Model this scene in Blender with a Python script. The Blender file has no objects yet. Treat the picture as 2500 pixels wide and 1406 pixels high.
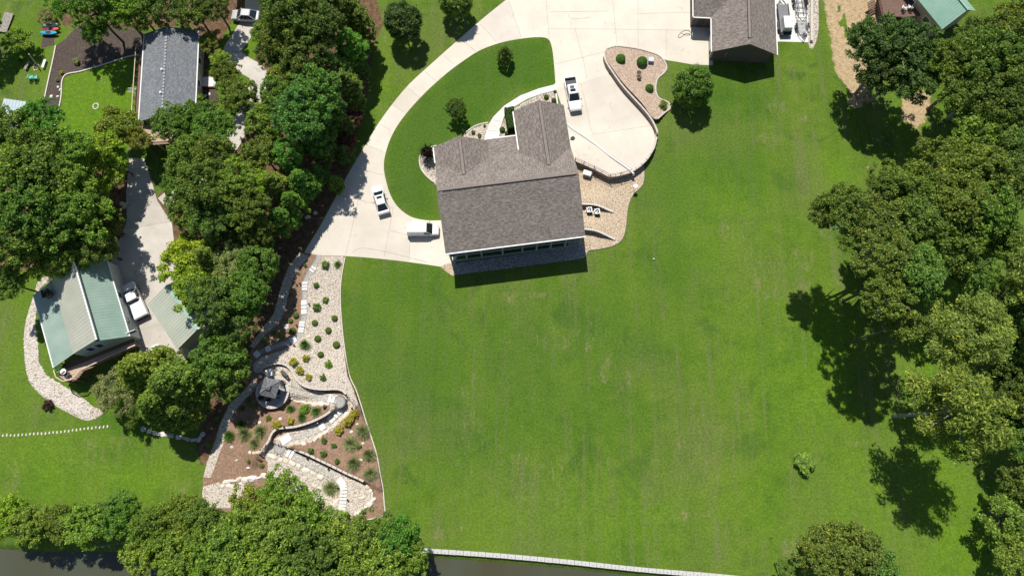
import bpy, bmesh, math, random
import numpy as np
from mathutils import Vector, Matrix
from mathutils.geometry import delaunay_2d_cdt

# ------------------------------------------------------------------ camera, sky, sun, exposure
S = bpy.context.scene
CAM_H, CAM_T, CAM_F = 100.0, math.radians(13.5), 1666.7      # height (m), tilt from straight down, focal length in photo pixels
cam = bpy.data.cameras.new('camera'); cam.sensor_width = 36.0; cam.lens = 36.0*CAM_F/2500.0
cam.clip_start = 1.0; cam.clip_end = 3000.0
cam_ob = bpy.data.objects.new('camera', cam); S.collection.objects.link(cam_ob)
cam_ob.location = (0, 0, CAM_H); cam_ob.rotation_euler = (CAM_T, 0, 0)
S.camera = cam_ob
SUN_EL, SUN_AZ = math.radians(59.0), math.radians(15.0)       # shadows fall towards -Y, 15 degrees to +X
world = bpy.data.worlds.new('World'); S.world = world; world.use_nodes = True
wn = world.node_tree.nodes; wl = world.node_tree.links
sky = wn.new('ShaderNodeTexSky'); sky.sky_type = 'NISHITA'; sky.sun_disc = False
sky.sun_elevation = SUN_EL; sky.sun_rotation = -SUN_AZ
sky.altitude = 200; sky.air_density = 1.0; sky.dust_density = 0.6; sky.ozone_density = 1.0
wl.new(sky.outputs[0], wn['Background'].inputs[0]); wn['Background'].inputs[1].default_value = 0.075
sun = bpy.data.lights.new('sun', 'SUN'); sun.energy = 4.7; sun.angle = math.radians(0.53); sun.color = (1.0, 0.955, 0.88)
sun_ob = bpy.data.objects.new('sun', sun); S.collection.objects.link(sun_ob)
sd = Vector((math.sin(SUN_AZ)*math.cos(SUN_EL), -math.cos(SUN_AZ)*math.cos(SUN_EL), -math.sin(SUN_EL)))
sun_ob.rotation_euler = sd.to_track_quat('-Z', 'Y').to_euler(); sun_ob.location = (0, 0, 150)
S.view_settings.view_transform = 'Standard'; S.view_settings.look = 'None'
S.view_settings.exposure = 0.12; S.view_settings.gamma = 1.0; S.view_settings.use_curve_mapping = False

# ------------------------------------------------------------------ surveying: plan drawing units -> metres on the ground
CT, ST = math.cos(CAM_T), math.sin(CAM_T)
def G(px, py, z=0.0):
    dx = (px-1250)/CAM_F; dy = -(py-703)/CAM_F
    t = (z-CAM_H)/(dy*ST-CT)
    return Vector((dx*t, (dy*CT+ST)*t, z))
def GP(pts, z=0.0): return [G(p[0], p[1], z) for p in pts]
def Z(ox, oy, s, pts): return [(ox+p[0]/s, oy+p[1]/s) for p in pts]     # a close-up's own units to plan units
def P1(pts): return Z(980, 80, 3.514, pts)
def P2(pts): return Z(1000, 400, 3.906, pts)
def P3(pts): return Z(1600, 0, 3.514, pts)
def P4(pts): return Z(0, 0, 3.514, pts)
def P5(pts): return Z(0, 600, 3.514, pts)
def A1(pts): return Z(480, 600, 4.686, pts)
def A2(pts): return Z(480, 850, 4.686, pts)
def A3(pts): return Z(480, 1000, 4.686, pts)
def smooth_line(pts, n=6, closed=False):
    pts = [Vector(p).to_3d() if len(p) == 2 else Vector(p) for p in pts]
    out = []; m = len(pts)
    for i in range(m if closed else m-1):
        if closed: a, b, c, d = pts[i-1], pts[i], pts[(i+1) % m], pts[(i+2) % m]
        else: a, b, c, d = pts[max(i-1, 0)], pts[i], pts[i+1], pts[min(i+2, m-1)]
        for k in range(n):
            t = k/n
            out.append(0.5*((2*b)+(c-a)*t+(2*a-5*b+4*c-d)*t*t+(3*b-a-3*c+d)*t**3))
    if not closed: out.append(pts[-1])
    return out
def resample(line, step):
    out = [line[0].copy()]; acc = 0.0
    for a, b in zip(line, line[1:]):
        L = (b-a).length; pos = step-acc
        while pos <= L:
            out.append(a.lerp(b, pos/L)); pos += step
        acc = L-(pos-step)
    return out

# ------------------------------------------------------------------ object helpers
COL = S.collection
def tag(o, label=None, cat=None, group=None, kind=None):
    if label: o['label'] = label
    if cat: o['category'] = cat
    if group: o['group'] = group
    if kind: o['kind'] = kind
    return o
def thing(name, loc, label, cat, rz=0.0, group=None):
    o = bpy.data.objects.new(name, None); COL.objects.link(o)
    o.location = loc; o.rotation_euler = (0, 0, rz); o.empty_display_size = 0.3
    return tag(o, label, cat, group)
def link(name, me, parent=None):
    o = bpy.data.objects.new(name, me); COL.objects.link(o)
    if parent is not None: o.parent = parent
    return o
class MB:
    """collects boxes, tubes, lofts and polygons into one mesh"""
    def __init__(s): s.v = []; s.f = []; s.uv = []; s.sm = []
    def add(s, vs, fs, uvs=None, smooth=False):
        b = len(s.v); s.v += [tuple(v) for v in vs]
        for i, f in enumerate(fs):
            s.f.append([b+k for k in f]); s.sm.append(smooth)
            s.uv.append(uvs[i] if uvs else None)
        return s
    def box(s, c, d, rz=0.0, tilt=None, taper=1.0):
        x, y, z = d[0]/2, d[1]/2, d[2]/2
        vs = [Vector((a*x*(taper if e > 0 else 1), b*y*(taper if e > 0 else 1), e*z)) for e in (-1, 1) for a, b in ((-1, -1), (1, -1), (1, 1), (-1, 1))]
        M = Matrix.Rotation(rz, 3, 'Z')
        if tilt: M = M @ tilt
        vs = [M @ v + Vector(c) for v in vs]
        return s.add(vs, [(3, 2, 1, 0), (4, 5, 6, 7), (0, 1, 5, 4), (1, 2, 6, 5), (2, 3, 7, 6), (3, 0, 4, 7)])
    def beam(s, a, b, w, h):
        a, b = Vector(a), Vector(b); d = b-a; L = d.length
        if L < 1e-5: return s
        q = d.to_track_quat('X', 'Z').to_matrix()
        vs = []
        for x in (0, L):
            for y, z in ((-w/2, -h/2), (w/2, -h/2), (w/2, h/2), (-w/2, h/2)): vs.append(q @ Vector((x, y, z)) + a)
        return s.add(vs, [(0, 3, 2, 1), (4, 5, 6, 7), (0, 1, 5, 4), (1, 2, 6, 5), (2, 3, 7, 6), (3, 0, 4, 7)])
    def tube(s, pts, rads, n=8, cap=True, smooth=True):
        pts = [Vector(p) for p in pts]
        if not isinstance(rads, (list, tuple)): rads = [rads]*len(pts)
        vs = []; ref = Vector((0.31, 0.87, 0.2))
        for i, p in enumerate(pts):
            d = (pts[min(i+1, len(pts)-1)]-pts[max(i-1, 0)]).normalized()
            if abs(d.dot(ref.normalized())) > 0.95: ref = Vector((1, 0, 0))
            u = d.cross(ref).normalized(); w = d.cross(u)
            for k in range(n):
                a = 2*math.pi*k/n; vs.append(p+(u*math.cos(a)+w*math.sin(a))*rads[i])
        fs = []
        for i in range(len(pts)-1):
            for k in range(n):
                k2 = (k+1) % n; fs.append((i*n+k, (i+1)*n+k, (i+1)*n+k2, i*n+k2))
        s.add(vs, fs, smooth=smooth)
        if cap:
            b = len(s.v)-len(vs)
            s.f.append([b+k for k in range(n)]); s.sm.append(False); s.uv.append(None)
            s.f.append([b+(len(pts)-1)*n+k for k in reversed(range(n))]); s.sm.append(False); s.uv.append(None)
        return s
    def disc(s, c, r, z0, z1, n=24, r1=None):
        r1 = r if r1 is None else r1
        vs = [(c[0]+r*math.cos(2*math.pi*k/n), c[1]+r*math.sin(2*math.pi*k/n), z0) for k in range(n)]
        vs += [(c[0]+r1*math.cos(2*math.pi*k/n), c[1]+r1*math.sin(2*math.pi*k/n), z1) for k in range(n)]
        fs = [tuple(range(n, 2*n)), tuple(reversed(range(n)))]+[(k, (k+1) % n, n+(k+1) % n, n+k) for k in range(n)]
        return s.add(vs, fs)
    def ring(s, c, r0, r1, z0, z1, n=32):
        vs = []
        for r, z in ((r0, z1), (r1, z1), (r1, z0), (r0, z0)):
            vs += [(c[0]+r*math.cos(2*math.pi*k/n), c[1]+r*math.sin(2*math.pi*k/n), z) for k in range(n)]
        fs = []
        for q in range(4):
            for k in range(n):
                k2 = (k+1) % n; q2 = (q+1) % 4
                fs.append((q*n+k, q2*n+k, q2*n+k2, q*n+k2))
        return s.add(vs, fs)
    def prism(s, poly, z0, z1):
        n = len(poly)
        ar = sum(poly[i][0]*poly[(i+1) % n][1]-poly[(i+1) % n][0]*poly[i][1] for i in range(n))
        if ar < 0: poly = list(reversed(poly))
        vs = [(p[0], p[1], z0) for p in poly]+[(p[0], p[1], z1) for p in poly]
        fs = [tuple(range(n, 2*n)), tuple(reversed(range(n)))]+[(k, (k+1) % n, n+(k+1) % n, n+k) for k in range(n)]
        return s.add(vs, fs)
    def loft(s, rings, cap=True, smooth=False):
        n = len(rings[0]); vs = [v for r in rings for v in r]; fs = []
        for i in range(len(rings)-1):
            for k in range(n):
                k2 = (k+1) % n; fs.append((i*n+k, i*n+k2, (i+1)*n+k2, (i+1)*n+k))
        s.add(vs, fs, smooth=smooth)
        if cap:
            b = len(s.v)-len(vs)
            s.f.append([b+k for k in reversed(range(n))]); s.sm.append(False); s.uv.append(None)
            s.f.append([b+(len(rings)-1)*n+k for k in range(n)]); s.sm.append(False); s.uv.append(None)
        return s
    def slab(s, quad, t):
        """a sloping plate: polygon in space plus thickness downwards, with metric UVs on its top (u along first edge)"""
        q = [Vector(p) for p in quad]; n = len(q)
        u = (q[1]-q[0]).normalized(); nn = (q[1]-q[0]).cross(q[-1]-q[0]).normalized(); w = nn.cross(u)
        uv = [((p-q[0]).dot(u), (p-q[0]).dot(w)) for p in q]
        lo = [p-Vector((0, 0, t)) for p in q]
        fs = [tuple(range(n)), tuple(n+k for k in reversed(range(n)))]+[(k, n+k, n+(k+1) % n, (k+1) % n) for k in range(n)]
        uvs = [uv, list(reversed(uv))]+[[(0, 0), (0, t), (1, t), (1, 0)]]*n
        return s.add(q+lo, fs, uvs)
    def mesh(s, name, mat):
        me = bpy.data.meshes.new(name); me.from_pydata(s.v, [], s.f)
        if any(u for u in s.uv):
            l = me.uv_layers.new(name='UVMap'); i = 0
            for f, u in zip(s.f, s.uv):
                for k in range(len(f)):
                    l.data[i].uv = u[k] if u else (0, 0); i += 1
        if any(s.sm): me.polygons.foreach_set('use_smooth', s.sm)
        me.materials.append(mat); me.update()
        return me
    def build(s, name, mat, parent=None): return link(name, s.mesh(name, mat), parent)
def bevel(o, w=0.02, seg=2):
    m = o.modifiers.new('bevel', 'BEVEL'); m.width = w; m.segments = seg; m.limit_method = 'ANGLE'; m.angle_limit = math.radians(35)
    return o
def copy_tree(o, parent=None):
    c = o.copy(); COL.objects.link(c); c.parent = parent
    for ch in o.children: copy_tree(ch, c)
    return c
# ------------------------------------------------------------------ materials
def lin(r, g, b):
    f = lambda c: (c/255/12.92) if c/255 <= 0.04045 else ((c/255+0.055)/1.055)**2.4
    return (f(r), f(g), f(b), 1.0)
class NT:
    def __init__(s, name, rough=0.85, spec=0.3):
        s.m = bpy.data.materials.new(name); s.m.use_nodes = True; s.t = s.m.node_tree
        s.b = s.t.nodes['Principled BSDF']; s.b.inputs['Roughness'].default_value = rough
        s.b.inputs['Specular IOR Level'].default_value = spec
    def n(s, t, **kw):
        x = s.t.nodes.new(t)
        for k, v in kw.items():
            if k.startswith('i_'):
                key = k[2:]
                x.inputs[int(key) if key.isdigit() else key.replace('_', ' ')].default_value = v
            else: setattr(x, k, v)
        return x
    def l(s, a, b): s.t.links.new(a, b)
    def co(s, out='Object', scale=(1, 1, 1), rot=(0, 0, 0)):
        c = s.n('ShaderNodeTexCoord'); m = s.n('ShaderNodeMapping'); m.inputs['Scale'].default_value = scale
        m.inputs['Rotation'].default_value = rot
        s.l(c.outputs[out], m.inputs[0]); return m.outputs[0]
    def noise(s, co, scale, detail=4, rough=0.55, dist=0.0):
        x = s.n('ShaderNodeTexNoise', i_Scale=scale, i_Detail=detail, i_Roughness=rough, i_Distortion=dist)
        s.l(co, x.inputs['Vector']); return x.outputs['Fac']
    def ramp(s, fac, stops):
        r = s.n('ShaderNodeValToRGB'); e = r.color_ramp.elements
        while len(e) < len(stops): e.new(0.5)
        for i, (p, c) in enumerate(stops): e[i].position = p; e[i].color = c if len(c) == 4 else (*c, 1)
        s.l(fac, r.inputs[0]); return r.outputs[0]
    def rng(s, fac, a, b, c=0.0, d=1.0):
        r = s.n('ShaderNodeMapRange'); r.interpolation_type = 'SMOOTHSTEP'
        for k, v in zip((1, 2, 3, 4), (a, b, c, d)): r.inputs[k].default_value = v
        s.l(fac, r.inputs[0]); return r.outputs[0]
    def mix(s, fac, a, b, mode='MIX'):
        x = s.n('ShaderNodeMix', data_type='RGBA', blend_type=mode)
        for v, i in ((fac, 0), (a, 6), (b, 7)):
            if hasattr(v, 'is_output'): s.l(v, x.inputs[i])
            else: x.inputs[i].default_value = v
        return x.outputs[2]
    def math(s, op, a, b):
        x = s.n('ShaderNodeMath', operation=op)
        for v, i in ((a, 0), (b, 1)):
            if hasattr(v, 'is_output'): s.l(v, x.inputs[i])
            else: x.inputs[i].default_value = v
        return x.outputs[0]
    def attr(s, name):
        a = s.n('ShaderNodeAttribute'); a.attribute_name = name; return a.outputs['Fac']
    def color(s, c):
        if hasattr(c, 'is_output'): s.l(c, s.b.inputs['Base Color'])
        else: s.b.inputs['Base Color'].default_value = c
        return s
    def bump(s, h, strength=0.5, dist=0.05):
        b = s.n('ShaderNodeBump', i_Strength=strength, i_Distance=dist)
        s.l(h, b.inputs['Height']); s.l(b.outputs[0], s.b.inputs['Normal']); return s
MAT = {}
def plain(name, c, rough=0.7, spec=0.3, metal=0.0, var=0.12, scale=3.0):
    t = NT(name, rough, spec); co = t.co()
    f = t.noise(co, scale, 5)
    dk = tuple(x*(1-var*1.6) for x in c[:3])+(1,); lt = tuple(min(1, x*(1+var)) for x in c[:3])+(1,)
    t.color(t.ramp(f, [(0.3, dk), (0.7, lt)])); t.b.inputs['Metallic'].default_value = metal
    MAT[name] = t.m; return t.m
# lawn with worn, dry, lush and bare areas painted as ground-cover masks on the terrain mesh
t = NT('grass', 0.95, 0.1); co = t.co()
speck0 = t.noise(co, 0.8, 5, 0.7); fine = t.noise(co, 3.2, 6, 0.8); mid = t.noise(co, 0.42, 5, 0.6); big = t.noise(co, 0.06, 4, 0.6, 0.5)
st = t.noise(t.co(scale=(1.1, 0.055, 1)), 1.0, 4, 0.6)
st2 = t.noise(t.co(scale=(0.33, 0.012, 1), rot=(0, 0, 0.05)), 1.0, 2, 0.5)
mot = t.noise(co, 0.16, 6, 0.68, 0.8); hue = t.noise(t.co(rot=(0, 0, 0.7)), 0.045, 5, 0.62, 0.6)
c = t.ramp(mid, [(0.28, (0.082, 0.164, 0.014)), (0.5, (0.115, 0.208, 0.020)), (0.74, (0.165, 0.246, 0.032))])
c = t.mix(t.rng(hue, 0.36, 0.62, 0, 0.75), c, t.ramp(speck0, [(0.35, (0.135, 0.228, 0.022)), (0.65, (0.195, 0.268, 0.038))]))
c = t.mix(t.rng(mot, 0.50, 0.66, 0, 0.72), c, (0.066, 0.136, 0.024, 1))
c = t.mix(t.rng(big, 0.44, 0.66, 0, 0.5), c, (0.172, 0.205, 0.062, 1))
c = t.mix(t.math('MULTIPLY', t.rng(st, 0.46, 0.70, 0, 0.75), t.rng(mot, 0.35, 0.55)), c, (0.195, 0.205, 0.085, 1))
c = t.mix(t.rng(st2, 0.47, 0.62, 0, 0.2), c, (0.070, 0.155, 0.016, 1))
speck = t.noise(co, 1.3, 5, 0.7)
c = t.mix(t.rng(speck, 0.58, 0.74, 0, 0.6), c, (0.046, 0.098, 0.014, 1))
lush = t.attr('lush'); dry = t.attr('dry'); dirt = t.attr('dirt'); lit = t.attr('litter'); deep = t.attr('deep')
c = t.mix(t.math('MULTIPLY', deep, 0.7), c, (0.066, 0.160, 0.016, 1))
c = t.mix(t.math('MULTIPLY', lush, t.rng(mid, 0.25, 0.6, 0.5, 1.0)), c, t.ramp(speck, [(0.35, (0.105, 0.225, 0.012)), (0.65, (0.185, 0.310, 0.020))]))
pat = t.noise(co, 0.9, 7, 0.72); pat2 = t.noise(t.co(scale=(1, 0.28, 1)), 1.5, 6, 0.75)
dm = t.rng(t.math('ADD', dry, t.math('MULTIPLY', t.math('SUBTRACT', pat2, 0.5), 2.2)), 0.42, 0.92, 0, 0.8)
c = t.mix(dm, c, t.ramp(speck, [(0.3, (0.160, 0.185, 0.060)), (0.7, (0.340, 0.300, 0.150))]))
im = t.rng(t.math('ADD', dirt, t.math('MULTIPLY', t.math('SUBTRACT', pat, 0.5), 1.1)), 0.42, 0.6)
c = t.mix(im, c, t.ramp(speck, [(0.3, (0.38, 0.26, 0.14)), (0.5, (0.58, 0.42, 0.25)), (0.75, (0.68, 0.52, 0.34))]))
lm = t.rng(t.math('ADD', lit, t.math('MULTIPLY', t.math('SUBTRACT', pat, 0.5), 0.6)), 0.4, 0.55)
c = t.mix(lm, c, t.ramp(speck, [(0.3, (0.105, 0.062, 0.036)), (0.5, (0.19, 0.115, 0.068)), (0.72, (0.31, 0.20, 0.125))]))
c = t.mix(t.rng(fine, 0.34, 0.66, 0.0, 0.75), c, t.mix(1.0, c, (0.40, 0.45, 0.40, 1), 'MULTIPLY'))
t.color(c); t.bump(fine, 0.9, 0.09); MAT['grass'] = t.m
# concrete: pale, blotched, slightly stained, dappled shade coloured into the lane's; slabs differ through the object colour
def concrete(name, lo, hi, stain_dapple=0.25):
    t = NT(name, 0.9, 0.2); co = t.co(); a = t.noise(co, 0.25, 6, 0.6); b = t.noise(co, 3.0, 6, 0.65); d = t.noise(co, 0.7, 4, 0.5, 1.2)
    c = t.ramp(a, [(0.3, lo), (0.7, hi)])
    c = t.mix(t.rng(b, 0.45, 0.8, 0, 0.22), c, tuple(x*0.72 for x in lo[:3])+(1,))
    c = t.mix(t.rng(d, 0.60, 0.74, 0, stain_dapple), c, tuple(x*0.74 for x in lo[:3])+(1,))
    oi = t.n('ShaderNodeObjectInfo'); c = t.mix(1.0, c, oi.outputs['Color'], 'MULTIPLY')
    t.color(c); t.bump(b, 0.12, 0.02); MAT[name] = t.m
concrete('concrete', (0.63, 0.575, 0.49), (0.73, 0.68, 0.59), 0.4)
concrete('concrete_grey', (0.46, 0.42, 0.375), (0.64, 0.60, 0.54), 0.6)  # lane concrete: its blotches put the trees' dappled shade into the colour
concrete('concrete_white', (0.68, 0.67, 0.65), (0.78, 0.77, 0.75), 0.1)
plain('joint', (0.36, 0.32, 0.26, 1), 0.95, 0.1)
# shingles: courses on metric UVs, blended granule tones
def shingles(name, tones, mortar):
    t = NT(name, 0.92, 0.15); co = t.co('UV')
    br = t.n('ShaderNodeTexBrick', i_Scale=1.0, offset=0.42)
    br.inputs['Mortar Size'].default_value = 0.018; br.inputs['Brick Width'].default_value = 0.33; br.inputs['Row Height'].default_value = 0.145
    br.inputs['Color1'].default_value = (0, 0, 0, 1); br.inputs['Color2'].default_value = (1, 1, 1, 1); br.inputs['Mortar'].default_value = (0.5, 0.5, 0.5, 1)
    t.l(co, br.inputs['Vector'])
    cl = t.n('ShaderNodeTexVoronoi', i_Scale=3.1); cl.distance = 'CHEBYCHEV'; t.l(t.co('UV', (1.0, 2.2, 1)), cl.inputs['Vector'])
    sp = t.n('ShaderNodeSeparateColor'); t.l(cl.outputs['Color'], sp.inputs[0])
    f = t.math('ADD', t.math('MULTIPLY', br.outputs['Color'], 0.45), t.math('MULTIPLY', sp.outputs[0], 0.55))
    f = t.math('ADD', f, t.math('MULTIPLY', t.math('SUBTRACT', t.noise(co, 14, 4, 0.8), 0.5), 0.35))
    c = t.ramp(f, [(0.15, tones[0]), (0.5, tones[1]), (0.85, tones[2])])
    big = t.noise(co, 0.35, 4, 0.6); c = t.mix(t.rng(big, 0.35, 0.7, 0, 0.22), c, mortar)
    c = t.mix(t.math('MULTIPLY', br.outputs['Fac'], 0.75), c, mortar)
    t.color(c); t.bump(t.math('SUBTRACT', f, br.outputs['Fac']), 0.5, 0.03); MAT[name] = t.m
shingles('shingle_brown', [(0.158, 0.136, 0.120), (0.262, 0.228, 0.200), (0.372, 0.328, 0.288)], (0.135, 0.112, 0.100, 1))
shingles('shingle_grey', [(0.155, 0.165, 0.178), (0.225, 0.24, 0.255), (0.31, 0.325, 0.34)], (0.12, 0.125, 0.135, 1))
def metal_roof(name, a, b):
    t = NT(name, 0.42, 0.5); co = t.co(); f = t.noise(co, 0.35, 5, 0.6); t.color(t.ramp(f, [(0.3, a), (0.7, b)])); MAT[name] = t.m
metal_roof('roof_green', (0.24, 0.36, 0.30), (0.36, 0.46, 0.39)); metal_roof('roof_sage', (0.44, 0.45, 0.375), (0.54, 0.535, 0.45)); metal_roof('roof_mint', (0.22, 0.42, 0.33), (0.32, 0.50, 0.40))
# bark mulch, leaf litter, pale stone
def mulch(name, tones):
    t = NT(name, 1.0, 0.05); co = t.co(); a = t.noise(co, 2.2, 8, 0.75, 1.5); b = t.noise(t.co(scale=(9, 3.0, 3)), 1.0, 5, 0.7, 1.0)
    c = t.ramp(t.math('ADD', t.math('MULTIPLY', a, 0.5), t.math('MULTIPLY', b, 0.5)), [(0.36, tones[0]), (0.5, tones[1]), (0.64, tones[2])])
    t.color(c); t.bump(a, 0.9, 0.12); MAT[name] = t.m
mulch('mulch', [(0.135, 0.080, 0.052), (0.285, 0.182, 0.124), (0.46, 0.325, 0.23)])
mulch('mulch_dark', [(0.052, 0.040, 0.034), (0.096, 0.076, 0.064), (0.16, 0.128, 0.108)])
mulch('mulch_red', [(0.22, 0.135, 0.10), (0.47, 0.355, 0.27), (0.68, 0.56, 0.43)])
def gravel(name, tones, cell):
    t = NT(name, 0.95, 0.1); v = t.n('ShaderNodeTexVoronoi', i_Scale=cell); co = t.co(); t.l(co, v.inputs['Vector'])
    sp = t.n('ShaderNodeSeparateColor'); t.l(v.outputs['Color'], sp.inputs[0])
    c = t.ramp(sp.outputs[0], [(0.1, tones[0]), (0.5, tones[1]), (0.9, tones[2])])
    c = t.mix(t.rng(v.outputs['Distance'], 0.35, 0.75, 0, 0.75), c, tuple(x*0.35 for x in tones[0][:3])+(1,))
    t.color(c); h = t.math('SUBTRACT', 1.0, v.outputs['Distance']); t.bump(h, 0.9, 0.06); MAT[name] = t.m
gravel('gravel_tan', [(0.54, 0.41, 0.28), (0.68, 0.54, 0.385), (0.80, 0.675, 0.52)], 9.5)
gravel('gravel_pale', [(0.50, 0.42, 0.34), (0.64, 0.56, 0.47), (0.75, 0.675, 0.585)], 5.5)
gravel('gravel_grey', [(0.28, 0.27, 0.26), (0.42, 0.41, 0.39), (0.56, 0.54, 0.51)], 8.0)
gravel('flagstone', [(0.50, 0.37, 0.22), (0.63, 0.50, 0.33), (0.70, 0.58, 0.42)], 1.4)
def stone(name, a, b):
    t = NT(name, 0.92, 0.15); co = t.co(); oi = t.n('ShaderNodeObjectInfo'); ri = t.n('ShaderNodeNewGeometry').outputs['Random Per Island']
    f = t.noise(co, 2.5, 7, 0.65); c = t.ramp(t.math('ADD', t.math('MULTIPLY', f, 0.5), t.math('MULTIPLY', ri, 0.5)), [(0.2, a), (0.55, tuple((x+y)/2 for x, y in zip(a, b))), (0.85, b)])
    t.color(c); t.bump(f, 0.6, 0.08); MAT[name] = t.m
stone('stone_river', (0.52, 0.45, 0.365, 1), (0.82, 0.755, 0.665, 1)); stone('stone_tan', (0.50, 0.37, 0.23, 1), (0.80, 0.70, 0.54, 1))
stone('stone_white', (0.52, 0.45, 0.38, 1), (0.80, 0.76, 0.69, 1)); stone('stone_grey', (0.42, 0.41, 0.39, 1), (0.58, 0.57, 0.55, 1)); stone('stone_cap', (0.50, 0.45, 0.40, 1), (0.66, 0.60, 0.53, 1))
stone('stone_wall', (0.20, 0.15, 0.12, 1), (0.36, 0.29, 0.24, 1)); stone('stone_dark', (0.10, 0.10, 0.10, 1), (0.2, 0.2, 0.2, 1))
def pavers(name, a, b, sz):
    t = NT(name, 0.9, 0.15); br = t.n('ShaderNodeTexBrick'); br.inputs['Scale'].default_value = 1.0; br.inputs['Mortar Size'].default_value = 0.012
    br.inputs['Brick Width'].default_value = sz*1.6; br.inputs['Row Height'].default_value = sz
    br.inputs['Color1'].default_value = a; br.inputs['Color2'].default_value = b; br.inputs['Mortar'].default_value = tuple(x*0.5 for x in a[:3])+(1,)
    t.l(t.co(), br.inputs['Vector']); n = t.noise(t.co(), 6, 5, 0.7)
    t.color(t.mix(t.rng(n, 0.3, 0.7, 0, 0.3), br.outputs[0], tuple(x*0.6 for x in a[:3])+(1,))); MAT[name] = t.m
pavers('paver_grey', (0.40, 0.39, 0.36, 1), (0.52, 0.50, 0.47, 1), 0.13)
pavers('brick_red', (0.26, 0.12, 0.085, 1), (0.36, 0.19, 0.14, 1), 0.085)
plain('paver_border', (0.24, 0.24, 0.235, 1), 0.9); plain('tread', (0.76, 0.74, 0.71, 1), 0.8, var=0.06)
plain('white_paint', (0.80, 0.80, 0.79, 1), 0.45, var=0.03); plain('siding', (0.50, 0.56, 0.55, 1), 0.6, var=0.05); plain('siding_tan', (0.42, 0.36, 0.29, 1), 0.7, var=0.06)
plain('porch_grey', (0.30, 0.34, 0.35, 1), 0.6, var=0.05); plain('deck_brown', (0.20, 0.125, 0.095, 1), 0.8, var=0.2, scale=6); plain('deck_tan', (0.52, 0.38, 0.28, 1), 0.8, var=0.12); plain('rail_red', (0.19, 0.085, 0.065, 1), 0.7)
plain('brick_dark', (0.16, 0.125, 0.11, 1), 0.85, var=0.3, scale=8); plain('wood_grey', (0.36, 0.33, 0.29, 1), 0.9, var=0.3, scale=5); plain('wood_tan', (0.60, 0.50, 0.36, 1), 0.8)
plain('black', (0.018, 0.018, 0.020, 1), 0.55, var=0.1); plain('dark_grey', (0.075, 0.078, 0.082, 1), 0.6); plain('mid_grey', (0.20, 0.205, 0.215, 1), 0.55); plain('steel', (0.42, 0.43, 0.44, 1), 0.4, metal=0.7); plain('rubber', (0.022, 0.022, 0.022, 1), 0.9)
plain('gazebo_roof', (0.165, 0.168, 0.18, 1), 0.5, var=0.04); plain('teal', (0.16, 0.55, 0.48, 1), 0.5); plain('kayak_blue', (0.03, 0.36, 0.56, 1), 0.35); plain('kayak_red', (0.62, 0.10, 0.06, 1), 0.35); plain('kayak_white', (0.72, 0.74, 0.80, 1), 0.35)
plain('red_plastic', (0.55, 0.07, 0.04, 1), 0.4); plain('tail_red', (0.55, 0.03, 0.02, 1), 0.3); plain('bark', (0.135, 0.105, 0.085, 1), 0.95, var=0.3, scale=6); plain('bark_pale', (0.30, 0.27, 0.24, 1), 0.95, var=0.25, scale=5); plain('soil', (0.10, 0.075, 0.055, 1), 1.0)
plain('shed_blue', (0.50, 0.60, 0.62, 1), 0.5, var=0.05); plain('lattice_green', (0.15, 0.30, 0.09, 1), 0.7); plain('screen_teal', (0.10, 0.26, 0.24, 1), 0.3, var=0.2); plain('pot_tan', (0.42, 0.33, 0.22, 1), 0.8)
def paint(name, c, rough=0.25):
    t = NT(name, rough, 0.5); t.color(c); t.b.inputs['Coat Weight'].default_value = 0.5; t.b.inputs['Coat Roughness'].default_value = 0.08; MAT[name] = t.m
paint('car_white', (0.82, 0.82, 0.81, 1)); paint('car_silver', (0.46, 0.47, 0.48, 1), 0.3)
t = NT('glass', 0.06, 0.6); t.color((0.016, 0.024, 0.030, 1)); MAT['glass'] = t.m
t = NT('window_glass', 0.08, 0.6); t.color((0.03, 0.05, 0.08, 1)); MAT['window_glass'] = t.m
t = NT('water', 0.10, 0.5); co = t.co(); f = t.noise(co, 0.08, 4, 0.5); t.color(t.ramp(f, [(0.35, (0.070, 0.066, 0.036)), (0.65, (0.078, 0.088, 0.060))]))
t.bump(t.noise(t.co(scale=(0.6, 1.1, 1)), 2.0, 4, 0.6), 0.12, 0.05); MAT['water'] = t.m
# leaves: per-tree colour from the object colour, per-leaf variation, some light through the blade
def leaf(name, trans=0.28):
    t = NT(name, 0.62, 0.18); oi = t.n('ShaderNodeObjectInfo'); ri = t.n('ShaderNodeNewGeometry').outputs['Random Per Island']
    v = t.ramp(ri, [(0.0, (0.42, 0.48, 0.45)), (0.5, (0.92, 0.94, 0.95)), (0.85, (1.45, 1.32, 1.05)), (1.0, (2.1, 1.75, 1.1))])
    c = t.mix(1.0, oi.outputs['Color'], v, 'MULTIPLY')
    n = t.noise(t.co('Object', (1, 1, 1)), 1.7, 3, 0.6); c = t.mix(t.rng(n, 0.42, 0.66, 0, 0.35), c, t.mix(1.0, c, (1.55, 1.28, 0.9, 1), 'MULTIPLY'))
    t.color(c)
    tr = t.n('ShaderNodeBsdfTranslucent'); tc = t.mix(1.0, c, (1.5, 1.7, 0.7, 1), 'MULTIPLY'); t.l(tc, tr.inputs[0])
    mx = t.n('ShaderNodeMixShader'); mx.inputs[0].default_value = trans
    t.l(t.b.outputs[0], mx.inputs[1]); t.l(tr.outputs[0], mx.inputs[2]); t.l(mx.outputs[0], t.t.nodes['Material Output'].inputs[0]); MAT[name] = t.m
leaf('leaf')
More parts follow.
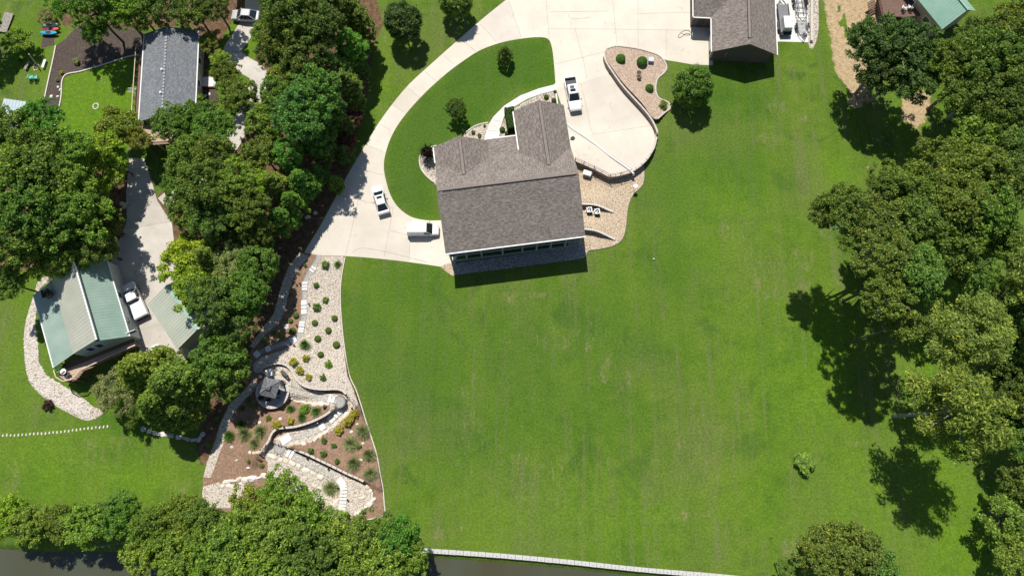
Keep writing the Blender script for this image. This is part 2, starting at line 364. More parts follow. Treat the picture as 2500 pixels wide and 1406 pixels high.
# ------------------------------------------------------------------ terrain
def poly_np(poly): return np.array([(p[0], p[1]) for p in poly])
def inside(poly, X, Y):
    p = poly_np(poly); r = np.zeros(X.shape, bool); j = len(p)-1
    for i in range(len(p)):
        xi, yi = p[i]; xj, yj = p[j]
        c = ((yi > Y) != (yj > Y)) & (X < (xj-xi)*(Y-yi)/((yj-yi) if yj != yi else 1e-9)+xi)
        r ^= c; j = i
    return r
def line_dist(line, X, Y):
    """distance to a polyline and which side (+ = left of travel)"""
    best = np.full(X.shape, 1e9); side = np.zeros(X.shape)
    for a, b in zip(line, line[1:]):
        dx, dy = b[0]-a[0], b[1]-a[1]; L2 = dx*dx+dy*dy+1e-12
        t = np.clip(((X-a[0])*dx+(Y-a[1])*dy)/L2, 0, 1)
        ex, ey = X-(a[0]+t*dx), Y-(a[1]+t*dy); d = np.hypot(ex, ey)
        m = d < best; best = np.where(m, d, best); side = np.where(m, np.sign(dx*ey-dy*ex), side)
    return best, side
SHORE = sorted([tuple(G(*p)[:2]) for p in ((-900, 1345), (-300, 1328), (0, 1326), (130, 1333), (330, 1332), (700, 1338), (1045, 1346), (1214, 1358), (1380, 1373), (1560, 1392), (1758, 1409), (1900, 1424), (2500, 1490), (3100, 1560))])
def shore_y(X): return np.interp(X, [p[0] for p in SHORE], [p[1] for p in SHORE])
def gblob(X, Y, pts):
    """sum of soft patches: (px, py, rx, ry) in plan units"""
    r = np.zeros(X.shape)
    for px, py, rx, ry in pts:
        c = G(px, py); sx = rx*0.062; sy = ry*0.066
        r = np.maximum(r, np.exp(-(((X-c.x)/sx)**2+((Y-c.y)/sy)**2)))
    return r
def soft_poly(X, Y, px_poly, w):
    poly = GP(px_poly); d, _ = line_dist(poly+[poly[0]], X, Y); ins = inside(poly, X, Y)
    return np.clip(0.5+np.where(ins, d, -d)/w, 0, 1)
def ground():
    fine_x = np.arange(-112, 112.01, 0.7); fine_y = np.arange(-30, 96.01, 0.7)
    xs = np.concatenate([[-1500, -600, -250, -150], fine_x, [150, 250, 600, 1500]]); ys = np.concatenate([[-1500, -500, -200, -90, -50], fine_y, [120, 200, 500, 1500]])
    X, Y = np.meshgrid(xs, ys); nx, ny = len(xs), len(ys)
    sy = shore_y(X); zz = np.where(Y < sy, -np.clip((sy-Y)*0.9, 0, 2.2), 0.0)
    vs = np.stack([X, Y, zz], -1).reshape(-1, 3)
    i = np.arange(nx-1)[None, :]+nx*np.arange(ny-1)[:, None]
    f = np.stack([i, i+1, i+1+nx, i+nx], -1).reshape(-1, 4)
    me = bpy.data.meshes.new('ground'); me.vertices.add(len(vs)); me.vertices.foreach_set('co', vs.ravel())
    me.loops.add(f.size); me.loops.foreach_set('vertex_index', f.ravel()); me.polygons.add(len(f))
    me.polygons.foreach_set('loop_start', np.arange(len(f))*4); me.update()
    me.polygons.foreach_set('use_smooth', np.ones(len(f), bool))
    def put(name, a):
        at = me.attributes.new(name, 'FLOAT', 'POINT'); at.data.foreach_set('value', a.ravel().astype(np.float32))
    lush = np.maximum.reduce([0.95*soft_poly(X, Y, [(148, 190), (240, 150), (338, 135), (340, 330), (250, 420), (130, 400), (140, 300)], 1.5), 0.7*soft_poly(X, Y, [(95, 110), (130, 100), (105, 300), (60, 280)], 3),
        0.75*gblob(X, Y, [(2300, 1180, 150, 220), (2100, 1200, 120, 160), (2330, 1330, 110, 110), (2280, 900, 110, 80), (2020, 830, 90, 120), (1990, 980, 80, 120), (2040, 420, 60, 60), (2400, 720, 70, 60), (2420, 590, 30, 90), (120, 1130, 160, 90), (300, 1180, 170, 60)]), 0.5*gblob(X, Y, [(640, 120, 30, 40), (2180, 250, 20, 60), (600, 110, 60, 60), (130, 900, 60, 120), (1900, 900, 140, 300), (930, 200, 40, 120), (60, 850, 60, 160), (1500, 1260, 420, 90), (1900, 1230, 160, 160), (1780, 560, 160, 160), (150, 1130, 240, 110)])])
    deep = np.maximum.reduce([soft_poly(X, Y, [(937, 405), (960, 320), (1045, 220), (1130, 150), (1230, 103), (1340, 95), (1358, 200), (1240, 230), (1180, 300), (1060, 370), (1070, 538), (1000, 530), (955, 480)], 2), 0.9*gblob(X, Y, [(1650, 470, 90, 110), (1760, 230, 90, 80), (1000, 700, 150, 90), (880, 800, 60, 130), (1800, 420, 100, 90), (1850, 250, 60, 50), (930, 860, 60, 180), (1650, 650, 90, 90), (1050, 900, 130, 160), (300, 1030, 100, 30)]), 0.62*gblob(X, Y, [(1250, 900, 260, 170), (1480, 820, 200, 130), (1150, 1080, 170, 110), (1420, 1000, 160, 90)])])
    dry = np.maximum.reduce([0.62*gblob(X, Y, [(1900, 260, 55, 50), (1960, 290, 40, 40), (1880, 340, 70, 30), (1290, 720, 140, 14), (1240, 732, 60, 16), (900, 230, 20, 60), (890, 175, 18, 30), (935, 90, 22, 50), (1975, 640, 30, 45), (1940, 620, 26, 40), (1070, 1305, 36, 22), (1130, 1285, 25, 20), (1940, 1340, 70, 46), (2010, 560, 30, 30), (2060, 690, 25, 25), (1960, 700, 40, 30), (440, 1190, 40, 34), (30, 1170, 30, 70), (10, 790, 12, 60), (1530, 930, 40, 30), (2090, 1080, 30, 20), (250, 190, 14, 28), (1770, 560, 40, 40), (1480, 900, 30, 60), (2060, 120, 22, 60), (2150, 270, 20, 30), (650, 1165, 20, 20), (1690, 1255, 70, 22), (1850, 700, 30, 80), (1400, 1275, 60, 10), (15, 30, 40, 40)]),
        0.46*gblob(X, Y, [(1300, 1150, 330, 130), (1700, 1100, 150, 200), (1400, 830, 260, 60), (1850, 620, 110, 300), (1250, 690, 120, 24), (250, 1100, 220, 90), (980, 330, 60, 30), (920, 270, 60, 90), (1180, 30, 60, 40), (1150, 1000, 60, 220)])])
    dirt = np.maximum.reduce([soft_poly(X, Y, [(2000, -60), (2090, -60), (2150, 10), (2190, 60), (2200, 120), (2110, 160), (2120, 250), (2078, 232), (2040, 175), (2026, 90)], 2.2), 0.9*gblob(X, Y, [(2110, 130, 34, 60), (2230, 270, 40, 60), (2255, 250, 26, 40), (2090, 250, 26, 22), (2150, 150, 30, 60)]), 0.44*gblob(X, Y, [(2120, 420, 30, 30), (2070, 460, 20, 16), (2120, 490, 26, 26), (2160, 330, 80, 50), (2250, 350, 60, 60), (1990, 300, 14, 14), (2045, 690, 16, 16), (2230, 938, 18, 14), (2350, 755, 20, 14), (2070, 610, 16, 20), (1946, 640, 5, 12), (1960, 665, 5, 10), (1935, 670, 4, 8), (82, 112, 4, 12), (60, 218, 5, 5), (245, 185, 4, 10)])])
    dirt = dirt*np.where(gblob(X, Y, [(2060, 60, 8, 40), (2070, 85, 10, 16), (2185, 250, 10, 44), (2045, 20, 6, 14)]) > 0.35, 0.2, 1.0)
    litter = np.maximum.reduce([soft_poly(X, Y, [(905, -60), (935, 60), (912, 110), (905, 180), (892, 250), (870, 330), (845, 430), (812, 490), (776, 556), (748, 606), (728, 618), (704, 650), (690, 692), (678, 760), (640, 820), (615, 850), (600, 930), (545, 1010), (515, 1090), (496, 1160), (478, 1080), (520, 960), (590, 860), (560, 770), (500, 700), (420, 640), (380, 480), (510, 380), (600, 250), (640, 60), (600, -60)], 1.0),
        soft_poly(X, Y, [(-200, 320), (60, 300), (160, 330), (320, 400), (310, 500), (290, 640), (190, 680), (90, 660), (-200, 640)], 3), soft_poly(X, Y, [(120, -60), (640, -60), (560, 60), (510, 150), (480, 280), (470, 60), (355, 70), (250, 80), (150, 60)], 2), 0.0*soft_poly(X, Y, [(2330, 330), (2600, 300), (2700, 1500), (2450, 1500), (2420, 1180), (2440, 900), (2430, 620)], 4), 0.42*gblob(X, Y, [(2160, 1050, 24, 30), (2060, 700, 30, 40), (2200, 330, 60, 40)])])
    for k, v in dict(lush=lush, deep=deep, dry=dry, dirt=dirt, litter=litter).items(): put(k, v)
    me.materials.append(MAT['grass'])
    tag(link('ground', me), kind='structure')
ground()
w = MB(); w.add([(-1500, -1500, -0.75), (1500, -1500, -0.75), (1500, 30, -0.75), (-1500, 30, -0.75)], [(0, 1, 2, 3)])
tag(w.build('water', MAT['water']), kind='structure')

# ------------------------------------------------------------------ raised banks behind retaining walls
HW = 1.35
def wall_line(pts, z=HW, n=5): return smooth_line(GP(pts, z), n)
WALLS = {}
WALLS['arc'] = wall_line(A2([(728, 300), (760, 245), (820, 195), (890, 172), (960, 170), (1030, 195), (1080, 245), (1110, 300), (1150, 365), (1200, 415), (1270, 445), (1360, 462), (1480, 468), (1580, 463), (1650, 472), (1700, 510), (1735, 560)]))
WALLS['mid'] = wall_line(list(reversed(A2([(1568, 688), (1490, 748), (1390, 805), (1250, 862), (1100, 900), (960, 912), (890, 935), (848, 990), (828, 1050), (785, 1110), (738, 1188)]))))
WALLS['low'] = wall_line(A3([(1045, 432), (1240, 498), (1400, 575), (1560, 650), (1740, 740), (1870, 795), (1960, 850)]), 0.9)
PATIO_C = G(*A2([(870, 500)])[0], 0.95); PATIO_R = 2.35; PATIO_Z = 0.95
def sstep(t): t = np.clip(t, 0, 1); return t*t*(3-2*t)
def bank(X, Y):
    X = np.asarray(X, float); Y = np.asarray(Y, float); h = np.zeros(X.shape)
    for k, hw, fall in (('arc', HW, 6.0), ('mid', HW, 3.6), ('low', 0.9, 5.0)):
        d, s = line_dist(WALLS[k], X, Y)
        h = np.maximum(h, np.where(s > 0, (hw-0.06)*(1-sstep((d-0.3)/fall)), 0))
    r = np.hypot(X-PATIO_C.x, Y-PATIO_C.y); ang = np.arctan2(Y-PATIO_C.y, X-PATIO_C.x)
    up = sstep((ang+0.35)/0.25)*sstep((2.9-ang)/0.3)
    h = np.maximum(h, (PATIO_Z-0.05)*(1-sstep((r-PATIO_R)/5.5))*up)
    return h
PAD_Y0, PAD_Y1 = G(1400, 300).y, G(1470, 400).y
def pad_h(X, Y): return 1.15*sstep((PAD_Y0-np.asarray(Y, float))/(PAD_Y0-PAD_Y1))
BEDW = smooth_line(GP(P1([(1740, 205), (1752, 250), (1790, 310), (1900, 465), (2060, 640), (2140, 740), (2185, 830), (2195, 880)]), 0.8), 5)
def bed_h(X, Y):
    X = np.asarray(X, float); Y = np.asarray(Y, float)
    d, s = line_dist(BEDW, X, Y); return np.where(s > 0, 0.76*(1-sstep((d-0.4)/4.0)), 0)
GW1 = GP(P2([(1640, 380), (1740, 384), (1830, 402), (1950, 440)]), 1.0); GW2 = GP(P2([(1660, 618), (1760, 630), (1870, 666), (1968, 704)]), 1.0)
def side_h(X, Y):
    X = np.asarray(X, float); Y = np.asarray(Y, float); h = np.zeros(X.shape)
    for L in (GW1, GW2):
        d, s = line_dist(L, X, Y); ext = np.clip((L[-1][0]-X)/4.5+0.08, 0, 1)
        h = np.maximum(h, np.where(s > 0, 0.92*(1-sstep((d-0.4)/3.0)), 0)*sstep(ext*1.3))
    return h
BREAKS = {bank: [WALLS['arc'], WALLS['mid'], WALLS['low']], bed_h: [BEDW], side_h: [GW1, GW2]}
# ------------------------------------------------------------------ sheets laid on the ground
def ccw(poly):
    n = len(poly); ar = sum(poly[i][0]*poly[(i+1) % n][1]-poly[(i+1) % n][0]*poly[i][1] for i in range(n))
    return list(poly) if ar > 0 else list(reversed(poly))
def sheet(name, px, off, mat, h=None, step=None, kind='structure', parent=None, smooth=0, z=0.0, world=None):
    poly = world if world else GP(px, z)
    if smooth: poly = smooth_line(poly, smooth, True)
    if step: poly = resample(poly+[poly[0]], step)[:-1]
    poly = ccw(poly)
    pts = [Vector((p[0], p[1])) for p in poly]; n = len(pts)
    if step:
        A = poly_np(poly); x0, y0 = A.min(0); x1, y1 = A.max(0)
        gx, gy = np.meshgrid(np.arange(x0, x1, step), np.arange(y0, y1, step)); gx = gx.ravel(); gy = gy.ravel()
        d, _ = line_dist(list(poly)+[poly[0]], gx, gy); k = inside(poly, gx, gy) & (d > step*0.5)
        for ln in BREAKS.get(h, []):                    # crisp break along each retaining wall
            d2, _ = line_dist(ln, gx, gy); k &= d2 > 0.16
        pts += [Vector((a, b)) for a, b in zip(gx[k], gy[k])]
        brk = []
        for ln in BREAKS.get(h, []):
            rl_ = resample([Vector((q[0], q[1], 0)) for q in ln], 0.14)
            for i, q in enumerate(rl_):
                e = rl_[min(i+1, len(rl_)-1)]-rl_[max(i-1, 0)]; nr = Vector((-e.y, e.x, 0)).normalized()
                for sgn in (-1, 1):
                    u = q+nr*0.07*sgn; a1 = np.array([u.x]); a2 = np.array([u.y])
                    brk.append((u.x, u.y))
        if brk:
            bx_, by_ = np.array(brk).T; kk = inside(poly, bx_, by_) & (line_dist(list(poly)+[poly[0]], bx_, by_)[0] > 0.08)
            pts += [Vector((a, b)) for a, b in zip(bx_[kk], by_[kk])]
    vs, es, fs, ov, oe, of = delaunay_2d_cdt(pts, [], [list(range(n))], 1, 1e-5)
    fs = [f for f, o in zip(fs, of) if o]
    X = np.array([v.x for v in vs]); Y = np.array([v.y for v in vs])
    zz = (h(X, Y) if h is not None else np.zeros(len(X)))+off
    m = MB(); m.add([(a, b, c) for a, b, c in zip(X, Y, zz)], fs, smooth=bool(h))
    o = m.build(name, mat, parent)
    if parent is None: tag(o, kind=kind)
    return o
def ribbon(name, line, width, off, mat, h=None, parent=None, shift=0.0):
    """a strip of constant width along a line of points"""
    m = MB(); L = []; R = []; line = [Vector(p) for p in line]
    for i, p in enumerate(line):
        d = line[min(i+1, len(line)-1)]-line[max(i-1, 0)]; nrm = Vector((-d.y, d.x, 0)).normalized()
        for A, s in ((L, 1), (R, -1)):
            q = p+nrm*(shift+s*width/2); A.append((q.x, q.y))
    vs = []
    for a, b in zip(L, R):
        for q in (a, b): vs.append((q[0], q[1], off+(float(h(q[0], q[1])) if h else 0)))
    m.add(vs, [(2*i, 2*i+1, 2*i+3, 2*i+2) for i in range(len(L)-1)])
    return m.build(name, mat, parent)
def split_slabs(root, px, joints, off, mat, h=None, world=None, step=None, smooth=0):
    """one slab object per panel between the expansion joints"""
    poly = world if world else GP(px)
    if smooth: poly = smooth_line(poly, smooth, True)
    if step: poly = resample(poly+[poly[0]], step)[:-1]
    poly = ccw(poly)
    pts = [Vector((p[0], p[1])) for p in poly]; n = len(pts); ed = []
    for a, b in joints:
        a, b = G(*a), G(*b); k = max(1, int((b-a).length/(step or 999))); ids = []
        for q in range(k+1):
            c = a.lerp(b, q/k); ids.append(len(pts)); pts.append(Vector((c.x, c.y)))
        ed += list(zip(ids, ids[1:]))
    if step:
        A = poly_np(poly); x0, y0 = A.min(0); x1, y1 = A.max(0)
        gx, gy = np.meshgrid(np.arange(x0, x1, step), np.arange(y0, y1, step)); gx = gx.ravel(); gy = gy.ravel()
        d, _ = line_dist(list(poly)+[poly[0]], gx, gy); k = inside(poly, gx, gy) & (d > step*0.5)
        pts += [Vector((a, b)) for a, b in zip(gx[k], gy[k])]
    vs, es, fs, ov, oe, of = delaunay_2d_cdt(pts, ed, [list(range(n))], 1, 1e-5)
    keep = [i for i, o in enumerate(of) if o]
    cut = set(tuple(sorted(e)) for e, o in zip(es, oe) if o)
    em = {}
    for i in keep:
        f = fs[i]
        for k in range(3):
            e = tuple(sorted((f[k], f[(k+1) % 3])))
            if e not in cut: em.setdefault(e, []).append(i)
    par = {i: i for i in keep}
    def find(i):
        while par[i] != i: par[i] = par[par[i]]; i = par[i]
        return i
    for l in em.values():
        if len(l) == 2: par[find(l[0])] = find(l[1])
    groups = {}
    for i in keep: groups.setdefault(find(i), []).append(i)
    rnd = random.Random(4)
    for g in groups.values():
        ids = sorted({v for i in g for v in fs[i]}); mp = {v: k for k, v in enumerate(ids)}
        m = MB(); m.add([(vs[v].x, vs[v].y, off+(float(h(vs[v].x, vs[v].y)) if h else 0)) for v in ids], [[mp[v] for v in fs[i]] for i in g], smooth=bool(h))
        o = m.build('slab', mat, root); k = rnd.uniform(0.90, 1.04); o.color = (k, k*rnd.uniform(0.985, 1.0), k*rnd.uniform(0.96, 1.0), 1)
    poly2 = poly
    for a, b in joints:
        a, b = G(*a), G(*b); run = []
        N = max(2, int((b-a).length/0.5))
        for q in range(N+1):
            c = a.lerp(b, q/N)
            if inside(poly2, np.array([c.x]), np.array([c.y]))[0]: run.append(c)
        if len(run) > 1: ribbon('expansion_joint', run, 0.045, off+0.006, MAT['joint'], h, root)
def pad_fix(pts):
    """ground points on the rising pad"""
    out = []
    for px, py in pts:
        z = 0.0
        for _ in range(6): z = float(pad_h(0, G(px, py, z).y))
        out.append(G(px, py, z))
    return out
def curve(pts, n=4): return [(p.x, p.y) for p in smooth_line(pts, n)]
drive = link('driveway', None); tag(drive, kind='structure')
split_slabs(drive, curve([(1290, -40), (1236, 0), (1180, 45), (1120, 97), (1060, 150), (1000, 205), (960, 252), (925, 300), (898, 345), (875, 382), (850, 425), (815, 490), (780, 555), (752, 600), (743, 617)])+[(760, 624), (843, 625), (900, 629), (960, 635), (1030, 644), (1107, 656), (1120, 610), (1110, 545), (1077, 538)]+curve([(1060, 538.5), (1040, 538), (1005, 530), (975, 509), (955, 480), (942, 440), (937, 405), (942, 372), (955, 335), (975, 300), (1005, 262), (1045, 220), (1090, 180), (1130, 150), (1175, 122), (1230, 103), (1290, 93), (1325, 92), (1340, 98), (1347, 115), (1352, 150), (1357, 216)], 5)+[(1412, 204)]+curve([(1489, 180), (1478, 160), (1476, 142), (1485, 127), (1505, 116), (1540, 115), (1580, 125), (1620, 145), (1650, 151), (1690, 158)])+[(1740, 160), (1745, 60), (1760, -60), (1500, -80)],
    [((1120, 92), (1162, 127)), ((1078, 132), (1114, 163)), ((1033, 171), (1071, 204)), ((993, 211), (1031, 244)), ((953, 252), (997, 284)), ((913, 296), (970, 327)), ((884, 350), (950, 376)), ((855, 405), (942, 430)), ((822, 476), (960, 508)), ((875, 489), (842, 630)), ((960, 508), (936, 634)), ((1005, 530), (998, 645)), ((1328, -60), (1341, 98)), ((1340, 71), (1503, 72)), ((1503, 72), (1745, 75)), ((1490, -60), (1507, 118)), ((1557, -60), (1558, 118)), ((1626, 72), (1626, 148)), ((1240, -4), (1274, 97)), ((1168, 55), (1217, 108)), ((1404, 71), (1423, 144)), ((1350, 159), (1480, 126)), ((1423, 140), (1434, 200)), ((1557, 34), (1745, 30)), ((1341, 30), (1490, 28))], 0.006, MAT['concrete'])
for line in ([(860, 616), (872, 609), (883, 606), (905, 608), (938, 614), (980, 624), (1016, 633), (1043, 641)], [(1388, 34), (1392, 44), (1403, 47), (1442, 43)], [(952, 563), (975, 569), (1000, 575)]):
    ribbon('crack', smooth_line(GP(line), 4), 0.05, 0.014, MAT['joint'], None, drive)
PADW = pad_fix([(1357, 216), (1412, 204), (1489, 180), (1500, 197), (1522, 225), (1560, 265), (1585, 296), (1598, 325), (1600, 345), (1592, 370), (1578, 392), (1558, 408), (1540, 420), (1489, 432), (1450, 412), (1400, 390), (1385, 330), (1372, 262)])
pad = link('parking_pad', None); tag(pad, kind='structure')
split_slabs(pad, None, [((1418, 203), (1446, 330)), ((1390, 318), (1548, 426)), ((1446, 330), (1596, 306))], 0.010, MAT['concrete'], pad_h, PADW, 0.9)
side = link('trailer_pad', None); tag(side, kind='structure')
split_slabs(side, [(1880, -60), (1974, -60), (1974, 104), (1895, 102), (1880, 100)], [((1880, 52), (1980, 53))], 0.006, MAT['concrete_white'])
walk = link('front_walk', None); tag(walk, kind='structure')
split_slabs(walk, P1([(1332, 441), (1180, 480), (1020, 540), (880, 630), (790, 720), (740, 800), (710, 920), (835, 920), (850, 820), (880, 720), (960, 640), (1080, 570), (1200, 525), (1332, 495)]), [tuple(P1(j)) for j in ([(1250, 450), (1262, 515)], [(1090, 505), (1140, 560)], [(960, 565), (1030, 615)], [(850, 645), (920, 690)], [(765, 745), (880, 770)], [(715, 840), (860, 850)])], 0.012, MAT['concrete_white'])
ribbon('kerb_edge', [G(1355, 205), G(1362, 262)], 0.22, 0.03, MAT['concrete_white'], None, walk)
# neighbours' drive and lane between the trees
lane = link('lane', None); tag(lane, kind='structure')
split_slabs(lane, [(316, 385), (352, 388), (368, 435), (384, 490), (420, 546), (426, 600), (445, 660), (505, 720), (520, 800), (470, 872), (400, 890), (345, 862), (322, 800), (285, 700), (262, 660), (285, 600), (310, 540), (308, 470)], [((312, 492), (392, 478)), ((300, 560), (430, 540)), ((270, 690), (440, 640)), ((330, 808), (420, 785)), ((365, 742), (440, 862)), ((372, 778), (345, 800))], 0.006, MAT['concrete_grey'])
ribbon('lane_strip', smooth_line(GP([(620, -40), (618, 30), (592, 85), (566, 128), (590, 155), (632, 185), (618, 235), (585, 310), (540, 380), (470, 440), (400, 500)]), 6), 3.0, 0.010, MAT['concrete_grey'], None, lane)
# beds
sheet('side_gravel', P2([(1590, -30), (1640, 40), (1900, 140), (2110, 90), (2225, 0), (2240, 80), (2225, 200), (2130, 300), (2085, 420), (2065, 600), (2030, 720), (1960, 775), (1860, 805), (1760, 822), (1710, 825), (1685, 868), (1640, 905), (1560, 880), (1500, 700), (1540, 300)]), 0.012, MAT['gravel_tan'], side_h, 0.45, smooth=3)
sheet('porch_gravel', P2([(430, 1060), (1000, 990), (1640, 905), (1690, 860), (1640, 780), (420, 950)]), 0.020, MAT['gravel_grey'])
sheet('corner_gravel', P2([(300, 975), (330, 1010), (380, 1050), (430, 1065), (470, 980), (420, 940)]), 0.016, MAT['gravel_tan'], smooth=3)
BEDP = P1([(1738, 195), (1765, 150), (1850, 122), (2000, 135), (2120, 165), (2220, 205), (2275, 290), (2255, 345), (2195, 400), (2180, 500), (2210, 570), (2285, 595), (2305, 650), (2260, 690), (2185, 765), (2130, 730), (2055, 625), (1900, 460), (1790, 310), (1750, 250)])
sheet('planting_bed', BEDP, 0.02, MAT['mulch_red'], bed_h, 0.4, smooth=3)
sheet('front_bed', P1([(845, 905), (850, 820), (890, 730), (965, 650), (1080, 580), (1200, 530), (1330, 500), (1335, 600), (1250, 640), (1000, 700), (990, 905)]), 0.016, MAT['gravel_pale'])
sheet('front_bed', P1([(545, 865), (640, 800), (745, 775), (735, 830), (712, 905), (690, 930), (540, 900)]), 0.016, MAT['gravel_pale'], smooth=3)
sheet('corner_bed', P1([(300, 970), (250, 985), (190, 1010), (155, 1075), (165, 1160), (205, 1220), (260, 1270), (320, 1300), (330, 1000)]), 0.016, MAT['gravel_pale'], smooth=3)
sheet('trailer_gravel', [(1972, -60), (1998, -60), (1999, 70), (1994, 100), (1984, 120), (1976, 118), (1973, 104)], 0.010, MAT['gravel_pale'])
sheet('side_bed', P4([(480, 395), (570, 330), (640, 250), (900, 200), (1240, 280), (1225, 470), (1100, 490), (900, 555), (700, 615), (548, 660), (525, 850), (470, 1090), (365, 1060), (380, 880), (420, 680), (460, 500)]), 0.010, MAT['mulch_dark'])
sheet('side_bed', P4([(370, 300), (470, 300), (465, 390), (350, 415)]), 0.010, MAT['mulch_dark'])
sheet('entry_bed', P4([(1690, 760), (1830, 740), (1900, 860), (1760, 960), (1690, 1000)]), 0.010, MAT['mulch_dark'])
RIM = 'flagstone'
sheet('rock_border', P5([(300, 390), (330, 300), (400, 265), (440, 300), (345, 360), (340, 460), (300, 640), (320, 820), (335, 1000), (400, 1110), (520, 1190), (640, 1260), (720, 1310), (800, 1380), (900, 1420), (760, 1500), (600, 1440), (460, 1360), (330, 1260), (250, 1160), (215, 1010), (205, 830), (215, 680), (245, 560), (280, 450)]), 0.010, MAT['gravel_pale'], smooth=3)
# garden
GARDEN = [(732, 615), (784, 624), (843, 626), (834, 670), (830, 720), (834, 792), (843, 867), (853, 918), (868, 950), (881, 989), (892, 1025), (907, 1070), (920, 1112), (926, 1149), (934, 1190), (937, 1225), (937, 1256), (875, 1273), (830, 1276), (640, 1262), (493, 1238), (496, 1160), (518, 1090), (543, 1020), (563, 985), (600, 950), (618, 905), (614, 860), (640, 818), (664, 790), (676, 762), (685, 719), (693, 692), (706, 649)]
sheet('garden_mulch', GARDEN, 0.012, MAT['mulch'], bank, 0.42)
ROCKS = [('rock_bed', [(784, 626), (840, 627), (832, 670), (828, 720), (832, 792), (841, 867), (851, 918), (866, 950), (879, 988), (862, 1004), (846, 972), (832, 957), (800, 952), (760, 948), (732, 934), (716, 908), (700, 895), (680, 890), (655, 899), (640, 914), (626, 908), (626, 888), (650, 872), (690, 860), (715, 847), (737, 820), (743, 790), (744, 720), (747, 690), (762, 660), (776, 642)]),
    ('rock_swale', [(730, 618), (757, 625), (735, 648), (715, 680), (703, 720), (695, 760), (680, 790), (650, 817), (622, 852), (612, 846), (640, 802), (668, 767), (680, 722), (690, 687), (706, 650)]),
    ('rock_swale', [(602, 953), (625, 930), (640, 945), (600, 975), (575, 1000), (560, 1030), (550, 1070), (535, 1110), (515, 1165), (497, 1165), (505, 1130), (525, 1080), (540, 1030), (560, 987)]),
    ('patio_surround', [(642, 914), (655, 901), (680, 892), (702, 898), (718, 916), (737, 940), (765, 952), (800, 960), (830, 966), (850, 975), (862, 1000), (845, 1020), (815, 1048), (770, 1075), (720, 1086), (700, 1098), (690, 1118), (660, 1118), (642, 1104), (655, 1082), (690, 1062), (730, 1050), (780, 1030), (812, 1000), (812, 990), (770, 989), (720, 980), (700, 970), (705, 950), (690, 925), (660, 915)]),
    ('rock_terrace', [(642, 1106), (665, 1102), (700, 1098), (720, 1108), (780, 1130), (840, 1158), (893, 1184), (905, 1205), (915, 1224), (880, 1250), (830, 1273), (815, 1262), (790, 1235), (740, 1210), (650, 1200), (652, 1165), (655, 1130)]),
    ('rock_terrace', [(496, 1188), (530, 1178), (560, 1182), (600, 1178), (590, 1225), (560, 1240), (493, 1238)])]
ROCKW = []
for nm, px in ROCKS:
    sheet(nm, px, 0.030, MAT['gravel_pale'], bank, 0.42); ROCKW.append(GP(px))
def scatter_stones(name, polys, n, s0, s1, mat, h, seed):
    rs = np.random.RandomState(seed); V = []; F = []
    base = np.array([(1, 0, 0), (0.3, 0.95, 0.1), (-0.8, 0.6, 0), (-0.9, -0.5, 0.05), (0.2, -1, 0), (0.1, 0.05, 0.75)]); fc = [(0, 1, 5), (1, 2, 5), (2, 3, 5), (3, 4, 5), (4, 0, 5)]
    areas = []
    for p in polys:
        A = poly_np(p); areas.append(np.prod(A.max(0)-A.min(0)))
    for p, ar in zip(polys, areas):
        A = poly_np(p); k = int(n*ar/sum(areas)*2.2); X = rs.uniform(A[:, 0].min(), A[:, 0].max(), k); Y = rs.uniform(A[:, 1].min(), A[:, 1].max(), k)
        m = inside(p, X, Y); X, Y = X[m], Y[m]; Zz = h(X, Y) if h else np.zeros(len(X))
        for x, y, z in zip(X, Y, Zz):
            a = rs.uniform(0, 6.28); s = rs.uniform(s0, s1); sx, sy = s*rs.uniform(0.8, 1.3), s*rs.uniform(0.6, 1.0)
            b = base*rs.uniform(0.8, 1.2, (6, 1)); bx = b[:, 0]*sx; by = b[:, 1]*sy; tx, ty = rs.uniform(-0.3, 0.3, 2)
            q = len(V); V += list(zip(x+bx*math.cos(a)-by*math.sin(a), y+bx*math.sin(a)+by*math.cos(a), z+0.02+b[:, 2]*s*0.8+tx*bx*(b[:, 2] > 0.5)+0.02))
            F += [(q+i, q+j, q+l) for i, j, l in fc]
    me = bpy.data.meshes.new(name); me.from_pydata(V, [], F); me.materials.append(mat)
    return tag(link(name, me), kind='stuff')
tag(scatter_stones('river_stones', ROCKW, 24000, 0.04, 0.105, MAT['stone_river'], bank, 3), 'pale tan river stones covering the terraced garden beds', 'stones')
tag(scatter_stones('border_stones', [GP(P5([(300, 640), (320, 820), (335, 1000), (400, 1110), (520, 1190), (640, 1260), (720, 1310), (800, 1380), (760, 1480), (600, 1430), (460, 1350), (330, 1250), (255, 1150), (220, 1010), (210, 830), (220, 680), (250, 560), (290, 450), (320, 460)]))], 5200, 0.08, 0.2, MAT['stone_white'], None, 5), 'broken white rock filling the curved border round the clerestory house', 'stones')
# ------------------------------------------------------------------ buildings
class Frame:
    """local axes of a building: u along the front, v to the back, anchored on the ground"""
    def __init__(s, o, ang): s.o = Vector((o[0], o[1], 0)); s.a = ang; s.u = Vector((math.cos(ang), math.sin(ang), 0)); s.v = Vector((-math.sin(ang), math.cos(ang), 0))
    def loc(s, p): d = Vector((p[0], p[1], 0))-s.o; return (d.dot(s.u), d.dot(s.v))
def roof_plane(parent, quads, mat, t=0.14, name='roof'):
    m = MB()
    for q in quads: m.slab(q, t)
    return m.build(name, MAT[mat], parent)
def ridge_cap(roof, a, b, mat, w=0.32, name='ridge_cap'):
    m = MB(); a, b = Vector(a), Vector(b); m.beam(a+Vector((0, 0, 0.02)), b+Vector((0, 0, 0.02)), w, 0.05); return m.build(name, MAT[mat], roof)
def gutter(parent, a, b, mat='white_paint', w=0.16, name='gutter'):
    return MB().beam(a, b, w, 0.16).build(name, MAT[mat], parent)
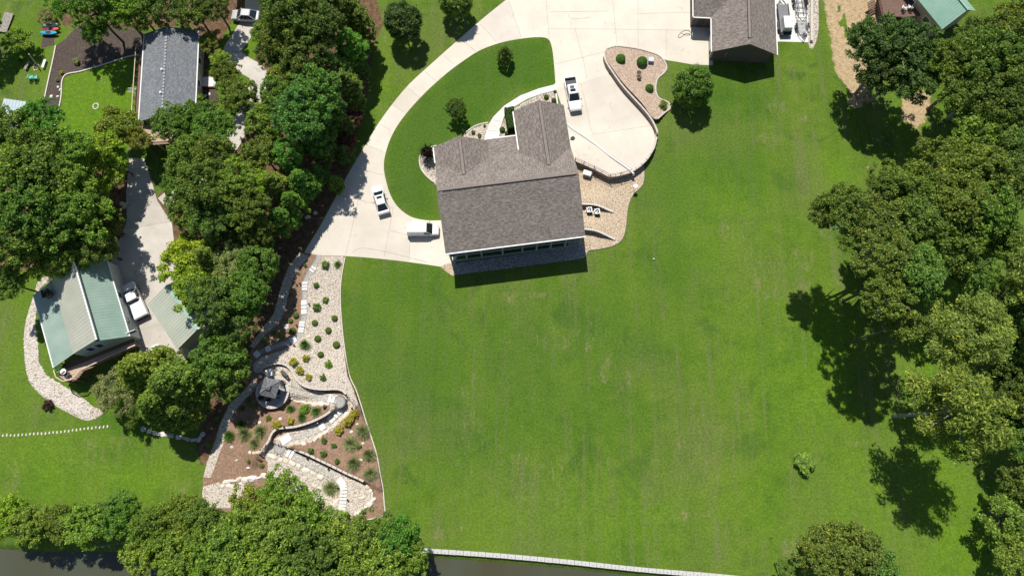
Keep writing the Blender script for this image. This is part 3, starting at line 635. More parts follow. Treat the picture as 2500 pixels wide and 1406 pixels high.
def ribs(roof, q, mat, pitch=0.45):
    """raised seams of a metal roof, running up the slope between edge 0-1 (eave) and 3-2 (ridge)"""
    a, b, c, d = [Vector(p) for p in q]; m = MB(); n = max(2, int((b-a).length/pitch))
    for i in range(n+1):
        t = i/n; m.beam(a.lerp(b, t)+Vector((0, 0, 0.02)), d.lerp(c, t)+Vector((0, 0, 0.02)), 0.045, 0.012)
    return m.build('seams', MAT[mat], roof)
def window(parent, c, w, h, nrm, frame='white_paint'):
    """window in a wall: c centre, nrm outward horizontal direction (local)"""
    nrm = Vector(nrm).normalized(); ang = math.atan2(nrm.y, nrm.x)-math.pi/2
    f = MB(); c = Vector(c)
    tx = Vector((math.cos(ang), math.sin(ang), 0))
    for s in (-1, 1): f.box(c+tx*s*(w/2)+nrm*0.03, (0.09, 0.09, h+0.18), ang)
    for s in (-1, 1): f.box(c+Vector((0, 0, s*h/2))+nrm*0.03, (w-0.09, 0.09, 0.09), ang)
    o = f.build('window', MAT[frame], parent)
    MB().box(c+nrm*0.015, (w-0.09, 0.03, h-0.09), ang).build('pane', MAT['window_glass'], o)
    return o
def walls(parent, poly, z0, z1, mat, name='wall'):
    return MB().prism(poly, z0, z1).build(name, MAT[mat], parent)

# ---- main house
fr = Frame(G(1087.8, 619.7, 6.1), math.radians(7.5))
house = thing('house', fr.o, 'large brown shingle roofed house with cross gables and two storey porch', 'house', fr.a)
E, ZR, VR, VN = 6.1, 9.6, 8.25, 14.1
UE = 20.24
porch_v = fr.loc(G(1225, 336, 5.0))[1]; lv = fr.loc(G(1125, 351, E))[1]; wv = fr.loc(G(1315, 264, E))[1]
UL = fr.loc(G(1188.6, 339.5, E))[0]; UW = fr.loc(G(1252.3, 267.8, E))[0]; ULM = UL/2; UWM = (UW+UE)/2
zn = lambda v: ZR-(ZR-E)/(VN-VR)*(v-VR)
ZL, ZW = 8.15, 8.25; vl = VR+(ZR-ZL)*(VN-VR)/(ZR-E); vw = VR+(ZR-ZW)*(VN-VR)/(ZR-E)
pp = (zn(VN)-5.0)/(porch_v-VN)
south = roof_plane(house, [[(0, 0, E), (UE, 0, E), (UE, VR, ZR), (0, VR, ZR)]], 'shingle_brown')
north = roof_plane(house, [[(UE, VR, ZR), (UE, VN, E), (UWM, vw, ZW), (UW, VN, E), (UL, VN, E), (ULM, vl, ZL), (0, VN, E), (0, VR, ZR)][::-1]], 'shingle_brown')
# the north plane has a notched outline; give it courses that run along the eave
porch = roof_plane(house, [[(UW, porch_v, 5.0), (UL, porch_v, 5.0), (UL, VN, E), (UW, VN, E)]], 'shingle_brown')
lw = roof_plane(house, [[(0, lv, E), (0, VN, E), (ULM, vl, ZL), (ULM, lv+0.25, ZL)][::-1], [(UL, lv, E), (UL, VN, E), (ULM, vl, ZL), (ULM, lv+0.25, ZL)]], 'shingle_brown', name='gable_roof')
rw = roof_plane(house, [[(UW, wv, E), (UW, VN, E), (UWM, vw, ZW), (UWM, wv+0.1, ZW)][::-1], [(UE, wv, E), (UE, VN, E), (UWM, vw, ZW), (UWM, wv+0.1, ZW)]], 'shingle_brown', name='gable_roof')
plain('ridge_brown', (0.25, 0.21, 0.185, 1), 0.9); plain('vent_black', (0.03, 0.028, 0.028, 1), 0.9)
rc = ridge_cap(south, (0.1, VR+0.14, ZR+0.03), (UE-0.1, VR+0.14, ZR+0.03), 'ridge_brown', 0.38)
MB().box((UE/2+0.2, VR-0.11, ZR+0.02), (UE-1.2, 0.10, 0.06)).build('ridge_vent', MAT['vent_black'], rc)
for rf, um, z, va, vb in ((lw, ULM, ZL, lv, vl), (rw, UWM, ZW, wv, vw)):
    ridge_cap(rf, (um, va-0.3, z+0.03), (um, vb+0.2, z+0.03), 'ridge_brown', 0.42)
    for s in (-1, 1): MB().beam((um+s*0.24, va-0.4, z), (um+s*0.24, vb+0.4, z), 0.05, 0.07).build('ridge_vent', MAT['vent_black'], rf)
gutter(house, (0, -0.06, E-0.06), (UE+0.05, -0.06, E-0.06)); gutter(house, (UL+0.1, porch_v+0.06, 4.95), (UW-0.1, porch_v+0.06, 4.95)); gutter(house, (UW-0.06, VN+0.4, E-0.05), (UW-0.06, wv-0.1, E-0.05)); gutter(house, (-0.06, VN, E-0.05), (-0.06, lv-0.1, E-0.05))
body = walls(house, [(0.5, 3.3), (UE-0.6, 3.3), (UE-0.6, wv-0.6), (UW+0.6, wv-0.6), (UW+0.6, porch_v-1.6), (UL-0.6, porch_v-1.6), (UL-0.6, lv-0.6), (0.5, lv-0.6)], 0, 5.0, 'siding_tan')
MB().add([(0.5, 3.3, 5), (0.5, 13.4, 5), (0.5, 13.4, 6.2), (0.5, 8.25, 9.3), (0.5, 3.3, 7.2), (UE-0.6, 3.3, 5), (UE-0.6, 13.4, 5), (UE-0.6, 13.4, 6.2), (UE-0.6, 8.25, 9.3), (UE-0.6, 3.3, 7.2)], [(0, 4, 3, 2, 1), (5, 6, 7, 8, 9), (0, 5, 9, 4)]).build('gable_wall', MAT['siding_tan'], house)
for um, hw, v, z in ((ULM, ULM-0.6, lv-0.6, ZL), (UWM, (UE-UW)/2-0.6, wv-0.6, ZW)):
    MB().add([(um-hw, v, 5.0), (um+hw, v, 5.0), (um+hw, v, E-0.1), (um, v, z-0.3), (um-hw, v, E-0.1)], [(0, 4, 3, 2, 1)]).build('gable_wall', MAT['siding_tan'], house)
# porch: posts from the eave picture, upper deck with railing, doors behind
PX = [(410, 985), (555, 962), (697, 945), (895, 918), (1080, 895), (1215, 880), (1347, 860), (1483, 843), (1620, 825)]
PU = [fr.loc(G(*p))[0] for p in P2(PX)]; pv = 0.55
deck = MB().box((UE/2, 1.95, 2.9), (UE-0.9, 2.9, 0.22)).build('porch_deck', MAT['porch_grey'], house)
MB().box((UE/2, pv-0.12, 2.95), (UE-0.9, 0.07, 0.30)).build('fascia', MAT['porch_grey'], deck)
for i, u in enumerate(PU):
    MB().box((u, pv, 2.98), (0.26, 0.26, 5.96)).build('post', MAT['porch_grey'], house)
MB().beam((PU[0], pv, 5.85), (PU[-1], pv, 5.85), 0.2, 0.3).build('porch_beam', MAT['porch_grey'], house)
for a, b in zip(PU, PU[1:]):
    r = MB().beam((a+0.15, pv, 4.0), (b-0.15, pv, 4.0), 0.08, 0.08).beam((a+0.15, pv, 3.12), (b-0.15, pv, 3.12), 0.06, 0.06).build('railing', MAT['porch_grey'], house)
    bl = MB(); n = int((b-a)/0.16)
    for k in range(1, n): bl.box((a+(b-a)*k/n, pv, 3.56), (0.03, 0.03, 0.86))
    bl.build('balusters', MAT['porch_grey'], r)
    MB().beam((a+0.15, pv, 0.12), (b-0.15, pv, 0.12), 0.25, 0.24).build('porch_kerb', MAT['porch_grey'], house)
for a, b in ((PU[0], PU[1]), (PU[1], PU[2])):
    for k in range(3):
        x0 = a+0.16+(b-a-0.32)*k/3; x1 = a+0.16+(b-a-0.32)*(k+1)/3
        s = MB().box(((x0+x1)/2, pv, 4.85), (0.06, 0.06, 1.6)).build('screen_mullion', MAT['porch_grey'], house)
        MB().box(((x0+x1)/2, pv+0.02, 4.85), (x1-x0-0.12, 0.02, 1.55)).build('screen', MAT['screen_teal'], house)
for u in (2.5, 5.5, 8.0, 11.0, 14.0, 17.0):
    for z in (1.15, 4.1): window(house, (u, 3.29, z), 1.7, 2.0, (0, -1, 0), 'porch_grey')
for v in (5.5, 10.5):
    for z in (1.6, 4.6): window(house, (UE-0.59, v, z), 1.2, 1.2, (1, 0, 0)); window(house, (0.49, v, z), 1.2, 1.2, (-1, 0, 0))
for u in (ULM, UWM): window(house, (u, (lv if u == ULM else wv)-0.59, 3.2), 1.8, 1.5, (0, 1, 0))
MB().box(((UL+UW)/2, porch_v-1.58, 1.1), (1.1, 0.06, 2.2)).build('door', MAT['rail_red'], house)
# dish on the east gable
d = thing('satellite_dish', G(1393, 345, 5.0), 'small grey satellite dish fixed to the east eave of the big house', 'dish')
dm = MB(); rg = [[Vector((0.36*math.sin(a)*math.cos(t), 0.36*math.sin(a)*math.sin(t), -0.1*math.cos(a))) for t in [k*math.pi/8 for k in range(16)]] for a in (1.5, 1.0, 0.5, 0.05)]
M = Matrix.Rotation(0.9, 3, 'X'); dm.loft([[M @ v + Vector((0.25, 0, 0.9)) for v in r] for r in rg], smooth=True); dm.build('reflector', MAT['steel'], d)
MB().tube([(-0.3, 0, 0.2), (0.1, 0, 0.4), (0.22, 0, 0.8)], 0.04, 6).build('mast', MAT['mid_grey'], d)

# ---- shingled garage with brick walls
ge = 3.3
sw, se = G(1738, 127, ge), G(1897, 135, ge)
fr2 = Frame(sw, math.atan2(se.y-sw.y, se.x-sw.x)); gw = (se-sw).length; gd = 16.0
gar = thing('garage', fr2.o, 'brown shingled brick garage with L shaped roof beside the driveway', 'garage', fr2.a)
gm = gw*0.5; zr = ge+gm*0.5; apex_v = 0.0
gr = roof_plane(gar, [[(0, 0, ge), (gm, 0, zr), (gm, gd, zr), (0, gd, ge)], [(gw, 0, ge), (gw, gd, ge), (gm, gd, zr), (gm, 0, zr)]], 'shingle_brown')
ridge_cap(gr, (gm, 1.1, zr+0.03), (gm, gd, zr+0.03), 'ridge_brown', 0.4)
for s in (-1, 1): MB().beam((gm+s*0.24, 1.1, zr), (gm+s*0.24, gd, zr), 0.05, 0.08).build('ridge_vent', MAT['vent_black'], gr)
wl2 = fr2.loc(G(1693, 43, ge)); we = fr2.loc(G(1738, 44, ge))[1]
wu = wl2[0]; half = 5.0; zw2 = ge+half*0.45
vtop = gm*(zw2-ge)/(zr-ge)
gr2 = roof_plane(gar, [[(wu, we, ge), (0, we, ge), (vtop, we+half, zw2), (wu+half*0.0, we+half, zw2)], [(wu, we+2*half, ge), (wu, we+half, zw2), (vtop, we+half, zw2), (0, we+2*half, ge)]], 'shingle_brown', name='wing_roof')
walls(gar, [(0.55, 0.6), (gw-0.55, 0.6), (gw-0.55, gd-0.5), (0.55, gd-0.5)], 0, ge+0.1, 'brick_dark')
MB().add([(0.55, 0.6, ge), (gw-0.55, 0.6, ge), (gm, 0.6, zr-0.25), (0.55, gd-0.5, ge), (gw-0.55, gd-0.5, ge), (gm, gd-0.5, zr-0.25)], [(0, 1, 2), (5, 4, 3)]).build('gable_wall', MAT['brick_dark'], gar)
walls(gar, [(wu+0.3, we+0.5), (0.5, we+0.5), (0.5, we+2*half-0.5), (wu+0.3, we+2*half-0.5)], 0, ge+0.1, 'brick_dark')
gutter(gar, (-0.08, 0.0, ge-0.05), (-0.08, we-0.1, ge-0.05)); gutter(gar, (gw+0.07, 0, ge-0.05), (gw+0.07, gd, ge-0.05)); gutter(gar, (wu, we-0.08, ge-0.05), (-0.16, we-0.08, ge-0.05)); gutter(gar, (wu-0.08, we, ge-0.05), (wu-0.08, we+2*half, ge-0.05))
MB().tube([(2.6, 0.5, 2.5), (2.6, 0.45, 2.5), (2.6, 0.45, 0.1)], 0.06, 8).build('vent_pipe', MAT['steel'], gar)
for v in (1.2, we-0.2): MB().box((0.5, v, 1.6), (0.10, 0.10, 3.2)).build('downspout', MAT['white_paint'], gar)
MB().box((0.53, (we+0.8)*0.5, 1.2), (0.06, 2.6, 2.4)).build('garage_door', MAT['white_paint'], gar)
MB().box((-1.2, we+0.48, 1.05), (1.0, 0.06, 2.1)).build('door', MAT['dark_grey'], gar)

# ---- grey shingle house (upper left)
he = 3.4
nw, ne, swc = G(353, 83, he), G(485, 73, he), G(339, 297, he)
ang = math.atan2(nw.y-swc.y, nw.x-swc.x)-math.pi/2
fr3 = Frame(swc, ang); hw = (ne-nw).length; hl = (nw-swc).length
g3 = thing('grey_roof_house', fr3.o, 'low house with grey shingle roof half shaded by trees', 'house', fr3.a)
zr3 = he+hw/2*0.36
r3 = roof_plane(g3, [[(0, 0, he), (hw/2, 0, zr3), (hw/2, hl, zr3), (0, hl, he)][::-1], [(hw, 0, he), (hw, hl, he), (hw/2, hl, zr3), (hw/2, 0, zr3)]], 'shingle_grey')
for q in range(2):
    pass
plain('ridge_grey', (0.36, 0.37, 0.38, 1), 0.9)
n = int(hl/0.55)
rm = MB()
for k in range(n):
    rm.box((hw/2, (k+0.5)*hl/n, zr3+0.03), (0.30, hl/n*0.62, 0.05))
rm.build('ridge_cap', MAT['ridge_grey'], r3)
walls(g3, [(0.5, 0.5), (hw-0.5, 0.5), (hw-0.5, hl-0.5), (0.5, hl-0.5)], 0, he, 'siding_tan')
MB().add([(0.5, 0.5, he-0.05), (hw-0.5, 0.5, he-0.05), (hw/2, 0.5, zr3-0.2)], [(0, 1, 2)]).build('gable_wall', MAT['siding_tan'], g3)
gutter(g3, (-0.07, 0, he-0.05), (-0.07, hl, he-0.05)); gutter(g3, (hw+0.07, 0, he-0.05), (hw+0.07, hl, he-0.05))
for px in ((397, 172), (394, 228)):
    p = fr3.loc(G(*px, zr3-0.2)); MB().tube([(p[0], p[1], zr3-0.6), (p[0], p[1], zr3+0.2)], 0.16, 10).build('roof_vent', MAT['white_paint'], g3)
for v in (3, 7, 11): window(g3, (hw-0.49, v, 1.7), 1.2, 1.1, (1, 0, 0)); window(g3, (0.49, v, 1.7), 1.2, 1.1, (-1, 0, 0))
# its side walkway and end deck are fixed to the house
dk = MB(); dn = 46
for k in range(dn): dk.box((-0.75, -0.6+(hl-1.0)*(k+0.5)/dn, 2.2), (1.3, (hl-1.0)/dn*0.9, 0.06))
dkk = dk.build('side_deck', MAT['deck_brown'], g3)
MB().beam((-1.42, -0.6, 3.1), (-1.42, hl-1.6, 3.1), 0.12, 0.06).build('handrail', MAT['wood_tan'], dkk)
for k in range(12): MB().box((-1.42, -0.5+(hl-1.4)*k/11, 1.55), (0.1, 0.1, 3.1)).build('post', MAT['wood_tan'], g3)
end = MB()
for k in range(22): end.box((2.6, -3.4+k*0.155, 2.2), (6.0, 0.14, 0.06))
endo = end.build('end_deck', MAT['deck_tan'], g3)
MB().beam((-0.4, -3.5, 3.1), (5.6, -3.5, 3.1), 0.14, 0.06).build('handrail', MAT['rail_red'], endo)
bl = MB()
for k in range(36): bl.box((-0.4+6.0*k/35, -3.5, 2.6), (0.04, 0.04, 0.95))
bl.build('balusters', MAT['rail_red'], endo)
for x in (-0.3, 2.6, 5.5): MB().box((x, -3.45, 1.1), (0.14, 0.14, 2.2)).build('post', MAT['wood_tan'], g3)
st = thing('entry_terrace', G(512, 202), 'small white terrace with brick edge beside the grey roofed house', 'terrace')
MB().box((0, 0, 0.15), (2.2, 1.7, 0.30)).build('slab', MAT['concrete_white'], st)
for s in (-1, 1): MB().box((0, s*0.95, 0.17), (2.2, 0.16, 0.34)).build('brick_edge', MAT['brick_red'], st)
MB().box((-1.5, 0, 0.1), (0.7, 1.2, 0.2)).build('step', MAT['concrete_white'], st)
# antenna-like clothes rack on the side lawn
an = thing('clothes_rack', G(326, 220, 1.2), 'white wire clothes rack standing by the narrow deck', 'rack')
am = MB(); a0 = math.radians(-12)
for k in range(4): am.beam((-0.9, -0.35+k*0.22, 1.3), (0.9, -0.55+k*0.22, 1.3), 0.035, 0.035)
am.beam((-0.1, -0.6, 1.28), (0.45, 0.4, 1.28), 0.04, 0.04); am.build('bars', MAT['white_paint'], an); an.location.z = 0
MB().tube([(0.2, 0, 0), (0.2, 0, 1.28)], 0.03, 6).build('pole', MAT['steel'], an)

# ---- clerestory house with two green metal roofs
we4, hi4, lo4, ee4 = 3.7, 8.0, 7.2, 4.4
a = G(131, 897, we4); b = G(82.5, 719.5, we4)
fr4 = Frame(a, math.atan2(b.y-a.y, b.x-a.x)-math.pi/2); L4 = (b-a).length
g4 = thing('clerestory_house', fr4.o, 'pale house with two offset green metal roofs and brown deck', 'house', fr4.a)
hiS = fr4.loc(G(234, 829, hi4))[0]; hiN = fr4.loc(G(186, 660, hi4))[0]; uh = (hiS+hiN)/2
um = fr4.loc(G(178, 865, 4.9))[0]; ue = fr4.loc(G(316, 820.5, ee4))[0]
vS = fr4.loc(G(234, 829, hi4))[1]; vE = fr4.loc(G(316, 820.5, ee4))[1]
q1 = [(0, 0, we4), (0, L4, we4), (um, L4+0.3, 4.9), (um, 0.35, 4.9)]; q2 = [(um, 0.35, 4.9), (um, L4+0.3, 4.9), (uh, L4+1.6, hi4), (uh, vS, hi4)]
r4a = roof_plane(g4, [q1[::-1]], 'roof_green', 0.1, 'porch_roof'); ribs(r4a, q1, 'roof_sage')
r4b = roof_plane(g4, [q2[::-1]], 'roof_sage', 0.1, 'upper_roof'); ribs(r4b, q2, 'roof_sage')  # steeper pitch coloured paler for the stronger light on its slope
q3 = [(ue, vE, ee4), (ue, L4+2.2, ee4), (uh+0.05, L4+2.2, lo4), (uh+0.05, vE, lo4)]
r4c = roof_plane(g4, [q3], 'roof_green', 0.1, 'lower_roof'); ribs(r4c, q3, 'roof_mint')
gutter(g4, (uh+0.03, vS, hi4-0.08), (uh+0.03, L4+1.6, hi4-0.08), 'white_paint', 0.2, 'fascia'); gutter(g4, (ue+0.05, vE, ee4-0.05), (ue+0.05, L4+2.2, ee4-0.05)); gutter(g4, (-0.05, 0, we4-0.05), (-0.05, L4, we4-0.05))
vb = max(vS, vE)+0.55
MB().add([(um, vb, 0), (ue-0.5, vb, 0), (ue-0.5, vb, ee4), (uh, vb, lo4-0.15), (uh, vb, hi4-0.15), (um, vb, 4.75)], [(0, 1, 2, 3, 4, 5)]).build('gable_wall', MAT['siding'], g4)
walls(g4, [(um, vb+0.02), (ue-0.5, vb+0.02), (ue-0.5, L4+1), (um, L4)], 0, 4.2, 'siding')
walls(g4, [(uh-0.14, vb+0.02), (uh-0.02, vb+0.02), (uh-0.02, L4+1), (uh-0.14, L4+1)], 4.2, hi4-0.12, 'siding', 'clerestory_wall')
for u, z, w, h in ((um+2.0, 4.0, 0.9, 1.7), (um+3.3, 4.0, 0.9, 1.7), (uh-0.7, 6.2, 0.8, 0.8), (uh+0.9, 4.6, 0.5, 0.5), (uh+3.0, 4.2, 1.4, 0.9)): window(g4, (u, vb-0.01, z), w, h, (0, -1, 0))
for v in (3, 7): window(g4, (ue-0.49, v, 2.6), 1.2, 1.2, (1, 0, 0))
# deck
D4 = 2.5
dp = [fr4.loc(G(*p, D4)) for p in P5([(690, 972), (1145, 795), (1190, 858), (960, 960), (715, 1075), (690, 1110), (650, 1150), (575, 1165), (515, 1130), (497, 1072), (560, 1000), (640, 965)])]
dko = MB().prism(dp, D4-0.22, D4-0.06).build('deck', MAT['deck_brown'], g4)
xs = [p[0] for p in dp]; ys = [p[1] for p in dp]
rail = [dp[2], dp[3], dp[4], dp[5], dp[6], dp[7], dp[8], dp[9]]
for p, q in zip(rail, rail[1:]):
    ho = MB().beam((*p, D4+0.95), (*q, D4+0.95), 0.16, 0.06).build('handrail', MAT['wood_tan'], dko)
    n = max(2, int(math.dist(p, q)/0.16)); bl = MB()
    for k in range(n+1):
        t_ = k/n; bl.box((p[0]+(q[0]-p[0])*t_, p[1]+(q[1]-p[1])*t_, D4+0.45), (0.045, 0.045, 0.95))
    bl.build('balusters', MAT['rail_red'], dko)
for p in rail: MB().box((p[0], p[1], D4/2), (0.16, 0.16, D4)).build('post', MAT['rail_red'], g4)
# boards of the deck: every plank its own part
poly = [(p[0], p[1]) for p in dp]
u0, u1 = min(xs), max(xs); k = 0; v = min(ys)+0.1
while v < max(ys):
    cr = []
    for (x0, y0), (x1, y1) in zip(poly, poly[1:]+poly[:1]):
        if (y0 > v) != (y1 > v): cr.append(x0+(v-y0)/(y1-y0)*(x1-x0))
    cr.sort()
    for c0, c1 in zip(cr[::2], cr[1::2]):
        if c1-c0 > 0.3: MB().box(((c0+c1)/2, v, D4-0.035), (c1-c0-0.05, 0.185, 0.05)).build('plank', MAT['deck_tan' if v < min(ys)+2.0 else 'deck_brown'], dko)  # planks nearer the house brown: the deck's shade put into their colour
    v += 0.2
tb = thing('deck_table', G(162, 908, D4), 'white cafe table on the corner of the brown deck', 'table')
MB().disc((0, 0), 0.42, 0.70, 0.74, 16).build('top', MAT['white_paint'], tb); MB().tube([(0, 0, 0), (0, 0, 0.7)], 0.05, 8).build('pedestal', MAT['white_paint'], tb)
def chair(name, loc, rz, label, mat, cat='chair', group=None):
    o = thing(name, loc, label, cat, rz, group)
    m = MB()
    for k in range(4): m.box((0, -0.2+k*0.13, 0.40), (0.50, 0.11, 0.03))
    m.build('seat', MAT[mat], o)
    for k in range(4): MB().beam((-0.2+k*0.135, 0.26, 0.40), (-0.2+k*0.135, 0.48, 0.98), 0.11, 0.025).build('back_slat', MAT[mat], o)
    for s in (-1, 1):
        MB().box((s*0.32, 0.0, 0.58), (0.12, 0.62, 0.03)).build('arm', MAT[mat], o)
        MB().box((s*0.30, -0.24, 0.29), (0.05, 0.08, 0.58)).build('leg', MAT[mat], o); MB().box((s*0.30, 0.28, 0.29), (0.05, 0.08, 0.58)).build('leg', MAT[mat], o)
    return o
chair('patio_chair', G(168, 916, D4), 0.8, 'dark chair beside the cafe table on the deck corner', 'dark_grey')
ln = thing('deck_swing', G(149, 899, D4), 'green slatted swing bench at the corner of the deck', 'swing', fr4.a+0.9)
for k in range(6): MB().box((-0.6+k*0.24, 0, 0.55), (0.13, 0.9, 0.04)).build('slat', MAT['lattice_green'], ln)
for s in (-1, 1): MB().box((0, s*0.47, 0.50), (1.55, 0.07, 0.08)).build('frame', MAT['black'], ln)
for s in (-1, 1): MB().box((s*0.72, 0, 0.23), (0.07, 0.9, 0.46)).build('leg', MAT['black'], ln)
um_ = thing('patio_umbrella', G(381, 858, 2.2), 'white patio umbrella at the end of the clerestory house drive', 'umbrella'); um_.location.z = 0
cm = MB(); rr = [(0.05, 2.55), (0.65, 2.4), (1.15, 2.1), (1.2, 1.98)]
cm.loft([[(r*math.cos(k*math.pi/4), r*math.sin(k*math.pi/4), z) for k in range(8)] for r, z in rr]); cm.build('canopy', MAT['white_paint'], um_)
MB().tube([(0, 0, 0), (0, 0, 2.5)], 0.03, 8).build('pole', MAT['steel'], um_); MB().disc((0, 0), 0.3, 0, 0.1, 12).build('base', MAT['dark_grey'], um_)
# chimney shadowed corner box on the roof
cp = fr4.loc(G(118, 718, 5.0)); ch = MB().box((cp[0], cp[1], 4.8), (0.9, 0.9, 1.6)).build('chimney', MAT['brick_dark'], g4)
MB().box((cp[0], cp[1], 5.64), (1.1, 1.1, 0.08)).build('chimney_cap', MAT['black'], ch)

# ---- detached garage with green ribbed gable roof
e5 = 3.0
a = G(432.5, 853, e5); b = G(361, 744, e5)
fr5 = Frame(a, math.atan2(b.y-a.y, b.x-a.x)-math.pi/2); L5 = (b-a).length; z5 = 4.7
ru = fr5.loc(G(484, 811, z5))[0]
g5 = thing('ribbed_garage', fr5.o, 'detached garage with pale green ribbed gable roof under a tree', 'garage', fr5.a)
qa = [(0, 0, e5), (0, L5, e5), (ru, L5, z5), (ru, 0, z5)]; qb = [(2*ru, 0, e5), (2*ru, L5, e5), (ru, L5, z5), (ru, 0, z5)]
r5 = roof_plane(g5, [qa[::-1], qb], 'roof_sage', 0.1); ribs(r5, qa, 'roof_mint', 0.42); ribs(r5, qb, 'roof_mint', 0.42); ridge_cap(r5, (ru, 0, z5+0.05), (ru, L5, z5+0.05), 'roof_mint', 0.35)
walls(g5, [(0.4, 0.4), (2*ru-0.4, 0.4), (2*ru-0.4, L5-0.4), (0.4, L5-0.4)], 0, e5, 'siding_tan')
MB().add([(0.4, 0.4, e5-0.05), (2*ru-0.4, 0.4, e5-0.05), (ru, 0.4, z5-0.2)], [(0, 1, 2)]).build('gable_wall', MAT['siding_tan'], g5)
window(g5, (2*ru-1.8, 0.39, 1.9), 1.4, 0.8, (0, -1, 0))
MB().box((0.38, L5/2, 1.1), (0.05, 2.6, 2.2)).build('garage_door', MAT['white_paint'], g5)

# ---- mint metal roof house with brown deck (upper right)
e6, z6 = 3.6, 6.0
a = G(2300, 72, e6); b = G(2243, 2, e6)
fr6 = Frame(a, math.atan2(b.y-a.y, b.x-a.x)-math.pi/2); L6 = 16.0
g6 = thing('mint_roof_house', fr6.o, 'house with mint green standing seam roof behind the big oak', 'house', fr6.a)
ru = abs(fr6.loc(G(2316, 78, z6))[0]); ru = max(ru, 3.4)
qa = [(0, 0, e6), (0, L6, e6), (ru, L6, z6), (ru, 0.2, z6)]; qb = [(2*ru, 0, e6), (2*ru, L6, e6), (ru, L6, z6), (ru, 0.2, z6)]
r6 = roof_plane(g6, [qa[::-1], qb], 'roof_mint', 0.1); ribs(r6, qa, 'roof_green', 0.45); ribs(r6, qb, 'white_paint', 0.5); ridge_cap(r6, (ru, 0.1, z6+0.05), (ru, L6, z6+0.05), 'roof_mint', 0.35)  # right slope's white seams put the sun's glare into the colour
walls(g6, [(0.5, 0.5), (2*ru-0.5, 0.5), (2*ru-0.5, L6-0.5), (0.5, L6-0.5)], 0, e6, 'siding_tan')
MB().add([(0.5, 0.5, e6-0.05), (2*ru-0.5, 0.5, e6-0.05), (ru, 0.5, z6-0.2)], [(0, 1, 2)]).build('gable_wall', MAT['siding_tan'], g6)
window(g6, (0.49, 3, 1.8), 1.2, 1.2, (-1, 0, 0)); window(g6, (0.49, 7, 1.8), 1.2, 1.2, (-1, 0, 0))
w2 = [(2*ru-1, 6, 3.2), (2*ru+9, 6, 3.2), (2*ru+9, 11, 5.2), (2*ru-1, 11, 5.2)]; r7 = roof_plane(g6, [w2], 'roof_mint', 0.1, 'wing_roof'); ribs(r7, w2, 'roof_green', 0.5)
walls(g6, [(2*ru-0.6, 6.4), (2*ru+8.6, 6.4), (2*ru+8.6, 13), (2*ru-0.6, 13)], 0, 3.1, 'siding_tan', 'wing_wall')
DZ = 1.6
dq = [fr6.loc(G(*p, DZ)) for p in ((2150, -30), (2140, -4), (2150, 40), (2215, 42), (2262, 36), (2240, -30))]
dk6 = MB().prism(dq, DZ-0.2, DZ-0.04).build('deck', MAT['deck_brown'], g6)
v = min(p[1] for p in dq)+0.1
while v < max(p[1] for p in dq):
    cr = sorted(x0+(v-y0)/(y1-y0)*(x1-x0) for (x0, y0), (x1, y1) in zip(dq, dq[1:]+dq[:1]) if (y0 > v) != (y1 > v))
    for c0, c1 in zip(cr[::2], cr[1::2]):
        if c1-c0 > 0.3: MB().box(((c0+c1)/2, v, DZ-0.015), (c1-c0-0.05, 0.135, 0.05)).build('plank', MAT['deck_brown'], dk6)
    v += 0.15
for p, q in ((dq[0], dq[1]), (dq[1], dq[2])):
    ho = MB().beam((*p, DZ+0.95), (*q, DZ+0.95), 0.14, 0.06).build('handrail', MAT['rail_red'], dk6); bl = MB()
    n = int(math.dist(p, q)/0.2)
    for k in range(n+1): bl.box((p[0]+(q[0]-p[0])*k/n, p[1]+(q[1]-p[1])*k/n, DZ+0.45), (0.05, 0.05, 0.95))
    bl.build('balusters', MAT['rail_red'], dk6)
sp = fr6.loc(G(2130, 20, 0.8))
for k in range(6): MB().box((sp[0]+0.0, sp[1]-0.3*k+0.9, 1.4-0.22*k), (1.5, 0.28, 0.06)).build('stair_tread', MAT['deck_brown'], g6)
for i, (px, lb) in enumerate((((2204, 24), 'white plastic deck chair, the left one beside the mint roof'), ((2219, 22), 'white plastic deck chair, the right one beside the mint roof'))):
    chair('deck_chair', G(*px, DZ), 0.4*i+2.6, lb, 'white_paint', group='white chairs on the brown deck')

# ---- shed roofs at the picture's edges
sh = thing('garden_shed', G(30, 275, 2.4), 'small shed with pale blue metal roof half under a tree', 'shed', -0.15); sh.location.z = 0
MB().prism([(-1.5, -1.7), (1.5, -1.7), (1.5, 1.7), (-1.5, 1.7)], 0, 2.2).build('wall', MAT['siding'], sh)
qq = [(-1.8, -2.0, 2.2), (1.8, -2.0, 2.2), (1.8, 2.0, 2.7), (-1.8, 2.0, 2.7)]; ro = roof_plane(sh, [qq], 'shed_blue', 0.08); ribs(ro, qq, 'shed_blue', 0.5)
MB().box((0.3, -1.72, 0.95), (0.9, 0.05, 1.9)).build('door', MAT['white_paint'], sh)
s2 = thing('carport', G(598, -26, 2.6), 'pale blue carport roof at the top edge behind the silver car', 'carport', 0.05); s2.location.z = 0
qq = [(-2.6, -1.6, 2.5), (2.6, -1.6, 2.5), (2.6, 3.5, 2.9), (-2.6, 3.5, 2.9)]; ro = roof_plane(s2, [qq], 'shed_blue', 0.08); ribs(ro, qq, 'shed_blue', 0.6)
for x in (-2.4, 2.4):
    for y in (-1.4, 3.3): MB().box((x, y, 1.25), (0.12, 0.12, 2.5)).build('post', MAT['white_paint'], s2)

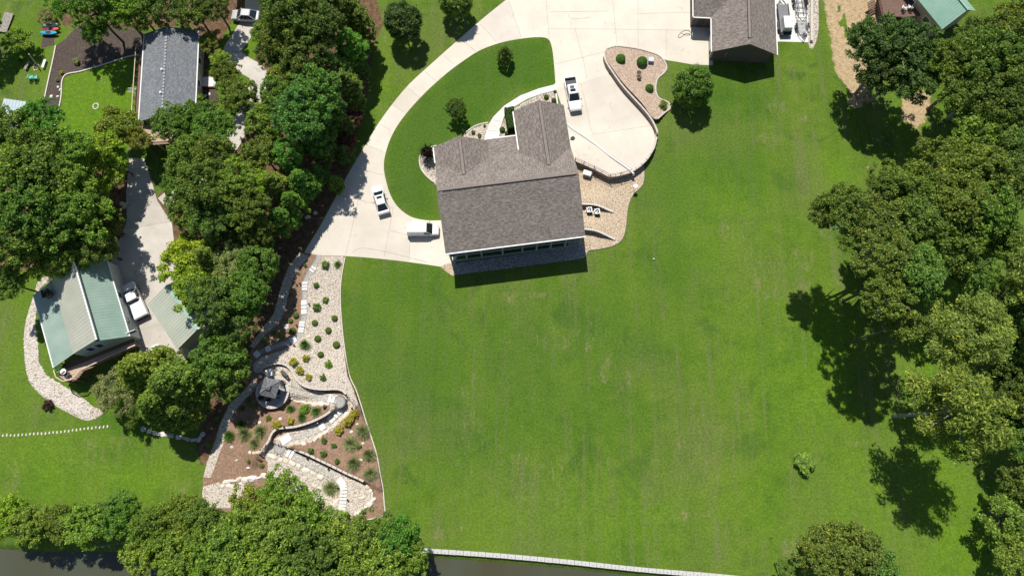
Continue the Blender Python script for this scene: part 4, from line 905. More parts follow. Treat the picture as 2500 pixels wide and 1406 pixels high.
# ---- gazebo on its round patio
gz = PATIO_Z+2.3
gc = [G(*p, gz) for p in A2([(785, 330), (970, 378), (905, 578), (695, 525)])]; gap = G(*A2([(845, 428)])[0], gz+0.75)
cen = sum(gc, Vector())/4; gang = math.atan2(gc[1].y-gc[0].y, gc[1].x-gc[0].x)
patio = thing('round_patio', Vector((PATIO_C.x, PATIO_C.y, 0)), 'round raised stone patio with low seat wall under the gazebo', 'patio')
MB().disc((0, 0), PATIO_R, -0.1, PATIO_Z, 40).build('retaining_ring', MAT['stone_wall'], patio)
MB().disc((0, 0), PATIO_R-0.35, PATIO_Z-0.02, PATIO_Z+0.012, 40).build('floor', MAT['paver_grey'], patio)
n = 34
for k in range(n):
    a0 = 2*math.pi*k/n; a1 = 2*math.pi*(k+0.93)/n; r0, r1 = PATIO_R-0.36, PATIO_R+0.06
    if 0.15 < (a0 % (2*math.pi)) < 2.6: z1 = PATIO_Z+0.03
    else: z1 = PATIO_Z+0.14
    MB().prism([(r0*math.cos(a0), r0*math.sin(a0)), (r1*math.cos(a0), r1*math.sin(a0)), (r1*math.cos(a1), r1*math.sin(a1)), (r0*math.cos(a1), r0*math.sin(a1))], PATIO_Z+0.004, z1).build('cap_stone', MAT['stone_cap'], patio)
gaz = thing('gazebo', Vector((cen.x, cen.y, PATIO_Z)), 'square gazebo with charcoal metal hip roof on the round patio', 'gazebo', gang)
hs = (gc[1]-gc[0]).length/2; hs2 = (gc[2]-gc[1]).length/2; zt = 2.3; za = 3.05
co4 = [(-hs, hs2, zt), (hs, hs2, zt), (hs, -hs2, zt), (-hs, -hs2, zt)]
for i in range(4): MB().slab([co4[(i+1) % 4], co4[i], (0, 0, za)], 0.05).build('roof_panel', MAT['gazebo_roof'], gaz)
for i in range(4): MB().beam((co4[i][0], co4[i][1], zt+0.03), (0, 0, za+0.03), 0.07, 0.05).build('hip_rib', MAT['dark_grey'], gaz)
for i in range(4):
    a_, b_ = Vector(co4[i]), Vector(co4[(i+1) % 4])
    for t_ in (0.33, 0.67): MB().beam(a_.lerp(b_, t_)+Vector((0, 0, 0.02)), Vector((0, 0, za)).lerp(a_.lerp(b_, t_), 0.33)+Vector((0, 0, 0.02)), 0.03, 0.03).build('seam', MAT['dark_grey'], gaz)
c2 = [(x*0.24, y*0.24, za+0.02) for x, y, z in co4]
cu = MB().prism([(p[0], p[1]) for p in c2], za-0.25, za+0.03).build('cupola', MAT['black'], gaz)
for i in range(4): MB().slab([(c2[(i+1) % 4][0]*1.15, c2[(i+1) % 4][1]*1.15, za+0.05), (c2[i][0]*1.15, c2[i][1]*1.15, za+0.05), (0, 0, za+0.28)], 0.03).build('cupola_panel', MAT['gazebo_roof'], gaz)
for x in (-1, 1):
    for y in (-1, 1): MB().box((x*(hs-0.2), y*(hs2-0.2), zt/2), (0.14, 0.14, zt)).build('post', MAT['black'], gaz)
def simple_seat(px, z, label, rz):
    return chair('garden_chair', G(*px, z), rz, label, 'black')
simple_seat(A2([(992, 400)])[0], PATIO_Z, 'black chair at the right edge of the round patio', 1.2); simple_seat(A2([(940, 500)])[0], PATIO_Z, 'black chair in the gazebo shade nearest the path', 1.6); simple_seat(A2([(835, 575)])[0], PATIO_Z, 'black chair in the gazebo shade at the front edge', 3.0); simple_seat(A2([(760, 560)])[0], PATIO_Z, 'black chair by the front left gazebo post', 2.4)
bx = thing('patio_cabinet', G(*A2([(850, 285)])[0], 0.9), 'white square cabinet beside the curved wall behind the gazebo', 'cabinet', 0.12)
bevel(MB().box((0, 0, 0.45), (0.85, 0.85, 0.9)).build('body', MAT['white_paint'], bx), 0.03); MB().box((0, 0, 0.92), (0.92, 0.92, 0.05)).build('lid', MAT['white_paint'], bx); MB().box((0.2, -0.43, 0.55), (0.04, 0.03, 0.2)).build('handle', MAT['dark_grey'], bx)
gl = thing('grill', G(*A2([(1030, 308)])[0], 0.6), 'black barbecue grill on the tan flagstones behind the gazebo', 'grill', -0.75)
bevel(MB().box((0, 0, 0.85), (0.95, 0.5, 0.32)).build('firebox', MAT['black'], gl), 0.06); bevel(MB().box((0, 0.05, 1.06), (0.9, 0.42, 0.16)).build('lid', MAT['dark_grey'], gl), 0.06)
for s in (-1, 1): MB().box((s*0.62, 0, 0.92), (0.28, 0.45, 0.04)).build('side_shelf', MAT['dark_grey'], gl)
for x in (-0.4, 0.4):
    for y in (-0.18, 0.18): MB().box((x, y, 0.35), (0.05, 0.05, 0.7)).build('leg', MAT['black'], gl)
rp = thing('red_cooler', G(*A2([(742, 328)])[0], 0.9), 'small red cooler beside the gazebo roof', 'cooler'); bevel(MB().box((0, 0, 0.2), (0.45, 0.4, 0.4)).build('box', MAT['red_plastic'], rp), 0.03); MB().box((0, 0, 0.42), (0.48, 0.43, 0.05)).build('lid', MAT['white_paint'], rp)
sheet('flagstone_patch', A2([(960, 290), (990, 265), (1060, 260), (1095, 300), (1100, 350), (1070, 385), (1040, 370), (985, 330)]), 0.045, MAT['flagstone'], bank, 0.3)
# ------------------------------------------------------------------ retaining walls, paths, steps
def side_vec(line, i):
    d = line[min(i+1, len(line)-1)]-line[max(i-1, 0)]; return Vector((-d.y, d.x, 0)).normalized()
def retaining_wall(name, line, h0, label, cap_len, body='stone_wall', cap='stone_cap', thick=0.26, base=None, zfun=None, capw=0.30, gap=0.03):
    o = thing(name, (line[0].x, line[0].y, 0), label, 'wall'); off = Vector((line[0].x, line[0].y, 0))
    m = MB(); vs = []; n = len(line)
    for i, p in enumerate(line):
        s = side_vec(line, i); z1 = zfun(p) if zfun else h0
        for q, z in ((p-s*thick/2, -0.05), (p+s*thick/2, -0.05), (p+s*thick/2, z1-0.09), (p-s*thick/2, z1-0.09)): vs.append(Vector((q.x, q.y, z))-off)
    fs = [(4*i+k, 4*i+(k+1) % 4, 4*i+4+(k+1) % 4, 4*i+4+k) for i in range(n-1) for k in range(4)]+[(3, 2, 1, 0), tuple(4*(n-1)+k for k in range(4))]
    m.add(vs, fs); m.build('wall_body', MAT[body], o)
    pts = resample(line, cap_len); rnd = random.Random(len(pts))
    for a, b in zip(pts, pts[1:]):
        za = (zfun(a) if zfun else h0); c = (a+b)/2; d = b-a; L = math.hypot(d.x, d.y)
        bl = MB().box((c.x-off.x, c.y-off.y, za-0.04+rnd.uniform(-0.012, 0.012)), (L-gap, capw*rnd.uniform(0.95, 1.05), 0.10), math.atan2(d.y, d.x)).build('cap_stone', MAT[cap], o)
    return o
def taper(line, h):
    L = [0.0]
    for a, b in zip(line, line[1:]): L.append(L[-1]+math.hypot(b.x-a.x, b.y-a.y))
    T = L[-1]
    def f(p):
        k = min(range(len(line)), key=lambda i: (line[i].x-p.x)**2+(line[i].y-p.y)**2); s = L[k]
        return h*max(0.12, min(1.0, s/1.6+0.25, (T-s)/1.6+0.25))
    return f
retaining_wall('retaining_wall', WALLS['arc'], HW, 'long curved retaining wall sweeping behind the gazebo to the upper round landing', 0.75, zfun=taper(WALLS['arc'], HW))
retaining_wall('retaining_wall', WALLS['mid'], HW, 'S shaped retaining wall between the two round landings', 0.62, zfun=taper(WALLS['mid'], HW))
retaining_wall('retaining_wall', WALLS['low'], 0.9, 'straight retaining wall of capped blocks below the lower round landing', 0.85, zfun=taper(WALLS['low'], 0.9), gap=0.09)
retaining_wall('retaining_wall', GW1, 0.8, 'short stepped wall in the gravel just above the air conditioners', 0.30, cap='stone_white', zfun=lambda p: 1.0*max(0.1, min(1, (GW1[-1].x-p.x)/3.0+0.12)))
retaining_wall('retaining_wall', GW2, 0.8, 'short stepped wall in the gravel below the air conditioners', 0.30, cap='stone_white', zfun=lambda p: 1.0*max(0.1, min(1, (GW2[-1].x-p.x)/3.0+0.12)))
retaining_wall('retaining_wall', BEDW, 0.8, 'brown curved wall holding the mulch bed beside the white pickup', 0.9, zfun=lambda p: 1.0+float(pad_h(p.x, p.y))*0.9, capw=0.26)
PADL = pad_fix([(1404, 392), (1425, 401), (1450, 412), (1489, 432), (1515, 427), (1540, 420), (1562, 406), (1580, 388), (1594, 366), (1602, 340), (1603, 318)])
retaining_wall('retaining_wall', PADL, 1.2, 'retaining wall round the raised end of the parking pad', 1.15, zfun=lambda p: float(pad_h(p.x, p.y))+0.10, capw=0.34, gap=0.10)
rl = thing('pad_railing', PADL[0], 'dark metal railing along the wall below the parking pad', 'railing'); o0 = PADL[0]
for a, b in zip(PADL[:5], PADL[1:6]):
    for z in (0.45, 0.95): MB().beam(a-o0+Vector((0, 0, z)), b-o0+Vector((0, 0, z)), 0.05, 0.05).build('rail', MAT['rail_red'], rl)
    MB().box(a-o0+Vector((0, 0, 0.5)), (0.10, 0.10, 1.0)).build('post', MAT['rail_red'], rl)
dp_ = pad_fix([(1386, 305), (1400, 317), (1440, 343), (1490, 382), (1530, 410), (1543, 422)])
dr = thing('drain_pipe', dp_[0], 'white drain pipe lying diagonally across the parking pad', 'pipe')
MB().tube([p-dp_[0]+Vector((0, 0, 0.10)) for p in smooth_line(dp_, 3)], 0.13, 8).build('pipe', MAT['white_paint'], dr)
e0 = dp_[-1]-dp_[0]; MB().tube([e0+Vector((0, 0, 0.10)), e0+Vector((0.25, -0.15, 0.05)), e0+Vector((0.3, -0.2, -0.5))], 0.15, 8).build('elbow', MAT['white_paint'], dr)
tw = retaining_wall('trailer_wall', [G(1979, -60), G(1979, -20), G(1979, 40), G(1979, 104)], 0.5, 'low grey block wall between the trailer pad and the gravel strip', 1.6, 'stone_grey', 'stone_cap', capw=0.45)
# concrete edging round the beds, one thing per bed
def edging(px, label, closed=False, w=0.16, mat='stone_white', step=0.6, h=None, z=0.06):
    ln = smooth_line(GP(px), 4, closed)
    if closed: ln.append(ln[0])
    o = thing('bed_edging', ln[0], label, 'edging'); pts = resample(ln, step)
    for a, b in zip(pts, pts[1:]):
        c = (a+b)/2-ln[0]; d = b-a; hz = float(h((a.x+b.x)/2, (a.y+b.y)/2)) if h else 0
        MB().box((c.x, c.y, hz+z), (d.length-0.02, w, 0.16), math.atan2(d.y, d.x)).build('block', MAT[mat], o)
edging(P1([(1755, 160), (1850, 122), (2000, 135), (2120, 165), (2220, 205), (2275, 290), (2255, 345), (2195, 400), (2180, 500), (2210, 570), (2285, 595), (2305, 650), (2260, 690), (2190, 760)]), 'pale block edging round the mulch bed beside the driveway', w=0.2, mat='stone_cap', h=bed_h)
edging(P1([(300, 970), (250, 985), (190, 1010), (155, 1075), (165, 1160), (205, 1220), (260, 1270), (310, 1298)]), 'white edging of the rounded bed at the west corner of the big house')
edging(P1([(545, 862), (640, 798), (745, 773)]), 'white edging of the small bed left of the front walk')
edging(P4([(480, 395), (460, 500), (420, 680), (380, 880), (365, 1060)]), 'pale stone edging on the left side of the dark mulch strip', w=0.18, step=0.5)
edging(P4([(1225, 470), (1100, 490), (900, 555), (700, 615), (548, 660), (525, 850), (470, 1090)]), 'pale stone edging between the dark mulch and the bright lawn', w=0.18, step=0.5)
edging([(843, 628), (835, 670), (831, 720), (835, 792), (844, 867), (854, 918), (869, 950), (882, 989), (893, 1025), (908, 1070), (921, 1112), (927, 1149), (935, 1190), (938, 1225), (938, 1257), (905, 1266), (875, 1274)], 'thin pale edging between the terraced garden and the big lawn', w=0.14)
edging(P2([(2225, 0), (2240, 80), (2225, 200), (2130, 300), (2085, 420), (2065, 600), (2030, 720), (1960, 775), (1860, 805), (1760, 822), (1710, 825), (1685, 868)]), 'dark edging between the tan side gravel and the lawn', w=0.08, mat='stone_dark', z=0.0)
# stepping stones and low stone row on the left lawn
ss = thing('stepping_stones', G(0, 1063), 'line of small pale stones across the lower left lawn', 'stones'); o0 = G(0, 1063)
rnd = random.Random(2); ln = smooth_line(GP([(-30, 1064), (60, 1061), (150, 1054), (210, 1046), (270, 1040)]), 6)
for p in resample(ln, 0.55):
    MB().box(p-o0+Vector((0, rnd.uniform(-0.05, 0.05), 0.03)), (0.22, 0.36*rnd.uniform(0.8, 1.2), 0.08), rnd.uniform(-0.2, 0.2), taper=0.8).build('stone', MAT['stone_white'], ss)
def rock_mesh(seed, sq=0.6):
    bm = bmesh.new(); bmesh.ops.create_icosphere(bm, subdivisions=2, radius=0.5); r = random.Random(seed)
    for i in range(7):
        nrm = Vector((r.gauss(0, 1), r.gauss(0, 1), r.gauss(0, 0.8))).normalized(); c = nrm*r.uniform(0.26, 0.40)
        bmesh.ops.bisect_plane(bm, geom=bm.verts[:]+bm.edges[:]+bm.faces[:], plane_co=c, plane_no=nrm, clear_outer=True)
        ed = [e for e in bm.edges if e.is_boundary]
        if ed: bmesh.ops.contextual_create(bm, geom=ed)
    for v in bm.verts: v.co.z = v.co.z*sq+0.12
    me = bpy.data.meshes.new('rock'); bm.to_mesh(me); bm.free(); return me
ROCKM = {}
for mt in ('stone_tan', 'stone_white', 'stone_grey', 'stone_river'):
    for k in range(4):
        me = rock_mesh(k*7+3); me.materials.append(MAT[mt]); ROCKM[mt, k] = me
def boulder_row(pts, label, mats=('stone_tan', 'stone_river'), sz=(0.7, 1.1), h=bank, seed=1, name='boulder_row'):
    """pts: plan points of individual stones"""
    g0 = G(*pts[0]); o = thing(name, g0, label, 'stones'); r = random.Random(seed)
    for i, p in enumerate(pts):
        c = G(*p[:2]); s = p[2] if len(p) > 2 else r.uniform(*sz)
        nb = G(*pts[i+1][:2]) if i+1 < len(pts) else G(*pts[i-1][:2]); d = nb-c
        q = link('stone', ROCKM[r.choice(mats), r.randrange(4)], o); q.location = (c.x-g0.x, c.y-g0.y, float(h(c.x, c.y)) if h else 0)
        q.scale = (s*r.uniform(1.0, 1.45), s*r.uniform(0.55, 0.85), s*r.uniform(0.4, 0.65)); q.rotation_euler = (r.uniform(-0.15, 0.15), r.uniform(-0.15, 0.15), math.atan2(d.y, d.x)+r.uniform(-0.3, 0.3)+(math.pi if r.random() < 0.5 else 0))
    return o
boulder_row(A2([(1080, 562), (1130, 592), (1185, 612), (1230, 622), (1300, 632), (1375, 645), (1440, 640), (1510, 645)]), 'row of tan boulders below the path right of the gazebo', sz=(0.75, 1.05), seed=3)
boulder_row(A2([(1760, 710), (1715, 755), (1690, 790), (1650, 820), (1590, 870), (1530, 920), (1480, 960), (1420, 1005), (1370, 1040), (1310, 1075), (1240, 1090), (1180, 1090), (1110, 1100)]), 'row of tan boulders along the lower side of the winding path', sz=(0.7, 1.1), seed=4)
boulder_row(A2([(860, 1235), (900, 1250), (960, 1270), (1020, 1285), (1095, 1310), (1170, 1345), (1230, 1390)])+A3([(1260, 690), (1330, 725), (1420, 770)]), 'row of tan boulders beside the straight lower path', sz=(0.75, 1.15), seed=5)
boulder_row(A3([(1590, 1000), (1600, 950), (1540, 960), (1480, 1000), (1520, 1010), (1590, 1060), (1560, 1100), (1470, 960), (1420, 900), (1350, 870)]), 'tumbled tan boulders left of the long white stairs', sz=(0.7, 1.2), seed=6)
boulder_row(A3([(1960, 880), (1990, 930), (2010, 980), (2020, 1030), (1980, 1080), (1930, 1120), (1890, 1150), (1830, 1190), (1760, 1230), (1700, 1260)]), 'row of pale boulders round the pointed lower stone bed', sz=(0.6, 0.95), mats=('stone_river', 'stone_white'), seed=7)
boulder_row(A3([(300, 870), (340, 830), (410, 810), (480, 795), (380, 880), (450, 870), (500, 850), (560, 800), (640, 785), (720, 775), (780, 755), (850, 770)]), 'cluster of white boulders at the bottom edge of the shaded mulch bed', sz=(0.8, 1.4), mats=('stone_white',), seed=8)
boulder_row(A2([(640, 1190), (690, 1195), (740, 1190)]), 'three flat stones at the lower end of the S shaped wall', sz=(0.5, 0.7), seed=9)
for pts, lb in (([(670, 850), (735, 850)], 'pair of white flat rocks above the green grass clumps'), ([(985, 810)], 'single white flat rock between two yellow shrubs'), ([(1225, 725)], 'pale driftwood rock beside the bright green shrub'), ([(1585, 1145)], 'flat white rock among the small dark shrubs'), ([(1905, 1085)], 'flat white rock beside the large grass clump near the lawn'), ([(1840, 865)], 'slanted pale rock below the yellow shrubs near the lawn'), ([(1890, 1275)], 'white flat rock between the two lower grass clumps'), ([(1770, 955)], 'tiny white rock right of the lowest yellow shrub'), ([(400, 1130)], 'grey flat rock in the shaded mulch'), ([(460, 1280)], 'smaller grey rock low in the shaded mulch'), ([(600, 1365)], 'pale stone lying on the brown mulch'), ([(1390, 285)], 'flat pale rock in the white stone bed between the shrubs'), ([(1890, 998)], 'isolated pale rock')):
    if lb == 'isolated pale rock': continue
    boulder_row(A2(pts), lb, sz=(0.4, 0.62), mats=('stone_white',) if 'grey' not in lb else ('stone_grey',), seed=len(lb), name='garden_rock')
boulder_row(A1([(1030, 925)]), 'large white boulder in the mulch beside the white steps', sz=(1.1, 1.2), mats=('stone_white',), name='garden_rock')
boulder_row(A1([(1285, 1040)]), 'flat tan rock above the spiky grass clump in the stone bed', sz=(0.7, 0.8), name='garden_rock', seed=2)
boulder_row(A1([(935, 130)]), 'grey white rock at the edge of the woods by the garden top', sz=(1.0, 1.1), mats=('stone_white',), h=None, name='garden_rock', seed=4)
boulder_row(A3([(1895, 1005)]), 'flat pale rock inside the pointed lower stone bed', sz=(0.8, 0.9), mats=('stone_river',), name='garden_rock', seed=6)
boulder_row([(350, 1047), (365, 1053), (382, 1057), (400, 1060), (418, 1063), (436, 1067), (455, 1071), (473, 1073), (488, 1070), (495, 1060)], 'low white stone row curving under the cedar trees', sz=(0.9, 1.1), mats=('stone_white', 'stone_grey'), h=None, seed=12)
boulder_row(P4([(500, 750), (515, 770), (495, 830), (440, 830), (425, 850)]), 'scattered pale stones in the dark mulch strip', sz=(0.4, 0.7), mats=('stone_white',), h=None, seed=13)
boulder_row([(505, 245), (500, 236), (512, 230), (508, 258)], 'white rocks in the dark bed beside the entry terrace', sz=(0.5, 0.8), mats=('stone_white',), h=None, seed=14)
boulder_row([(306, 503), (312, 497), (298, 498)], 'pale boulders at the bend of the shaded lane', sz=(0.8, 1.1), mats=('stone_tan',), h=None, seed=15)
boulder_row(P1([(720, 800), (690, 815), (650, 840), (685, 855), (620, 850)]), 'small brown rocks in the bed left of the front walk', sz=(0.35, 0.5), mats=('stone_tan',), h=None, seed=16)
boulder_row([(770, 520), (752, 530)], 'two pale rocks in the shade at the wood edge by the driveway', sz=(0.7, 0.9), mats=('stone_tan',), h=None, seed=17)

# garden path: paver strips with dark borders, white treads, round landings
def path_strip(name, px, width, h=bank, z=0.045):
    ln = smooth_line(GP(px), 5); o = link(name, None); tag(o, kind='structure')
    ribbon('paving', ln, width, z, MAT['paver_grey'], h, o)
    for s in (-1, 1): ribbon('border', ln, 0.12, z+0.012, MAT['paver_border'], h, o, s*(width/2-0.02))
    return o
path_strip('garden_path', A1([(1395, 108), (1390, 150), (1360, 205), (1315, 275), (1265, 365), (1240, 435), (1237, 520), (1233, 640), (1230, 770), (1220, 840), (1207, 900), (1195, 980), (1180, 1030), (1140, 1072), (1085, 1105), (990, 1140), (900, 1172), (815, 1200), (745, 1232), (685, 1285)]), 0.80)
path_strip('garden_path', A2([(1045, 468), (1120, 485), (1210, 512), (1320, 548), (1430, 572), (1560, 592), (1620, 605)]), 0.92)
path_strip('garden_path', A2([(1660, 660), (1640, 710), (1590, 770), (1540, 812), (1480, 860), (1405, 915), (1320, 965), (1200, 1000), (1095, 1018), (1040, 1045), (990, 1090)]), 0.92)
path_strip('garden_path', A2([(985, 1165), (1060, 1205), (1130, 1240)])+A3([(1300, 620), (1480, 705), (1640, 790)]), 1.15)
def steps(label, px, n, width, depth, h=bank):
    ln = GP(px); ln = smooth_line(ln, 6); L = sum((b-a).length for a, b in zip(ln, ln[1:])); o = thing('stone_steps', ln[0], label, 'steps')
    pts = resample(ln, L/max(1, n)*0.9999)
    for i in range(n):
        c = ln[0] if n == 1 else ln[min(int((i+0.5)/n*(len(ln)-1)), len(ln)-1)].lerp(ln[min(int((i+0.5)/n*(len(ln)-1))+1, len(ln)-1)], ((i+0.5)/n*(len(ln)-1)) % 1)
        j = min(max(int((i+0.5)/n*(len(ln)-1)), 0), len(ln)-2); d = ln[j+1]-ln[j]
        q = MB().box((c.x-ln[0].x, c.y-ln[0].y, float(h(c.x, c.y))+0.09+0.05*(n-i)/n), (depth, width, 0.12), math.atan2(d.y, d.x)).build('tread', MAT['tread'], o)
        bevel(q, 0.015, 1)
steps('two white treads near the top of the garden path', A1([(1350, 250), (1310, 295)]), 2, 0.85, 0.32)
steps('three white treads, second flight from the garden top', A1([(1243, 418), (1237, 508)]), 3, 0.85, 0.36)
steps('five white treads halfway down the mulch side path', A1([(1232, 628), (1230, 780)]), 5, 0.85, 0.38)
steps('four white treads beside the large white boulder', A1([(1212, 868), (1195, 990)]), 4, 0.85, 0.36)
steps('broad white slab where the garden path bends left', A1([(1120, 1085), (1050, 1120)]), 1, 0.95, 0.95)
steps('white slab in the path just before its shaded end', A1([(845, 1190), (785, 1215)]), 1, 0.85, 0.75)
steps('pale slab at the shaded upper left end of the garden path', A1([(720, 1250), (665, 1300)]), 1, 0.95, 0.8)
steps('two white treads before the upper round landing', A2([(1530, 582), (1600, 602)]), 2, 1.0, 0.42)
steps('five white treads leading down from the upper round landing', A2([(1655, 695), (1520, 830)]), 5, 1.05, 0.42)
steps('white square slab in the middle of the winding path', A2([(1440, 895), (1370, 940)]), 1, 1.0, 0.85)
steps('broad white slab above the lower round landing', A2([(1085, 1010), (1000, 1070)]), 2, 1.1, 0.75)
steps('two white treads just below the lower round landing', A2([(1040, 1190), (1105, 1225)]), 2, 1.15, 0.42)
steps('long flight of white stairs curving down to the shore trees', A3([(1628, 795), (1665, 835), (1685, 900), (1682, 1000), (1672, 1100), (1655, 1180), (1640, 1250)]), 16, 0.98, 0.34)
for c, lb in ((A2([(1655, 620)])[0], 'upper round paved landing of the garden path'), (A2([(952, 1140)])[0], 'lower round paved landing of the garden path')):
    p = G(*c); hz = float(bank(p.x, p.y)); o = thing('round_landing', (p.x, p.y, 0), lb, 'landing')
    MB().disc((0, 0), 0.86, 0, hz+0.10, 32).build('paving', MAT['paver_grey'], o); MB().ring((0, 0), 0.74, 0.88, 0, hz+0.125, 32).build('border', MAT['paver_border'], o)
# seawall
SW = smooth_line(GP([(1028, 1342), (1045, 1343.5), (1214, 1355), (1380, 1370), (1560, 1389), (1758, 1406), (1900, 1421), (2050, 1438)]), 6)
sw_o = thing('seawall', SW[0], 'pale concrete block seawall along the lake edge of the lawn', 'seawall'); pts = resample(SW, 1.02); rnd = random.Random(8)
m = MB(); vs = []
for i, p in enumerate(SW):
    s = side_vec(SW, i)
    for q, z in ((p-s*0.22, -2.2), (p+s*0.25, -2.2), (p+s*0.25, 0.02), (p-s*0.22, 0.02)): vs.append(Vector((q.x, q.y, z))-SW[0])
m.add(vs, [(4*i+k, 4*i+(k+1) % 4, 4*i+4+(k+1) % 4, 4*i+4+k) for i in range(len(SW)-1) for k in range(4)]); m.build('core', MAT['stone_dark'], sw_o)
for a, b in zip(pts, pts[1:]):
    c = (a+b)/2-SW[0]; d = b-a; an = math.atan2(d.y, d.x)
    bo = MB().box((c.x, c.y, 0.03+rnd.uniform(-0.02, 0.02)), (0.985, 0.60*rnd.uniform(0.97, 1.03), 0.32), an+rnd.uniform(-0.015, 0.015)).build('block', MAT['stone_grey'], sw_o); bevel(bo, 0.02, 1)
    MB().disc((c.x-0.06*math.sin(-an), c.y-0.08, ), 0.06, 0.15, 0.215, 8).build('anchor', MAT['dark_grey'], bo)
# ------------------------------------------------------------------ vehicles (nose towards +Y in local axes)
def rrect(hx, y0, y1, r, z, n=4, front=None):
    """rounded rectangle outline in plan"""
    out = []
    for cx, cy, a0 in ((hx-r, y1-r, 0), (-hx+r, y1-r, 90), (-hx+r, y0+r, 180), (hx-r, y0+r, 270)):
        for k in range(n+1):
            a = math.radians(a0+90*k/n); out.append(Vector((cx+r*math.cos(a), cy+r*math.sin(a), z)))
    return out
def wheel(o, x, y, r=0.36, w=0.24):
    t = MB(); pts = [(x-w/2, y, r), (x+w/2, y, r)]
    t.tube(pts, r, 18, smooth=False); ty = t.build('wheel', MAT['rubber'], o)
    s = 1 if x > 0 else -1
    MB().tube([(x+s*(w/2-0.02), y, r), (x+s*(w/2+0.012), y, r)], r*0.62, 14, smooth=False).build('rim', MAT['steel'], ty)
def pane(o, name, quad, off=0.012, inset=0.06, mat='glass'):
    q = [Vector(p) for p in quad]; c = sum(q, Vector())/4; n = (q[1]-q[0]).cross(q[3]-q[0]).normalized()
    vs = []
    for p in q:
        d = (c-p); L = d.length; vs.append(p+d*(inset/L)+n*off)
    return MB().add(vs+[v-n*0.01 for v in vs], [(0, 1, 2, 3), (7, 6, 5, 4), (0, 4, 5, 1), (1, 5, 6, 2), (2, 6, 7, 3), (3, 7, 4, 0)]).build(name, MAT[mat], o)
def cabin(o, yb0, yb1, yt0, yt1, hb, ht, zb, zt, mat, side_split=2, rear_glass=True):
    b = rrect(hb, yb0, yb1, 0.18, zb, 2); t_ = rrect(ht, yt0, yt1, 0.16, zt-0.05, 2); t2 = rrect(ht-0.10, yt0+0.10, yt1-0.12, 0.14, zt, 2)
    c = MB().loft([b, t_, t2], smooth=False).build('cabin', MAT[mat], o)
    B = lambda x, y: Vector((x, y, zb)); T = lambda x, y: Vector((x, y, zt-0.05))
    pane(c, 'windshield', [B(-hb+.05, yb1), B(hb-.05, yb1), T(ht-.05, yt1), T(-ht+.05, yt1)][::-1] if False else [B(hb-.05, yb1), B(-hb+.05, yb1), T(-ht+.05, yt1), T(ht-.05, yt1)])
    if rear_glass: pane(c, 'rear_window', [B(-hb+.05, yb0), B(hb-.05, yb0), T(ht-.05, yt0), T(-ht+.05, yt0)])
    for s in (-1, 1):
        n = side_split
        for k in range(n):
            a, e = k/n, (k+1)/n
            q = [B(s*hb, yb0+.25+(yb1-yb0-.6)*a), B(s*hb, yb0+.25+(yb1-yb0-.6)*e), T(s*ht, yt0+.12+(yt1-yt0-.3)*e), T(s*ht, yt0+.12+(yt1-yt0-.3)*a)]
            if s < 0: q = q[::-1]
            pane(c, 'side_window', q, 0.014, 0.05)
    return c
def body_loft(o, secs, mat, name='body'):
    """secs: (y, half width, z bottom, z top, shoulder radius)"""
    rings = []
    for y, hw, z0, z1, r in secs:
        ring = [Vector((-hw+0.06, y, z0)), Vector((hw-0.06, y, z0)), Vector((hw, y, z0+0.12)), Vector((hw, y, z1-r))]
        for k in (1, 2): a = math.pi/2*k/3; ring.append(Vector((hw-r+r*math.cos(a), y, z1-r+r*math.sin(a))))
        ring += [Vector((hw-r, y, z1)), Vector((-hw+r, y, z1))]
        for k in (2, 1): a = math.pi/2*k/3; ring.append(Vector((-hw+r-r*math.cos(a), y, z1-r+r*math.sin(a))))
        ring += [Vector((-hw, y, z1-r)), Vector((-hw, y, z0+0.12))]
        rings.append(ring)
    return MB().loft(rings[::-1]).build(name, MAT[mat], o)
def mirrors(o, y, x, z, mat):
    for s in (-1, 1): MB().box((s*(x+0.10), y, z), (0.22, 0.10, 0.16)).build('mirror', MAT[mat], o)
def lamps(o, L, w, z, rear=True):
    for s in (-1, 1):
        bevel(MB().box((s*w*0.74, L/2-0.20, z+0.02), (0.26, 0.26, 0.12), -s*0.35).build('headlight', MAT['steel'], o), 0.04)
        MB().box((s*(w-0.16), -L/2+0.08, z+0.1), (0.16, 0.12, 0.24)).build('tail_light', MAT['tail_red'], o)
def suv(loc, rz, label, mat, L=4.75, W=1.92, roof_glass=True):
    o = thing('parked_car', loc, label, 'car', rz); h = L/2; w = W/2
    bd = body_loft(o, [(-h, w*0.86, 0.42, 0.86, .12), (-h+.12, w*.97, 0.30, 1.0, .14), (-h*.5, w, 0.26, 1.02, .14), (0, w, .26, 1.0, .14), (h*.42, w, .26, 1.0, .16), (h*.75, w*.98, .28, .95, .18), (h-.18, w*.92, .32, .84, .2), (h, w*.74, .42, .70, .14)], mat)
    c = cabin(o, -h*.84, h*.58, -h*.44, h*.20, w*.93, w*.72, 0.96, 1.66, mat, 3)
    if roof_glass: MB().box((0, h*.20-0.42, 1.662), (w*0.9, 0.42, 0.02)).build('sunroof', MAT['glass'], c)
    for s in (-1, 1): MB().beam((s*w*.66, -h*.40, 1.68), (s*w*.66, h*.12, 1.68), 0.04, 0.04).build('roof_rail', MAT['mid_grey'], c)
    for x in (-w+.13, w-.13):
        for y in (-h*.58, h*.60): wheel(o, x, y)
    mirrors(o, h*.33, w, 1.02, mat); lamps(o, L, w, .72)
    MB().box((0, h-.02, .52), (w*1.1, .05, .16)).build('grille', MAT['black'], bd); MB().box((0, -h-.0, .48), (w*1.5, .08, .16)).build('bumper', MAT['mid_grey'], bd)
    return o
